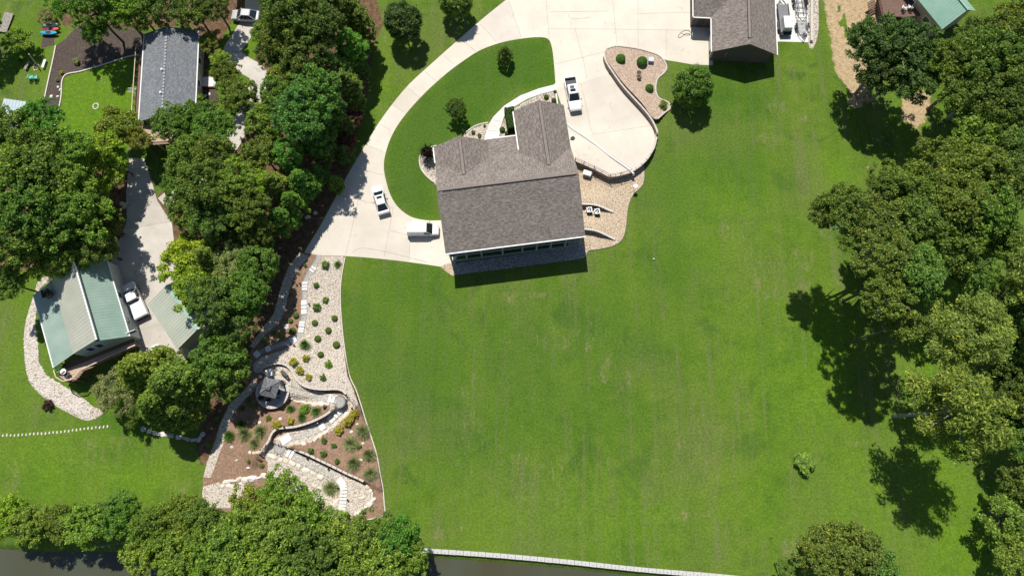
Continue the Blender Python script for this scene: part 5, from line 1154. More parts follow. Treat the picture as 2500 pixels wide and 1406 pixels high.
def pickup(loc, rz, label, mat, cover=None, L=5.85, W=2.02, roof_glass=False, yb=-.12, roof=(-.06, .24), base=.50):
    o = thing('pickup_truck', loc, label, 'pickup', rz); h = L/2; w = W/2
    bd = body_loft(o, [(h*yb, w, .34, 1.12, .12), (h*.35, w, .34, 1.12, .14), (h*.70, w*.98, .36, 1.12, .18), (h-.2, w*.94, .40, 1.02, .2), (h, w*.82, .5, .86, .16)], mat)
    c = cabin(o, h*yb, h*base, h*roof[0], h*roof[1], w*.93, w*.78, 1.08, 1.88, mat, 2)
    if roof_glass:
        MB().box((0.06, h*roof[1]-.55, 1.882), (w*.86, .50, .02)).build('sunroof', MAT['glass'], c); MB().box((0.10, h*roof[1]-1.12, 1.882), (w*.66, .50, .02)).build('sunroof', MAT['dark_grey'], c)
    y0, y1 = -h+.05, h*yb-.02
    bed = MB(); bed.box((0, (y0+y1)/2, .62), (W-.1, y1-y0, .12)); bd2 = bed.build('bed_floor', MAT['dark_grey'], o)
    for s in (-1, 1): bevel(MB().box((s*(w-.07), (y0+y1)/2, .82), (.14, y1-y0, .66)).build('bed_side', MAT[mat], o), .03)
    bevel(MB().box((0, y0, .82), (W-.02, .10, .64)).build('tailgate', MAT[mat], o), .03)
    MB().box((0, y1-.03, .88), (W-.3, .06, .5)).build('bed_front', MAT['black'], o)
    if cover: MB().box((0, (y0+y1)/2, 1.17), (W-.22, y1-y0-.06, .05)).build('bed_cover', MAT[cover], o)
    MB().box((0, y0-.12, .55), (W*.9, .16, .2)).build('bumper', MAT['black' if cover else 'mid_grey'], o)
    for x in (-w+.15, w-.15):
        for y in (-h*.60, h*.62): wheel(o, x, y, .40, .28)
    mirrors(o, h*.42, w, 1.15, 'dark_grey'); lamps(o, L, w, .88); MB().box((0, h-.01, .68), (w*1.2, .06, .3)).build('grille', MAT['mid_grey'], bd)
    MB().box((0, h+.02, .42), (w*1.7, .14, .18)).build('front_bumper', MAT['mid_grey'], bd)
    return o
def van(loc, rz, label, mat, L=4.9, W=1.9):
    o = thing('delivery_van', loc, label, 'van', rz); h = L/2; w = W/2
    bd = body_loft(o, [(-h, w*.92, .36, .98, .08), (-h+.1, w, .28, 1.0, .1), (h*.45, w, .28, 1.02, .1), (h*.72, w*.97, .30, 1.0, .2), (h-.15, w*.88, .36, .86, .22), (h, w*.7, .45, .72, .14)], mat)
    c = cabin(o, -h+.05, h*.62, -h+.10, h*.26, w*.97, w*.83, .96, 1.84, mat, 1, False)
    for ch in list(c.children):
        if ch.name.startswith('side_window'): bpy.data.objects.remove(ch)
    for s in (-1, 1):
        q = [Vector((s*w*.97, h*.10, .98)), Vector((s*w*.97, h*.56, .98)), Vector((s*w*.84, h*.24, 1.74)), Vector((s*w*.84, h*.08, 1.74))]
        pane(c, 'side_window', q if s > 0 else q[::-1], .02, .05)
        MB().box((s*w*.905, -h*.35, 1.3), (.012, 1.7, .03)).build('door_track', MAT['mid_grey'], c)
    for x in (-w+.13, w-.13):
        for y in (-h*.62, h*.62): wheel(o, x, y, .33, .22)
    mirrors(o, h*.40, w, 1.08, 'black'); lamps(o, L, w, .74); MB().box((0, h-.01, .54), (w, .05, .14)).build('grille', MAT['black'], bd)
    MB().box((0, -h+.02, 1.6), (.5, .04, .06)).build('brake_light', MAT['tail_red'], c)
    return o
def face(a, b, z=0.8):
    """position and heading from the tail and nose points"""
    p, q = G(*a, z), G(*b, z); d = q-p; c = (p+q)/2; c.z = 0; return c, math.atan2(d.y, d.x)-math.pi/2
c, a = face((1390.5, 190), (1407, 272)); c.z = float(pad_h(c.x, c.y))+0.012
pickup(c, a, 'white pickup truck with open black bed on the upper parking pad', 'car_white', None, roof_glass=True, yb=-.46, roof=(-.43, .14), base=.47)
c, a = face((938, 522), (919, 454)); c.z = 0.012; suv(c, a, 'white sport utility car parked on the curved driveway', 'car_white')
c, a = face((996, 560), (1069, 560)); c.z = 0.012; van(c, a, 'white panel van parked against the big house wall', 'car_white')
c, a = face((346, 772), (312, 694)); c.z = 0.012; pickup(c, a, 'white pickup with white bed cover beside the clerestory house', 'car_white', 'white_paint', yb=-.12, roof=(-.08, .34), base=.58)
c, a = face((632, 40), (566, 36)); c.z = 0.012; suv(c, a, 'silver car half hidden by trees near the top edge', 'car_silver', 4.6, 1.85, False)
# trailers beside the brick garage
tr = thing('dump_trailer', G(1911, 60), 'grey flat trailer carrying a white box beside the garage', 'trailer', 0.02)
MB().box((0, 0.6, 0.62), (1.75, 5.3, 0.14)).build('flatbed', MAT['mid_grey'], tr)
for s in (-1, 1):
    MB().box((s*0.9, 0.6, 0.78), (0.07, 5.3, 0.34)).build('side_rail', MAT['dark_grey'], tr)
    MB().box((s*1.04, -0.6, 0.72), (0.26, 1.7, 0.06)).build('fender', MAT['dark_grey'], tr)
    for y in (-0.2, -1.0): wheel(tr, s*1.04, y, 0.34, 0.2)
bevel(MB().box((0.1, -0.75, 1.25), (1.25, 2.2, 1.1)).build('box', MAT['white_paint'], tr), 0.04)
MB().box((0, -2.2, 0.7), (1.75, 0.5, 0.05)).build('ramp', MAT['black'], tr)
MB().beam((-0.7, 3.25, 0.6), (0, 4.6, 0.55), 0.1, 0.1).beam((0.7, 3.25, 0.6), (0, 4.6, 0.55), 0.1, 0.1).build('tongue', MAT['black'], tr)
MB().tube([(0, 4.4, 0.1), (0, 4.4, 0.9)], 0.04, 8).build('jack', MAT['steel'], tr)
def frame_trailer(px, label, L, W, tandem, rz, chair_=False, mat='black'):
    t = thing('boat_trailer' if tandem else 'utility_trailer', G(*px), label, 'trailer', rz)
    for s in (-1, 1):
        MB().box((s*W/2, 0, 0.55), (0.09, L, 0.12)).build('side_beam', MAT[mat], t)
        for y in ((0.42, -0.42) if tandem else (0.0,)): wheel(t, s*(W/2+0.22), y, 0.36, 0.24)
        MB().box((s*(W/2+0.22), 0, 0.78), (0.30, 1.9 if tandem else 0.95, 0.05)).build('fender', MAT[mat], t)
    n = 6 if tandem else 9
    for k in range(n): MB().box((0, -L/2+0.1+(L-0.2)*k/(n-1), 0.60), (W, 0.07, 0.07)).build('cross_member', MAT[mat if tandem else 'steel'], t)
    if tandem:
        for s in (-1, 1): MB().box((s*0.45, 0, 0.76), (0.14, L*0.8, 0.08)).build('bunk', MAT['mid_grey'], t)
    else:
        for s in (-1, 1): MB().box((s*(W/2-0.02), 0, 0.95), (0.04, L, 0.04)).build('top_rail', MAT['steel'], t)
    MB().beam((-W/2, -L/2, 0.55), (0, -L/2-1.3, 0.5), 0.08, 0.08).beam((W/2, -L/2, 0.55), (0, -L/2-1.3, 0.5), 0.08, 0.08).build('tongue', MAT[mat], t)
    MB().tube([(0, -L/2-1.2, 0.05), (0, -L/2-1.2, 0.8)], 0.04, 8).build('jack', MAT['steel'], t)
    return t
frame_trailer((1950, 8), 'black tandem boat trailer frame on the white pad', 5.2, 1.75, True, 0.02)
frame_trailer((1955, 70), 'small steel mesh utility trailer in front of the boat trailer', 2.3, 1.5, False, 0.02)
chair('folding_chair', G(1963, 82), 2.5, 'white folding chair beside the utility trailer', 'white_paint')
# ------------------------------------------------------------------ small site objects
def ac_unit(px, label):
    p = G(*px, 0.9); o = thing('air_conditioner', (p.x, p.y, 0), label, 'air conditioner', 0.12, 'air conditioners beside the big house')
    bevel(MB().box((0, 0, 0.45), (0.8, 0.8, 0.9)).build('casing', MAT['dark_grey'], o), 0.05)
    top = MB().ring((0, 0), 0.31, 0.45, 0.90, 0.95, 20).build('top_ring', MAT['white_paint'], o)
    for s in (-1, 1):
        for q in (-1, 1): MB().box((s*0.36, q*0.36, 0.92), (0.13, 0.13, 0.05)).build('top_corner', MAT['white_paint'], top)
    MB().disc((0, 0), 0.31, 0.80, 0.905, 20).build('fan_well', MAT['black'], o)
    f = MB()
    for k in range(3):
        a = k*2.094; f.box((0.16*math.cos(a), 0.16*math.sin(a), 0.93), (0.26, 0.12, 0.02), a, Matrix.Rotation(0.3, 3, 'X'))
    fo = f.build('fan', MAT['steel'], o); fo['kind'] = 'stuff'
    MB().disc((0, 0), 0.07, 0.91, 0.96, 10).build('hub', MAT['steel'], o); MB().box((0, 0, 0.02), (1.0, 1.0, 0.08)).build('pad', MAT['concrete_white'], o)
    MB().tube([(-0.4, -0.25, 0.2), (-0.7, -0.25, 0.2)], 0.03, 6).build('pipe', MAT['black'], o)
ac_unit((1439, 512), 'left air conditioning unit on the tan gravel'); ac_unit((1458, 516), 'right air conditioning unit on the tan gravel')
p = G(1434, 422, 0.9); tk = thing('generator', (p.x, p.y, 0), 'white standby generator box under the pad wall', 'generator', -0.28)
bevel(MB().box((0, 0, 0.42), (1.25, 0.75, 0.8)).build('cabinet', MAT['white_paint'], tk), 0.06); bevel(MB().box((0, 0, 0.86), (1.3, 0.8, 0.1)).build('lid', MAT['white_paint'], tk), 0.03)
MB().box((0, -0.385, 0.4), (0.9, 0.02, 0.4)).build('louvre', MAT['mid_grey'], tk); MB().tube([(0.6, 0.2, 0.3), (0.75, 0.2, 0.3), (0.75, 0.2, 1.0)], 0.03, 6).build('conduit', MAT['white_paint'], tk)
p = G(1547, 463); bd = thing('bird_feeder', p, 'white pole dish standing on the side gravel near the lawn', 'feeder')
MB().tube([(0, 0, 0), (0, 0, 1.5)], 0.03, 8).build('pole', MAT['steel'], bd)
dm = MB(); dm.loft([[(r*math.cos(k*math.pi/8), r*math.sin(k*math.pi/8), z) for k in range(16)] for r, z in ((0.05, 1.45), (0.25, 1.5), (0.36, 1.62), (0.34, 1.63), (0.2, 1.53))]); dm.build('dish', MAT['white_paint'], bd)
MB().box((-0.25, 0, 0.75), (0.5, 0.03, 0.03)).build('hook', MAT['dark_grey'], bd)
p = G(1588, 150); ub = thing('utility_box', p, 'grey green utility box in the mulch bed beside a round shrub', 'utility box', -0.1)
bevel(MB().box((0, 0, 0.3), (0.8, 0.7, 0.6)).build('cabinet', MAT['shed_blue'], ub), 0.03); MB().box((0, 0, 0.62), (0.86, 0.76, 0.05)).build('lid', MAT['shed_blue'], ub)
def pot(px, label, r=0.3, plant=True, z=0.0):
    p = G(*px, z); o = thing('flower_pot', (p.x, p.y, z), label, 'pot')
    MB().loft([[(q*math.cos(k*math.pi/8), q*math.sin(k*math.pi/8), h) for k in range(16)] for q, h in ((r*.65, 0), (r*.9, .35), (r*1.05, .5), (r*.92, .5), (r*.8, .42))]).build('bowl', MAT['pot_tan'], o)
    MB().disc((0, 0), r*.85, .38, .43, 14).build('soil', MAT['soil'], o)
pot((1559, 182), 'tan round planter in the middle of the mulch bed', 0.42, z=0.3); pot((1559, 190), 'smaller dark planter below the tan planter', 0.34, z=0.3)
hz = MB(); pts = [G(*p) for p in P3([(310, 290), (280, 265), (240, 270), (205, 300), (195, 325), (225, 320), (250, 300), (270, 290), (300, 300), (260, 305), (225, 290)])]
h_o = thing('garden_hose', pts[0], 'dark garden hose coiled on the concrete beside the brick garage', 'hose'); MB().tube([q-pts[0]+Vector((0, 0, 0.04)) for q in smooth_line(pts, 5)], 0.03, 6).build('hose', MAT['black'], h_o)
# upper left yard
def kayak(px, rz, label, mat, L=2.9, W=0.72, z=0.35):
    o = thing('kayak', G(*px, z), label, 'kayak', rz, 'kayaks on the rack'); rings = []
    for t_ in np.linspace(-1, 1, 11):
        w = W/2*math.sqrt(max(0, 1-abs(t_)**2.2))+0.012; zc = 0.06*t_*t_
        rings.append([Vector((t_*L/2, w*math.cos(a), 0.17+zc+0.17*math.sin(a)*(0.6 if math.sin(a) > 0 else 1)*(1-0.5*abs(t_)**3))) for a in [k*math.pi/6 for k in range(12)]])
    MB().loft(rings, smooth=True).build('hull', MAT[mat], o)
    MB().loft([[Vector((0.48*math.cos(a)*s, 0.22*math.sin(a)*s, z_)) for a in [k*math.pi/6 for k in range(12)]] for s, z_ in ((1.0, 0.26), (1.05, 0.30), (0.85, 0.295), (0.8, 0.272))]).build('cockpit', MAT['black'], o)
    MB().box((0.9, 0, 0.265), (0.3, 0.18, 0.02)).build('hatch', MAT['dark_grey'], o)
kayak((123, 63), 0.02, 'white and grey kayak, top of the three on the rack', 'kayak_white'); kayak((125, 73), 0.0, 'red kayak between the white and the blue one', 'kayak_red'); kayak((120, 82), -0.02, 'turquoise blue kayak, lowest of the three', 'kayak_blue')
ra = thing('kayak_rack', G(124, 74), 'dark wooden rack under the three kayaks', 'rack')
for x in (-0.8, 0.8):
    MB().box((x, 0, 0.30), (0.10, 2.4, 0.08)).build('bearer', MAT['black'], ra)
    for y in (-1.1, 1.1): MB().box((x, y, 0.14), (0.09, 0.09, 0.28)).build('leg', MAT['black'], ra)
for px, rz, lb in (((78, 192), 2.9, 'turquoise lawn chair, left of the pair'), ((90, 193), 3.2, 'turquoise lawn chair, right of the pair')): chair('lawn_chair', G(*px), rz, lb, 'teal', group='turquoise chairs on the lawn')
p = G(17, 58); dk = thing('wood_platform', p, 'weathered grey plank platform on the left lawn', 'platform', -0.16)
for k in range(7): MB().box((-0.66+k*0.22, random.Random(k).uniform(-0.05, 0.05), 0.30), (0.20, 3.6, 0.05)).build('plank', MAT['wood_grey'], dk)
for y in (-1.5, 0, 1.5): MB().box((0, y, 0.14), (1.5, 0.12, 0.26)).build('joist', MAT['wood_grey'], dk)
sw_ = thing('swing_post', G(94, 160), 'tan timber post leaning over a stone lined pit', 'post')
MB().beam((-0.2, 0, 0), (0.15, 0.4, 2.6), 0.16, 0.16).build('post', MAT['wood_tan'], sw_)
b0 = thing('fire_pit', G(88, 164), 'stone rimmed pit at the foot of the timber post', 'fire pit')
for k in range(12):
    a = k*math.pi/6; q = link('stone', ROCKM['stone_tan', k % 4], b0); q.location = (0.42*math.cos(a), 0.62*math.sin(a), 0); q.scale = (0.28, 0.2, 0.25); q.rotation_euler = (0, 0, a+1.57)
MB().disc((0, 0), 0.4, 0, 0.02, 12).build('ash', MAT['soil'], b0)
def bench(px, rz, label, mat):
    o = thing('lawn_bench', G(*px), label, 'bench', rz)
    for k in range(3): MB().box((0, -0.14+k*0.14, 0.44), (1.5, 0.12, 0.05)).build('slat', MAT[mat], o)
    for s in (-1, 1): MB().box((s*0.6, 0, 0.21), (0.08, 0.38, 0.42)).build('leg', MAT[mat], o)
bench((70, 163), 1.25, 'dark weathered log bench left of the stone pit', 'wood_grey'); bench((111, 159), 1.42, 'pale bench right of the stone pit', 'white_paint')
rg = thing('ring_planter', G(234, 260), 'ring of white stones on the bright lawn', 'planter')
for k in range(11):
    a = k*2*math.pi/11; q = link('stone', ROCKM['stone_white', k % 4], rg); q.location = (0.42*math.cos(a), 0.5*math.sin(a), 0); q.scale = (0.34, 0.26, 0.28); q.rotation_euler = (0, 0, a+1.57)
lp = thing('solar_lamp', G(*A2([(1400, 855)])[0]), 'white globe lamp beside the middle wall of the garden', 'lamp'); MB().tube([(0, 0, 0), (0, 0, 0.7)], 0.03, 8).build('stake', MAT['dark_grey'], lp)
MB().loft([[(0.12*math.sin(t)*math.cos(k*math.pi/6), 0.12*math.sin(t)*math.sin(k*math.pi/6), 0.8-0.12*math.cos(t)) for k in range(12)] for t in (0.1, 0.6, 1.2, 1.8, 2.4, 3.0)], smooth=True).build('globe', MAT['white_paint'], lp)
# path lights through the garden
PL = [(A1([(1190, 438)])[0], 'beside the three white treads'), (A1([(1150, 912)])[0], 'beside the four treads and the white boulder'), (A1([(1293, 672)])[0], 'right of the five white treads'), (A1([(1140, 1150)])[0], 'below the broad slab at the path bend'), (A1([(812, 1160)])[0], 'near the shaded end of the path'), (A2([(1275, 1260)])[0], 'against the straight lower wall'), (A2([(1515, 1378)])[0], 'halfway along the lower paved path'), (A3([(1735, 1030)])[0], 'right of the long white stairs'), (A3([(1625, 892)])[0], 'left of the long white stairs'), (A3([(1705, 1200)])[0], 'near the foot of the long white stairs'), (A2([(1040, 900)])[0], 'on the mulch above the middle wall'), (A2([(1785, 690)])[0], 'at the boulder end below the upper landing')]
for px, w_ in PL:
    p = G(*px); z = float(bank(p.x, p.y)); o = thing('path_light', (p.x, p.y, z), 'small black path light '+w_, 'lamp', 0, 'path lights in the garden')
    MB().tube([(0, 0, 0), (0, 0, 0.4)], 0.035, 6).build('stake', MAT['black'], o); MB().disc((0, 0), 0.15, 0.40, 0.48, 12, 0.06).build('hood', MAT['black'], o)
st_ = thing('lawn_stake', G(1879, 1312), 'thin dark stake standing alone on the lower right lawn', 'stake'); MB().tube([(0, 0, 0), (0, 0, 1.0)], 0.04, 6).build('rod', MAT['black'], st_); MB().disc((0, 0), 0.06, 0.98, 1.04, 8).build('cap', MAT['black'], st_)
bl = thing('lawn_ball', G(1596, 633), 'small white ball lying alone on the big lawn', 'ball'); MB().loft([[(0.13*math.sin(t)*math.cos(k*math.pi/6), 0.13*math.sin(t)*math.sin(k*math.pi/6), 0.13-0.13*math.cos(t)) for k in range(12)] for t in (0.05, 0.6, 1.2, 1.8, 2.4, 3.09)], smooth=True).build('shell', MAT['white_paint'], bl)
# ------------------------------------------------------------------ vegetation
def quads_mesh(name, C, N, size, aspect, rs, mat, spin=None):
    """leaf blades: a rhombic quad per leaf at C facing N"""
    n = len(C); N = N/np.linalg.norm(N, axis=1, keepdims=True)
    R = rs.normal(size=(n, 3)) if spin is None else spin
    U = np.cross(N, R); U /= np.linalg.norm(U, axis=1, keepdims=True)+1e-9; W = np.cross(N, U)
    s = size[:, None]; a = aspect[:, None]; k = rs.uniform(-0.25, 0.25, (n, 1))
    P = np.stack([C-U*s, C-W*s*a+U*s*k, C+U*s, C+W*s*a+U*s*k+N*s*0.25], 1).reshape(-1, 3)
    me = bpy.data.meshes.new(name); me.vertices.add(4*n); me.vertices.foreach_set('co', P.ravel())
    me.loops.add(4*n); me.loops.foreach_set('vertex_index', np.arange(4*n)); me.polygons.add(n); me.polygons.foreach_set('loop_start', np.arange(n)*4)
    me.update(); me.materials.append(mat); return me
def sph(rs, n):
    v = rs.normal(size=(n, 3)); return v/np.linalg.norm(v, axis=1, keepdims=True)
def clump_leaves(rs, cc, cr, per, leaf, up=0.35, flat=0.75, jit=0.55, lo=-0.45):
    C = []; N = []
    for c, r in zip(cc, cr):
        k = int(per*(r/np.mean(cr))**2); d = sph(rs, k*2); d = d[d[:, 2] > lo][:k]
        sub = sph(rs, 7); dist = (1-np.clip(d @ sub.T, 0, 1)).min(1)
        rad = r*(0.85+0.45*np.exp(-dist*7))*(rs.uniform(0.45, 1.12, len(d))+0.35*(rs.rand(len(d)) < 0.08))
        C.append(c+d*rad[:, None]*np.array([1, 1, flat])); N.append(d+rs.normal(size=d.shape)*jit+np.array([0, 0, up]))
    C = np.concatenate(C); N = np.concatenate(N)
    return C, N, leaf*rs.uniform(0.7, 1.35, len(C)), rs.uniform(0.45, 0.8, len(C))
def crown_mesh(kind, seed):
    rs = np.random.RandomState(seed); L = MAT['leaf']
    if kind == 'broad':
        nl = 15; d = sph(rs, 200); d = d[d[:, 2] > -0.55]; L0 = [np.array([0.05, 0, 0.28])]
        for q in d:
            q = q*np.array([1, 1, 0.75])*rs.uniform(0.50, 0.72)
            if all(np.linalg.norm(q-k) > 0.36 for k in L0): L0.append(q)
            if len(L0) >= nl: break
        cc = []; cr = []
        for q in L0:
            lr = rs.uniform(0.24, 0.37)
            for e in sph(rs, 60)[:24]:
                if e[2] < -0.55: continue
                cc.append(q+e*lr*rs.uniform(0.75, 1.12)*np.array([1, 1, 0.8])); cr.append(rs.uniform(0.05, 0.125))
        cc = np.array(cc); cr = np.array(cr)
        a = clump_leaves(rs, cc, cr, 54, 0.031, 0.40, 0.8, 0.85, -0.5)
    elif kind == 'airy':
        n = 60; d = sph(rs, 400); d = d[d[:, 2] > -0.3][:n]; lob = sph(rs, 5); lob[:, 2] *= 0.3
        R = rs.uniform(0.40, 0.80, n)+0.22*np.clip(d @ lob.T, 0, 1).max(1)**3; cc = d*R[:, None]*np.array([1, 1, 0.6]); cr = rs.uniform(0.10, 0.20, n)
        a = clump_leaves(rs, cc, cr, 150, 0.038, 0.5, 0.6, 0.85)
    elif kind == 'round':
        n = 220; d = sph(rs, 900); d = d[d[:, 2] > -0.92][:n]; R = 0.86+rs.uniform(-0.07, 0.06, n); cc = d*R[:, None]*np.array([1, 1, 1.05]); cr = rs.uniform(0.10, 0.17, n)
        a = clump_leaves(rs, cc, cr, 120, 0.036, 0.3, 1.0, 0.6)
    elif kind == 'cone':
        n = 150; t = rs.uniform(0, 1, n)**0.8; ang = rs.uniform(0, 6.283, n); rr = (1-t)**0.75*rs.uniform(0.72, 1.0, n)*0.9+0.03
        cc = np.stack([rr*np.cos(ang), rr*np.sin(ang), -0.9+2.1*t], 1); cr = rs.uniform(0.10, 0.19, n)*(1.1-0.5*t)
        a = clump_leaves(rs, cc, cr, 85, 0.042, 0.45, 0.6, 0.5)
    elif kind == 'pine':
        cc = []; cr = []
        for t in np.linspace(0.0, 1.0, 11):
            k = 5 if t < 0.9 else 3; reach = (0.95-0.55*t**2)*(0.65 if t < 0.12 else 1)
            for q in range(k):
                an = rs.uniform(0, 6.283)
                for s in (0.45, 0.75, 1.0):
                    if rs.rand() < 0.12: continue
                    cc.append((reach*s*math.cos(an)+rs.normal()*0.05, reach*s*math.sin(an)+rs.normal()*0.05, -0.75+1.5*t+0.12*s+rs.normal()*0.04)); cr.append(rs.uniform(0.10, 0.20)*(0.7+0.4*s))
        a = clump_leaves(rs, np.array(cc), np.array(cr), 105, 0.034, 0.7, 0.55, 0.7)
        a = (a[0], a[1], a[2]*1.15, a[3]*0.6)
    elif kind == 'sage':
        n = 95; d = sph(rs, 500); d = d[d[:, 2] > -0.2][:n]; R = rs.uniform(0.45, 0.95, n); cc = d*R[:, None]*np.array([1, 1, 0.7]); cr = rs.uniform(0.09, 0.17, n)
        a = clump_leaves(rs, cc, cr, 120, 0.040, 0.3, 0.7, 0.9); a = (a[0], a[1], a[2], a[3]*0.5)
    elif kind == 'ball':
        d = sph(rs, 5200); d = d[d[:, 2] > -0.5]; a = (d*rs.uniform(0.86, 1.02, (len(d), 1))*np.array([1, 1, 0.85]), d+rs.normal(size=d.shape)*0.5, rs.uniform(0.05, 0.085, len(d)), rs.uniform(0.5, 0.8, len(d)))
    elif kind == 'shrub':
        n = 26; d = sph(rs, 120); d = d[d[:, 2] > -0.15][:n]; cc = d*rs.uniform(0.35, 0.8, (n, 1))*np.array([1, 1, 0.7]); cr = rs.uniform(0.16, 0.30, n)
        a = clump_leaves(rs, cc, cr, 60, 0.085, 0.5, 0.8, 0.6)
    elif kind == 'hedge':
        n = 5200; p = rs.uniform(-1, 1, (n, 3)); ax = rs.randint(0, 5, n); q = p.copy(); nn = np.zeros((n, 3))
        for i, (k, s) in enumerate(((0, 1), (0, -1), (1, 1), (1, -1), (2, 1))):
            m = ax == i; q[m, k] = s*rs.uniform(0.92, 1.02, m.sum()); nn[m, k] = s
        a = (q, nn+rs.normal(size=q.shape)*0.5, rs.uniform(0.05, 0.09, n), rs.uniform(0.5, 0.8, n))
    return quads_mesh('crown_'+kind, a[0], a[1], a[2], a[3], rs, L)
def grass_clump_mesh(seed, n=420, spread=1.0, droop=0.5, w=0.030):
    rs = np.random.RandomState(seed); V = []; F = []
    for i in range(n):
        an = rs.uniform(0, 6.283); tilt = rs.uniform(0.05, 1.25)*spread; L = rs.uniform(0.75, 1.1); d = np.array([math.cos(an), math.sin(an), 0]); sd_ = np.array([-math.sin(an), math.cos(an), 0])
        p = d*rs.uniform(0, 0.12); q0 = len(V)
        for k in range(4):
            t = k/3; r = L*(math.sin(tilt)*t+droop*0.35*t*t); z = L*(math.cos(tilt)*t-droop*0.30*t*t*math.sin(tilt)); ww = w*(1-t*0.85)
            c = p+d*r+np.array([0, 0, z]); V += [tuple(c-sd_*ww), tuple(c+sd_*ww)]
        for k in range(3): F.append((q0+2*k, q0+2*k+1, q0+2*k+3, q0+2*k+2))
    me = bpy.data.meshes.new('blades'); me.from_pydata(V, [], F); me.materials.append(MAT['leaf']); return me
def trunk_mesh(seed, limbs, mat='bark', base=0.045):
    """unit tree: height 1 at the crown's centre, limb reach given for crown radius 1"""
    r = random.Random(seed); m = MB(); sx = [r.uniform(-0.03, 0.03) for _ in range(4)]
    pts = [(0, 0, -0.03), (sx[0], sx[1], 0.35), (sx[2], sx[3], 0.75), (0, 0, 1.05)]
    m.tube(pts, [base*1.25, base, base*0.8, base*0.4], 8)
    for k in range(limbs):
        a = k*2*math.pi/limbs+r.uniform(-0.4, 0.4); z0 = r.uniform(0.6, 0.92); rr = r.uniform(0.5, 0.75)
        m.tube([(0, 0, z0), (rr*0.45*math.cos(a), rr*0.45*math.sin(a), z0+0.10), (rr*math.cos(a+0.25), rr*math.sin(a+0.25), z0+r.uniform(0.14, 0.26))], [base*0.55, base*0.34, base*0.10], 5, False)
    return m.mesh('trunk', MAT[mat])
CROWN = {k: [crown_mesh(k, 11*i+len(k)) for i in range(n)] for k, n in (('broad', 4), ('airy', 3), ('round', 2), ('cone', 3), ('pine', 3), ('sage', 2), ('ball', 2), ('shrub', 3), ('hedge', 1))}
BLADE = [grass_clump_mesh(1), grass_clump_mesh(2, 420, 0.8, 0.3), grass_clump_mesh(3, 160, 1.1, 0.2, 0.05)]
TRUNK = [trunk_mesh(i, 6) for i in range(3)]; TRUNKP = [trunk_mesh(9, 7, 'bark_pale', 0.035)]
COLR = dict(dark=(0.045, 0.078, 0.021), deep=(0.036, 0.066, 0.024), oak=(0.056, 0.090, 0.022), mid=(0.056, 0.104, 0.026), green=(0.050, 0.118, 0.022), bright=(0.086, 0.150, 0.022), lime=(0.098, 0.155, 0.020), olive=(0.070, 0.112, 0.023), sage=(0.105, 0.130, 0.066), yellow=(0.165, 0.165, 0.022), rust=(0.074, 0.096, 0.020), teal=(0.043, 0.094, 0.025), pine=(0.072, 0.112, 0.028), plum=(0.040, 0.022, 0.024), forest=(0.050, 0.096, 0.022), leafy=(0.078, 0.132, 0.026))
TR = random.Random(77)
def tree(kind, px, py, r, zc, col, label, name=None, base=None, zs=None, lean=None, cat='tree', group=None):
    """crown centre seen at (px, py), at height zc metres; r = crown radius in metres"""
    c = G(px, py, zc); b = Vector((base.x, base.y, 0)) if base else Vector((c.x, c.y, 0))
    nm = name or {'broad': 'broadleaf_tree', 'airy': 'broadleaf_tree', 'round': 'round_crown_tree', 'cone': 'conifer_tree', 'pine': 'pine_tree', 'sage': 'willow_tree'}[kind]
    o = thing(nm, b, label, cat, 0, group)
    cr = link('crown', TR.choice(CROWN[kind]), o); cr.location = c-b; k = TR.uniform(0.9, 1.1)
    zz = zs or {'broad': 1.0, 'airy': 1.0, 'round': 1.0, 'cone': 0.95, 'pine': 1.1, 'sage': 0.9}[kind]
    cr.scale = (r*TR.uniform(0.95, 1.06), r*TR.uniform(0.95, 1.06), min(r*zz, max(1.0, zc*0.92))); cr.rotation_euler = (0, 0, TR.uniform(0, 6.28)); q = COLR[col]; j = [TR.uniform(0.9, 1.12) for _ in range(3)]
    LB = 2.5; cr.color = (q[0]*k*j[0]*LB*1.1, q[1]*k*LB*1.03, q[2]*k*j[2]*LB*0.9, 1)
    if base is None:
        t = link('trunk', TR.choice(TRUNKP if kind == 'pine' else TRUNK), o); t.scale = (r, r, zc); t.rotation_euler = (0, 0, TR.uniform(0, 6.28))
    else:
        e = c-b; pts = [Vector((0, 0, -0.2)), Vector((e.x*0.12+(lean or (0, 0))[0], e.y*0.10+(lean or (0, 0))[1], e.z*0.35)), Vector((e.x*0.55, e.y*0.5, e.z*0.7)), e+Vector((0, 0, r*0.3))]
        m = MB(); ln = smooth_line(pts, 4); m.tube(ln, [0.30*(1-0.7*i/(len(ln)-1)) for i in range(len(ln))], 9)
        for q_ in range(7):
            a = q_*0.9; z0 = e*(0.72+0.05*q_); m.tube([z0, z0+Vector((r*0.4*math.cos(a), r*0.4*math.sin(a), 0.5)), z0+Vector((r*0.75*math.cos(a), r*0.75*math.sin(a), 1.0))], [0.12, 0.07, 0.02], 5, False)
        m.build('trunk', MAT['bark_pale'], o)
    return o
G1, G2, G3, G4, G5 = 'trees in the left woods', 'trees round the left houses', 'trees along the lake shore', 'trees on the right side', 'trees on the lawns'
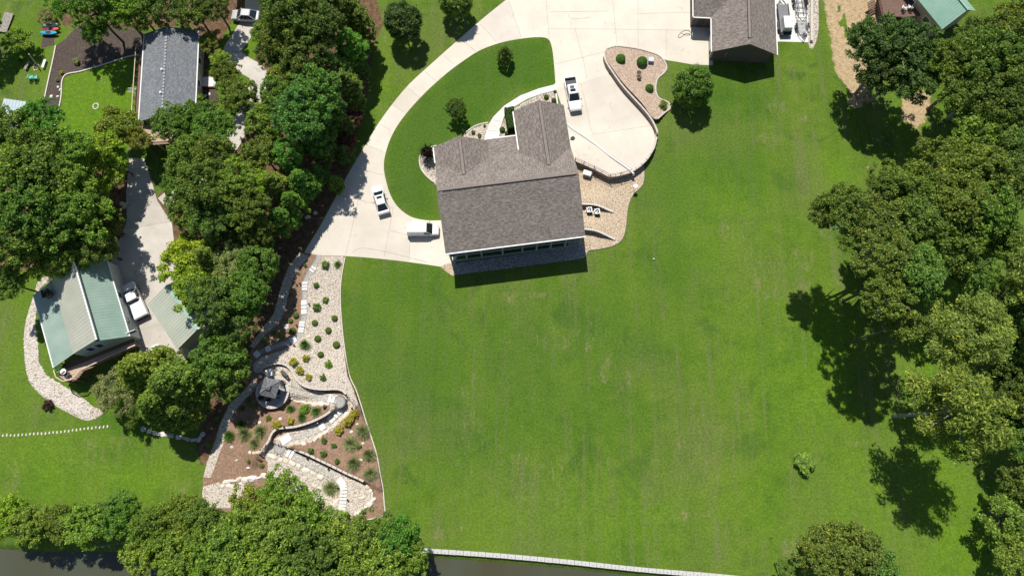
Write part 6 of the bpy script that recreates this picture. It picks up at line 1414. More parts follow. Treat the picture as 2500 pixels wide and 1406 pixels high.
TREES = [
 # lawn trees
 ('round', 984, 52, 3.05, 4.4, 'deep', 'dark oval tree on the lawn left of the driveway', G5), ('round', 1112, 2, 2.7, 3.6, 'forest', 'round dark tree cut by the top edge above the driveway', G5),
 ('round', 1691, 212, 3.1, 3.7, 'mid', 'round dense green tree on the lawn below the brick garage', G5),
 ('broad', 1113, 264, 1.8, 2.6, 'dark', 'slim dark young tree on the lawn island nearest the house', G5), ('cone', 1232, 132, 1.7, 2.4, 'dark', 'slim young tree on the lawn island near the top of the loop', G5),
 # top left
 ('broad', 165, 8, 3.2, 8, 'green', 'green tree just above the kayaks', G2), ('broad', 222, 20, 3.8, 9, 'mid', 'bright leafy tree at the top edge right of the kayaks', G2), ('broad', 232, 80, 2.2, 7, 'green', 'small tree lowest of the group right of the kayaks', G2), ('broad', 290, 22, 4.0, 7, 'leafy', 'yellowish green tree above the left end of the grey roof', G2), ('broad', 340, 30, 3.4, 6, 'oak', 'dark tree touching the top left corner of the grey roof', G2), ('broad', 405, 8, 3.9, 6, 'dark', 'dark tree above the middle of the grey roof', G2), ('airy', 470, 22, 3.4, 6, 'oak', 'loose dark tree above the right corner of the grey roof', G2), ('broad', 522, 12, 3.0, 6, 'dark', 'dark tree left of the silver car', G2), ('sage', 112, 40, 1.6, 1.4, 'sage', 'pale bushy shrub above the white kayak', G2), ('airy', 42, 98, 2.4, 2.5, 'leafy', 'small leafy tree below the plank platform', G2), ('broad', -72, 62, 4.4, 6, 'mid', 'tree at the left edge shading the upper lawn', G2), ('airy', 508, 105, 1.7, 3.0, 'olive', 'small olive shrub tree right of the grey roof', G2),
 # strip beside the curved driveway
 ('broad', 684, 14, 3.6, 11, 'oak', 'loose tree overhanging the silver car', G1), ('airy', 652, 78, 2.8, 9, 'olive', 'thin olive tree beside the white lane', G1), ('broad', 715, 30, 4.6, 13, 'dark', 'dark tree at the top edge of the woods', G1), ('broad', 700, 90, 4.0, 11, 'oak', 'broad dark tree in the upper woods', G1), ('broad', 668, 128, 3.0, 9, 'dark', 'dark tree at the bend of the white lane', G1), ('broad', 770, 70, 4.4, 12, 'dark', 'very dark tree in the middle of the upper woods', G1), ('cone', 855, 30, 3.0, 8, 'oak', 'dark conifer at the upper edge of the woods by the lawn', G1), ('cone', 815, 8, 3.2, 9, 'dark', 'conifer at the top edge of the woods', G1), ('cone', 880, 55, 2.6, 7, 'oak', 'conifer nearest the dark oval lawn tree', G1), ('broad', 745, 135, 4.0, 11, 'dark', 'dark broad tree above the blue green canopy', G1), ('cone', 850, 105, 3.0, 8, 'green', 'green conifer at the bulge of the wood edge', G1), ('cone', 815, 165, 2.9, 8, 'mid', 'conifer with yellowish tips below the bulge of the wood edge', G1), ('cone', 893, 92, 1.9, 3.5, 'oak', 'low conifer at the mulch edge nearest the dark oval tree', G1), ('cone', 880, 165, 1.8, 3.5, 'mid', 'low conifer on the mulch edge, upper middle', G1), ('cone', 868, 238, 1.8, 3.5, 'forest', 'low conifer on the mulch edge beside the yellowed grass', G1), ('airy', 862, 290, 1.7, 3.2, 'plum', 'thin reddish bush on the mulch edge', G1), ('cone', 842, 372, 1.7, 3.0, 'dark', 'low dark bush on the mulch edge by the curve', G1), ('cone', 818, 445, 1.6, 3.0, 'forest', 'low bush at the wood edge beside the parked car', G1),
 ('cone', 845, 205, 2.6, 7, 'oak', 'conifer on the wood edge opposite the driveway curve', G1), ('airy', 690, 180, 3.0, 9, 'olive', 'olive tree in a gap of the upper woods', G1),
 ('broad', 552, 182, 2.6, 6, 'oak', 'oak between the white terrace and the lane', G2), ('broad', 582, 232, 3.2, 7, 'oak', 'spreading oak right of the entry terrace', G2), ('airy', 540, 148, 2.0, 6, 'leafy', 'small light tree above the entry terrace', G2),
 ('broad', 770, 225, 4.2, 12, 'teal', 'large blue green tree in the centre of the woods', G1), ('broad', 735, 280, 4.4, 12, 'teal', 'blue green tree just below the largest one', G1), ('broad', 792, 268, 3.4, 7, 'teal', 'blue green tree nearest the driveway side', G1), ('broad', 690, 235, 3.6, 10, 'forest', 'dark green tree left of the blue green canopy', G1), ('broad', 768, 335, 3.4, 6.5, 'teal', 'lowest of the blue green trees', G1), ('airy', 645, 295, 3.2, 9, 'olive', 'olive feathery tree left of the blue green canopy', G1), ('cone', 835, 300, 2.2, 5, 'dark', 'dark tree at the wood edge beside the driveway', G1), ('airy', 846, 345, 1.9, 3.5, 'plum', 'reddish dark shrub tree on the edge by the driveway', G1), ('round', 702, 376, 2.3, 8, 'green', 'bright round green tree in the middle of the woods', G1), ('airy', 672, 335, 1.4, 8, 'lime', 'small yellow green sapling in the woods', G1), ('broad', 640, 375, 3.2, 8, 'oak', 'dark tree left of the bright round one', G1), ('airy', 610, 385, 2.4, 7, 'leafy', 'light green tree beside the lower lane', G1),
 ('broad', 488, 292, 3.8, 7, 'forest', 'large green tree over the lower right end of the grey roof', G2), ('broad', 420, 300, 3.3, 6, 'mid', 'tree over the lower left end of the grey roof', G2), ('broad', 525, 325, 3.8, 10, 'forest', 'green tree right of the end deck', G2), ('airy', 285, 312, 4.0, 6, 'rust', 'orange tinged tree left of the grey roofed house', G2), ('airy', 335, 335, 2.2, 6, 'rust', 'thin rusty branch crown beside the end deck', G2),
 ('broad', 460, 385, 3.7, 9, 'oak', 'dark oak right of the sunny lane', G1), ('broad', 520, 385, 3.8, 11, 'oak', 'dark oak in the woods below the green ones', G1), ('broad', 440, 450, 3.0, 8, 'mid', 'tree leaning over the right side of the lane', G1), ('broad', 495, 455, 4.2, 12, 'oak', 'broad oak in the middle left woods', G1), ('broad', 560, 440, 3.6, 11, 'leafy', 'yellowish leafy oak in the middle woods', G1), ('airy', 615, 455, 2.6, 10, 'lime', 'yellow green tree in the middle woods', G1), ('cone', 668, 450, 2.6, 8, 'olive', 'bronze olive conifer right of the yellow green tree', G1), ('broad', 600, 505, 3.6, 10, 'oak', 'leafy tree below the yellow green one', G1), ('broad', 455, 510, 3.2, 8, 'oak', 'olive tree on the lane edge above the bright maple', G1), ('broad', 515, 530, 3.6, 10, 'forest', 'rounded tree at the lower left edge of the woods', G1), ('cone', 738, 445, 3.0, 6, 'green', 'large green conifer on the wood edge near the parked car', G1), ('cone', 778, 420, 1.9, 4, 'mid', 'conifer between the large one and the driveway', G1), ('cone', 712, 495, 2.6, 6, 'green', 'narrow conifer below the largest edge conifer', G1), ('cone', 685, 535, 2.8, 6, 'forest', 'conifer at the wood edge above the pine straw', G1), ('broad', 625, 560, 2.8, 8, 'dark', 'dark tree behind the lowest edge conifers', G1), ('cone', 620, 575, 2.6, 5.5, 'green', 'conifer nearest the top of the garden', G1), ('airy', 792, 380, 2.1, 4.5, 'dark', 'dark shrub tree casting shade on the driveway edge', G1), ('broad', 570, 565, 2.8, 6, 'forest', 'small tree in the shaded hollow of the woods', G1), ('airy', 460, 585, 1.8, 4, 'lime', 'yellow leafed bush at the lane corner', G1),
 # far left
 ('broad', 30, 330, 4.6, 12, 'mid', 'tree at the left edge below the blue shed', G2), ('broad', 105, 300, 3.8, 11, 'green', 'tree overhanging the dark mulch strip', G2), ('broad', 20, 430, 4.6, 13, 'leafy', 'leafy tree at the left edge, second below the shed', G2), ('broad', 95, 390, 4.6, 13, 'mid', 'large green tree left of the bright lawn', G2), ('broad', 165, 375, 3.8, 11, 'leafy', 'light tree at the lower corner of the bright lawn', G2), ('airy', 230, 365, 3.4, 8, 'bright', 'pale green tree below the bright lawn', G2), ('broad', 165, 455, 4.4, 10.5, 'leafy', 'broad light green tree in the left wood', G2), ('broad', 235, 430, 3.6, 6, 'bright', 'bright tree left of the sunny lane', G2), ('airy', 280, 395, 2.6, 5, 'bright', 'bright bush at the top of the lane', G2), ('broad', 60, 500, 4.6, 13, 'mid', 'dark centred tree in the left wood', G2), ('broad', 125, 540, 4.6, 10.5, 'mid', 'tree above the left house roof, dark side', G2), ('broad', 205, 525, 4.5, 9.5, 'leafy', 'widest light tree above the clerestory roofs', G2), ('broad', 262, 548, 2.8, 4.5, 'oak', 'tree shading the lane bend', G2), ('broad', 20, 580, 4.4, 12, 'mid', 'tree at the left edge above the lower lawn', G2), ('broad', 85, 615, 4.2, 8, 'leafy', 'light tree just left of the clerestory chimney', G2), ('broad', 155, 628, 3.5, 7, 'leafy', 'tree over the top of the upper green roof', G2), ('broad', 228, 600, 3.6, 7, 'oak', 'tree over the top of the lower green roof', G2), ('broad', 20, 690, 2.8, 8, 'mid', 'small tree at the left edge beside the rock border', G2),
 # lower middle
 ('airy', 448, 640, 3.9, 6, 'lime', 'yellow green maple over the ribbed garage drive', G2), ('airy', 470, 700, 3.5, 7, 'bright', 'bright maple overhanging the ribbed roof', G2), ('sage', 560, 640, 3.0, 7, 'sage', 'grey green feathery tree at the lower wood edge', G1), ('cone', 510, 630, 3.0, 7, 'olive', 'bronze green tree right of the yellow green maple', G1), ('round', 628, 645, 2.9, 6.5, 'forest', 'round dark green tree beside the pine straw', G1), ('broad', 520, 735, 3.8, 10, 'dark', 'dark tree over the right end of the ribbed roof', G1), ('broad', 590, 725, 3.6, 9, 'forest', 'dark green tree at the wood edge by the rock swale', G1), ('broad', 575, 790, 3.2, 8, 'dark', 'darkest tree in the hollow behind the ribbed garage', G1), ('sage', 625, 700, 2.4, 6, 'oak', 'small loose tree at the lower wood corner', G1),
 ('broad', 535, 880, 4.4, 7, 'forest', 'large dark green tree left of the gazebo', G2), ('broad', 555, 925, 3.0, 6, 'forest', 'low lobe of green foliage nearest the gazebo', G2), ('cone', 345, 905, 4.0, 8, 'olive', 'broad olive cedar below the deck', G2), ('cone', 425, 935, 4.2, 8.5, 'olive', 'olive cedar beside the large dark tree', G2), ('sage', 285, 955, 3.4, 4.5, 'sage', 'silvery tree leaning over the white rock border', G2), ('cone', 385, 985, 3.6, 8, 'olive', 'lower cedar shading the stone row', G2), ('sage', 330, 1000, 2.6, 3.5, 'oak', 'thin dark tree at the end of the rock border', G2), ('cone', 452, 1000, 3.0, 6, 'olive', 'cedar at the right end of the stone row', G2), ('sage', 418, 872, 1.8, 3.0, 'rust', 'small bronze shrub beside the white umbrella', G2),
 # shore
 ('broad', 20, 1262, 3.2, 5, 'bright', 'bright tree at the left end of the shore', G3), ('broad', 78, 1280, 3.2, 5, 'leafy', 'second shore tree from the left', G3), ('airy', 150, 1275, 3.0, 5, 'oak', 'thin greyish shore tree, third from the left', G3), ('broad', 205, 1285, 3.2, 5, 'leafy', 'low shore tree right of the grey one', G3), ('airy', 240, 1262, 2.3, 4, 'mid', 'small shore tree standing back on the grass', G3), ('broad', 305, 1268, 3.2, 5, 'green', 'blue green tree on the shore above the bare branches', G3), ('cone', 285, 1222, 1.6, 3, 'forest', 'little conifer above the shore trees', G3), ('broad', 385, 1285, 3.4, 6, 'olive', 'olive shore tree right of the bare branches', G3), ('broad', 350, 1350, 3.0, 5, 'leafy', 'leafy tree drooping over the lake', G3), ('broad', 445, 1260, 3.4, 6, 'olive', 'olive tree beside the lower rock terrace', G3), ('broad', 500, 1285, 3.4, 7, 'oak', 'dark leafed tree below the rock terrace', G3), ('broad', 430, 1360, 3.8, 7, 'olive', 'olive tree over the water near the left lake corner', G3), ('broad', 520, 1365, 4.0, 8, 'leafy', 'leafy tree over the water below the rock terrace', G3), ('broad', 690, 1212, 3.7, 7, 'leafy', 'large bright tree covering the lower garden beds', G3), ('broad', 625, 1250, 3.8, 7, 'olive', 'large tree left of the garden stairs', G3), ('broad', 735, 1265, 4.4, 8, 'leafy', 'broad tree directly left of the long stairs', G3), ('broad', 590, 1320, 4.4, 9, 'olive', 'tree in the middle of the shore mass', G3), ('broad', 670, 1330, 4.6, 9, 'leafy', 'widest tree of the shore mass', G3), ('broad', 610, 1400, 4.4, 9, 'leafy', 'tree cut by the bottom edge in the shore mass', G3), ('broad', 750, 1355, 4.4, 9, 'oak', 'dark tree in the shore mass below the stairs', G3), ('broad', 835, 1320, 4.0, 8, 'leafy', 'shore tree just below the foot of the stairs', G3), ('broad', 905, 1310, 3.8, 7, 'mid', 'shore tree on the lawn side of the stairs', G3), ('broad', 965, 1320, 3.6, 7, 'green', 'greener shore tree nearest the seawall', G3), ('broad', 830, 1395, 4.2, 8, 'olive', 'tree cut by the bottom edge right of the mass centre', G3), ('broad', 920, 1385, 4.2, 8, 'leafy', 'tree at the bottom edge beside the seawall end', G3), ('broad', 1000, 1370, 2.9, 6, 'leafy', 'rightmost tree of the shore mass, over the water', G3), ('broad', 690, 1410, 4.2, 9, 'leafy', 'tree at the bottom edge below the widest tree', G3),
 # right side
 ('broad', 2135, 105, 4.6, 10, 'deep', 'dark oak beside the brown deck, left part of the clump', G4), ('broad', 2205, 120, 5.0, 11, 'deep', 'large blue green oak in front of the mint roof', G4), ('broad', 2145, 170, 4.2, 9, 'deep', 'dark oak overhanging the sandy track', G4), ('broad', 2235, 185, 4.2, 10, 'deep', 'dark oak lobe below the mint roof', G4), ('broad', 2390, 105, 4.2, 13, 'dark', 'dark tall tree right of the mint roof', G4), ('broad', 2482, 62, 4.6, 15, 'oak', 'tall tree in the top right corner', G4), ('broad', 2340, 150, 4.4, 13, 'oak', 'tall oak below the mint roof', G4), ('broad', 2420, 140, 5.0, 15, 'dark', 'broad dark tree near the right edge, upper', G4), ('broad', 2490, 170, 4.4, 15, 'mid', 'tree on the right edge with lighter leaves', G4), ('broad', 2360, 230, 4.4, 13, 'oak', 'oak above the fallen logs', G4), ('broad', 2450, 250, 4.8, 14, 'dark', 'dark tree on the right edge above the yellow one', G4),
 ('airy', 2390, 325, 4.0, 13, 'olive', 'yellowish open tree over the dirt clearing', G4), ('broad', 2465, 350, 4.4, 14, 'oak', 'tree at the right edge below the clearing', G4), ('broad', 2300, 390, 3.8, 13, 'oak', 'oak at the lower edge of the big shadow', G4), ('broad', 2380, 420, 4.8, 15, 'oak', 'broad oak in the right canopy, upper', G4), ('broad', 2470, 440, 4.6, 15, 'dark', 'tree on the right edge of the big canopy', G4), ('broad', 2165, 447, 3.0, 15, 'oak', 'oak lobe standing out into the upper shadow', G4), ('broad', 2055, 505, 3.6, 17, 'oak', 'oak crown furthest out over the big lawn', G4), ('broad', 2240, 470, 4.2, 16, 'oak', 'oak in the middle of the right canopy', G4), ('broad', 2130, 540, 4.0, 17, 'oak', 'oak behind the one furthest over the lawn', G4), ('broad', 2310, 500, 5.0, 16, 'oak', 'large oak at the centre of the right canopy', G4), ('broad', 2225, 560, 4.4, 17, 'oak', 'large oak in the lower middle of the canopy', G4), ('broad', 2400, 520, 4.6, 16, 'mid', 'oak right of the canopy centre', G4), ('broad', 2150, 625, 4.0, 18, 'oak', 'oak above the deep lawn shadow', G4), ('broad', 2310, 600, 4.8, 15, 'oak', 'oak above the leaning pale trunk', G4), ('broad', 2225, 660, 4.2, 18, 'mid', 'oak on the lower edge of the canopy', G4), ('broad', 2172, 722, 3.6, 18, 'oak', 'lowest oak of the canopy over the shadow', G4), ('broad', 2375, 660, 3.6, 13, 'mid', 'oak touching the leaning pale trunk', G4), ('airy', 2212, 790, 2.8, 16, 'oak', 'thin branch crown hanging into the shadow', G4), ('broad', 2485, 600, 3.6, 11, 'mid', 'tree on the right edge beside the grass gap', G4), ('broad', 2008, 520, 2.2, 16, 'oak', 'outermost oak branches over the lawn edge', G4), ('airy', 2085, 590, 2.4, 16, 'oak', 'loose oak branches above the bare lawn patches', G4),
 ('broad', 2462, 725, 3.2, 9, 'dark', 'dark tree in the deep shade under the leaning trunk', G4), ('broad', 2445, 870, 3.4, 7, 'dark', 'shaded tree between the two lower pines at the edge', G4), ('broad', 2468, 960, 3.4, 7, 'dark', 'dark tree right behind the lowest pine', G4), ('broad', 2470, 1045, 3.0, 6, 'dark', 'shaded low tree below the lowest pine', G4), ('broad', 2500, 1170, 3.4, 7, 'dark', 'dark tree on the right edge above the olive ones', G4), ('broad', 2445, 590, 3.4, 12, 'oak', 'oak beside the narrow grass gap in the canopy', G4),  # fill trees added along the edge, crowns coloured dark for its deep shade
 ('broad', 2500, 790, 3.8, 10, 'dark', 'dark tree on the right edge behind the pines', G4), ('broad', 2490, 880, 3.8, 9, 'dark', 'dark tree on the right edge beside the lower pine', G4), ('broad', 2500, 1080, 3.4, 8, 'forest', 'green tree on the right edge below the pines', G4), ('airy', 2475, 1262, 4.2, 6, 'olive', 'olive tree on the lower right edge', G4), ('airy', 2490, 1362, 4.0, 6, 'olive', 'olive tree in the bottom right corner', G4), ('broad', 2520, 980, 3.8, 9, 'dark', 'shaded tree on the right edge between the pines', G4), ('broad', 2000, 1345, 3.6, 7, 'oak', 'left half of the oak at the bottom right shore', G4), ('broad', 2075, 1350, 4.2, 8, 'oak', 'main crown of the oak at the bottom right shore', G4), ('broad', 2130, 1385, 3.4, 7, 'mid', 'right lobe of the oak at the bottom edge', G4), ('airy', 1925, 1390, 1.8, 5, 'forest', 'small dark tree left of the bottom right oak', G4),
]
OUTER = {(2135, 105): (2088, 230), (2145, 170): (2096, 238), (2205, 120): (2108, 236), (2235, 185): (2122, 248), (2360, 230): (2310, 292), (2340, 150): (2326, 298), (2390, 105): (2340, 285), (2055, 505): (2100, 640), (2008, 520): (2085, 650), (2085, 590): (2105, 665), (2165, 447): (2130, 560), (2150, 625): (2110, 700), (2130, 540): (2115, 650), (2172, 722): (2130, 770)}
for k, px, py, r, zc, col, lb, gp in TREES:
    tree(k, px, py, r, zc, col, lb, base=G(*OUTER[px, py]) if (px, py) in OUTER else None, name='bushy_shrub' if 'shrub' in lb and 'tree' not in lb else None, group=gp)
# pines with visible trunks
tree('pine', 2368, 808, 5.2, 16, 'pine', 'pale olive pine with curved bare trunk above the shadow', base=G(2226, 940), lean=(1.2, 0.2), zs=0.75, group=G4)
tree('pine', 2345, 1004, 5.7, 17, 'pine', 'large pale olive pine, lowest of the pines', base=G(2180, 1016), zs=1.05, group=G4)
tree('pine', 2580, 672, 5.5, 19, 'pine', 'tall pine at the right edge with long leaning bare trunk', base=G(2340, 757), zs=0.9, group=G4)
# bare grey branches by the lake
def dead(px, py, rz, label, L):
    p = G(px, py, 1.5); o = thing('dead_branches', (p.x, p.y, 0), label, 'branches', rz); r = random.Random(int(px))
    trunk = MB(); trunk.tube([(0, 0, -0.8), (0.3, 0, 1.2), (L*0.5, 0, 2.6), (L, 0.2, 2.9)], [0.16, 0.12, 0.07, 0.02], 6); trunk.build('limb', MAT['bark_pale'], o)
    for k in range(9):
        t_ = r.uniform(0.15, 0.9); y = r.uniform(-1, 1)*L*0.4; x = L*t_
        MB().tube([(x*0.8, 0, 1.2+1.6*t_), (x, y*0.5, 2.0+t_), (x+L*0.25, y, 2.3+t_*0.8)], [0.05, 0.03, 0.01], 4, False).build('twig', MAT['bark_pale'], o)
dead(300, 1325, 3.2, 'bare grey branches sticking out over the lake', 2.6); dead(160, 1268, 3.6, 'bare grey branches among the left shore trees', 3.0)
def log(px, py, L, rz, label):
    p = G(px, py); o = thing('fallen_log', (p.x, p.y, 0), label, 'log', rz); MB().tube([(-L/2, 0, 0.25), (0, 0.08, 0.27), (L/2, 0, 0.22)], [0.27, 0.25, 0.2], 9).build('log', MAT['bark_pale'], o)
    for s in (-1, 1): MB().tube([(s*(L/2), 0, 0.24), (s*(L/2+0.012), 0, 0.24)], 0.17, 9).build('cut_end', MAT['wood_tan'], o)

# ---- shrubs
SR = random.Random(5)
def shrub(kind, px, py, r, col, label, name, h=None, zs=1.0, group=None, cat='shrub'):
    p = G(px, py); z0 = float(h(p.x, p.y)) if h is not None else 0.0; p = G(px, py, z0+r*0.5); o = thing(name, (p.x, p.y, z0), label, cat, 0, group); q = COLR[col]; k = SR.uniform(0.9, 1.12)
    if kind == 'grass': f = link('foliage', SR.choice(BLADE[:2]), o); f.location = (0, 0, 0)
    elif kind == 'spike': f = link('foliage', BLADE[2], o)
    else: f = link('foliage', SR.choice(CROWN[kind]), o); f.location = (0, 0, r*0.5)
    f.scale = (r, r, r*zs); f.rotation_euler = (0, 0, SR.uniform(0, 6.28)); KB = 2.1; f.color = (q[0]*k*KB, q[1]*k*KB, q[2]*k*KB, 1)
    MB().tube([(0, 0, -0.08), (0, 0, r*0.45)], [r*0.10, r*0.05], 6).build('stem', MAT['bark'], o)
gb = 'clipped round shrubs in the garden'
for (x, y, r), lb in zip([(1135, 795, 32), (1077, 858, 25), (1098, 972, 37)], ('largest upper clipped round shrub on the mulch left of the steps', 'smaller clipped round shrub on the mulch above the white boulder', 'clipped round shrub on the mulch below the white boulder')):
    (px, py), = A1([(x, y)]); shrub('ball', px, py, r*0.0135, 'olive', lb, 'round_shrub', bank, 0.9, gb)
for i, (x, y, r) in enumerate([(1578, 828, 33), (1352, 880, 33), (1507, 968, 34), (1385, 1062, 36), (1598, 1130, 38), (1418, 1242, 33)]):
    (px, py), = A1([(x, y)]); shrub('ball', px, py, r*0.0135, 'olive', ('first', 'second', 'third', 'fourth', 'fifth', 'sixth')[i]+' clipped round shrub from the top in the white stone bed', 'round_shrub', bank, 0.9, gb)
ADD = [('shrub', A1, 1477, 218, 50, 'leafy', 'leafy green shrub at the top of the white stone bed'), ('grass', A1, 1610, 215, 38, 'forest', 'dark tufted plant at the top right of the white stone bed'), ('shrub', A1, 1367, 445, 36, 'mid', 'small leafy plant right of the three white treads'), ('shrub', A1, 1478, 620, 38, 'leafy', 'small green plant right of the five white treads'), ('shrub', A1, 1372, 705, 50, 'mid', 'wide leafy plant just right of the five white treads'), ('shrub', A1, 965, 1030, 38, 'lime', 'yellow green plant on the mulch above the path bend'), ('shrub', A1, 790, 1080, 36, 'lime', 'yellow green plant near the shaded end of the path'), ('shrub', A1, 885, 990, 24, 'mid', 'small plant at the shadow edge left of the white boulder'), ('grass', A1, 1235, 1130, 62, 'forest', 'spiky green grass clump below the path bend'), ('shrub', A1, 1515, 1355, 46, 'bright', 'bright bushy plant in the lower white stone bed'), ('shrub', A2, 1450, 335, 38, 'mid', 'green plant above the long curved wall'), ('shrub', A1, 1240, 225, 22, 'mid', 'tiny plant on the mulch near the garden top'), ('shrub', A1, 1170, 322, 14, 'oak', 'tiny dark seedling high on the mulch strip'), ('shrub', A1, 1145, 450, 15, 'oak', 'tiny dark seedling beside the three treads'), ('shrub', A1, 1075, 562, 15, 'oak', 'tiny dark seedling in the middle of the mulch strip'), ('shrub', A1, 1120, 680, 18, 'oak', 'tiny dark seedling left of the five treads'),
 ('shrub', A2, 1110, 160, 50, 'yellow', 'largest yellow shrub behind the curved wall'), ('shrub', A2, 1250, 115, 40, 'yellow', 'yellow shrub highest in the white stone bed'), ('shrub', A2, 1183, 252, 45, 'yellow', 'yellow shrub against the curve of the long wall'), ('shrub', A2, 1278, 330, 38, 'yellow', 'yellow shrub lowest in the white stone bed'), ('shrub', A2, 910, 875, 48, 'yellow', 'yellow shrub right above the bend of the S shaped wall'), ('shrub', A2, 1080, 832, 42, 'yellow', 'yellow shrub above the middle of the S shaped wall'), ('shrub', A2, 822, 803, 36, 'rust', 'rusty yellow shrub below the round patio'), ('shrub', A2, 1805, 745, 50, 'yellow', 'yellow shrub nearest the upper landing on the lawn side'), ('shrub', A2, 1740, 840, 56, 'yellow', 'larger yellow shrub, middle of three beside the boulders'), ('shrub', A2, 1630, 935, 52, 'yellow', 'yellow shrub, lowest of three beside the boulders'),
 ('grass', A2, 1075, 695, 52, 'forest', 'dark green sprawling plant right of the round patio'), ('shrub', A2, 1235, 700, 60, 'bright', 'bright green mound below the row of boulders'), ('grass', A2, 1360, 725, 50, 'forest', 'dark green plant nearest the upper landing'), ('grass', A2, 1200, 790, 50, 'forest', 'dark green plant below the bright green mound'), ('shrub', A2, 645, 690, 46, 'sage', 'pale variegated plant left of the round patio'), ('shrub', A2, 600, 595, 36, 'mid', 'shaded green plant left of the gazebo'), ('shrub', A2, 520, 690, 30, 'forest', 'shaded dark plant beside the rock swale'), ('shrub', A2, 225, 810, 30, 'bright', 'bright weedy plant at the shaded edge of the swale'), ('shrub', A2, 140, 1120, 26, 'bright', 'small bright weed on the shaded lawn edge'),
 ('grass', A2, 1900, 950, 70, 'sage', 'highest round grass clump along the lawn edge'), ('grass', A2, 1755, 1095, 72, 'sage', 'round grass clump beside the flat white rocks'), ('grass', A2, 1965, 1220, 72, 'sage', 'second round grass clump along the lawn edge'), ('grass', A2, 1790, 1315, 76, 'sage', 'round grass clump above the straight lower wall'), ('grass', A3, 1985, 735, 64, 'sage', 'lowest round grass clump along the lawn edge'), ('grass', A3, 1525, 895, 72, 'sage', 'round grass clump left of the long stairs'), ('grass', A2, 730, 955, 80, 'sage', 'largest round grass clump left of the S shaped wall'), ('grass', A2, 545, 980, 76, 'sage', 'round grass clump furthest left in the sun'), ('grass', A2, 660, 1095, 68, 'sage', 'lowest round grass clump left of the S shaped wall'), ('grass', A2, 365, 1000, 62, 'forest', 'shaded green clump beside the rock swale'), ('grass', A2, 500, 870, 54, 'forest', 'darker green clump in the shadow below the patio'),
 ('shrub', A2, 1455, 1055, 32, 'forest', 'small dark shrub highest on the lower mulch'), ('shrub', A2, 1570, 1110, 30, 'forest', 'small dark shrub beside the flat white rock'), ('shrub', A2, 1305, 1165, 35, 'forest', 'small dark shrub nearest the lower landing'), ('shrub', A2, 1450, 1200, 35, 'forest', 'small dark shrub in the middle of the lower mulch'), ('shrub', A2, 1605, 1290, 28, 'forest', 'small dark shrub just above the straight lower wall'), ('shrub', A2, 1855, 1125, 28, 'oak', 'small twiggy plant between the grass clumps'), ('shrub', A2, 1470, 680, 22, 'plum', 'small reddish plant beside the upper landing'), ('shrub', A2, 745, 1340, 26, 'rust', 'brownish twiggy plant on the lower left mulch'), ('shrub', A2, 600, 1290, 24, 'rust', 'small brown twig plant in the lower left mulch')]
for kd, f, x, y, r, c, lb in ADD:
    (px, py), = f([(x, y)]); shrub(kd, px, py, r*0.0158*(1.08 if kd == 'grass' else 1.0), c, lb, 'grass_clump' if kd == 'grass' else 'garden_shrub', bank, 0.85 if kd == 'grass' else 0.9, 'plants of the terraced garden')
HB = [('ball', P1, 925, 705, 30, 'oak', 'clipped dark shrub above the tall hedge'), ('ball', P1, 865, 832, 24, 'oak', 'round shrub left of the tall hedge'), ('ball', P1, 908, 866, 22, 'oak', 'round shrub at the foot of the tall hedge'), ('ball', P1, 1318, 506, 14, 'oak', 'tiny round shrub by the end of the front walk'), ('ball', P1, 1243, 552, 22, 'rust', 'brownish round shrub at the north gable, left of two'), ('ball', P1, 1308, 585, 22, 'oak', 'dark round shrub at the north gable, right of two'), ('shrub', P1, 618, 855, 24, 'oak', 'small plant in the bed beside the left gable'), ('shrub', P1, 668, 882, 22, 'oak', 'small plant at the corner of the left gable'), ('shrub', P1, 715, 800, 16, 'rust', 'tiny brown plant at the tip of the small bed')]
for kd, f, x, y, r, c, lb in HB:
    (px, py), = f([(x, y)]); shrub(kd, px, py, r*0.0185, c, lb, 'house_shrub', None, 1.0, 'shrubs beside the big house')
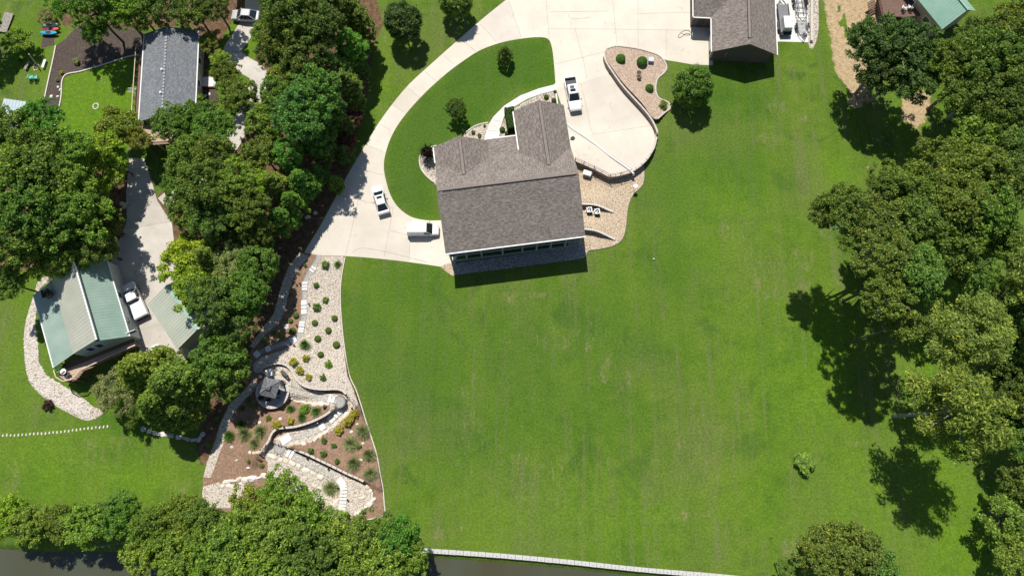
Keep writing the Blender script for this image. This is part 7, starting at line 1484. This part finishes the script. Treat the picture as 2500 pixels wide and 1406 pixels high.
for (x, y, r), c, lb in (((1880, 225, 42), 'green', 'round green shrub at the top left of the driveway mulch bed'), ((2065, 250, 46), 'green', 'round green shrub beside the utility box'), ((2128, 478, 36), 'green', 'round green shrub on the right side of the mulch bed'), ((2250, 622, 46), 'olive', 'yellowish shrub in the lower tail of the mulch bed')):
    (px, py), = P1([(x, y)]); shrub('shrub' if c == 'olive' else 'ball', px, py, r*0.0185, c, lb, 'bed_shrub', bed_h, 1.0, 'shrubs in the driveway bed')
hd = thing('hedge', G(1247, 302), 'tall clipped rectangular hedge against the wing wall', 'hedge', math.radians(9)); hf = link('foliage', CROWN['hedge'][0], hd); hf.location = (0, 0, 1.1); hf.scale = (0.75, 1.75, 1.1); hf.color = (0.040, 0.098, 0.016, 1)
MB().box((0, 0, 1.0), (1.2, 3.2, 2.0)).build('core', MAT['soil'], hd)
p = G(1043, 372, 1.6); cm_ = thing('crape_myrtle', (p.x, p.y, 0), 'dark red spiky tree in the rounded bed at the house corner', 'tree')
f = link('crown', BLADE[2], cm_); f.scale = (1.6, 1.6, 2.6); f.location = (0, 0, 0.4); f.color = (0.045, 0.034, 0.030, 1)
f = link('crown', CROWN['airy'][0], cm_); f.scale = (1.0, 1.0, 1.2); f.location = (0, 0, 1.9); f.color = (0.040, 0.036, 0.026, 1)
MB().tube([(0, 0, 0), (0.1, 0.05, 1.6)], [0.09, 0.04], 6).build('trunk', MAT['bark'], cm_)
shrub('shrub', 1962, 1130, 1.8, 'leafy', 'low leafy bush standing alone on the lower right lawn', 'lawn_bush', None, 0.4); shrub('shrub', 116, 988, 0.9, 'plum', 'dark purple bush beside the white rock border', 'purple_bush', None, 1.1)
for px, py, r, c, lb in ((185, 150, 0.7, 'sage', 'grey tuft near the top of the dark mulch strip'), (151, 177, 0.45, 'yellow', 'small yellow plant in the dark mulch strip'), (140, 195, 0.4, 'sage', 'small pale plant in the dark mulch strip'), (49, 147, 0.5, 'forest', 'small shrub left of the log bench'), (36, 175, 0.45, 'forest', 'small shrub at the left shadow edge')): shrub('shrub', px, py, r, c, lb, 'yard_shrub', None, 0.9)
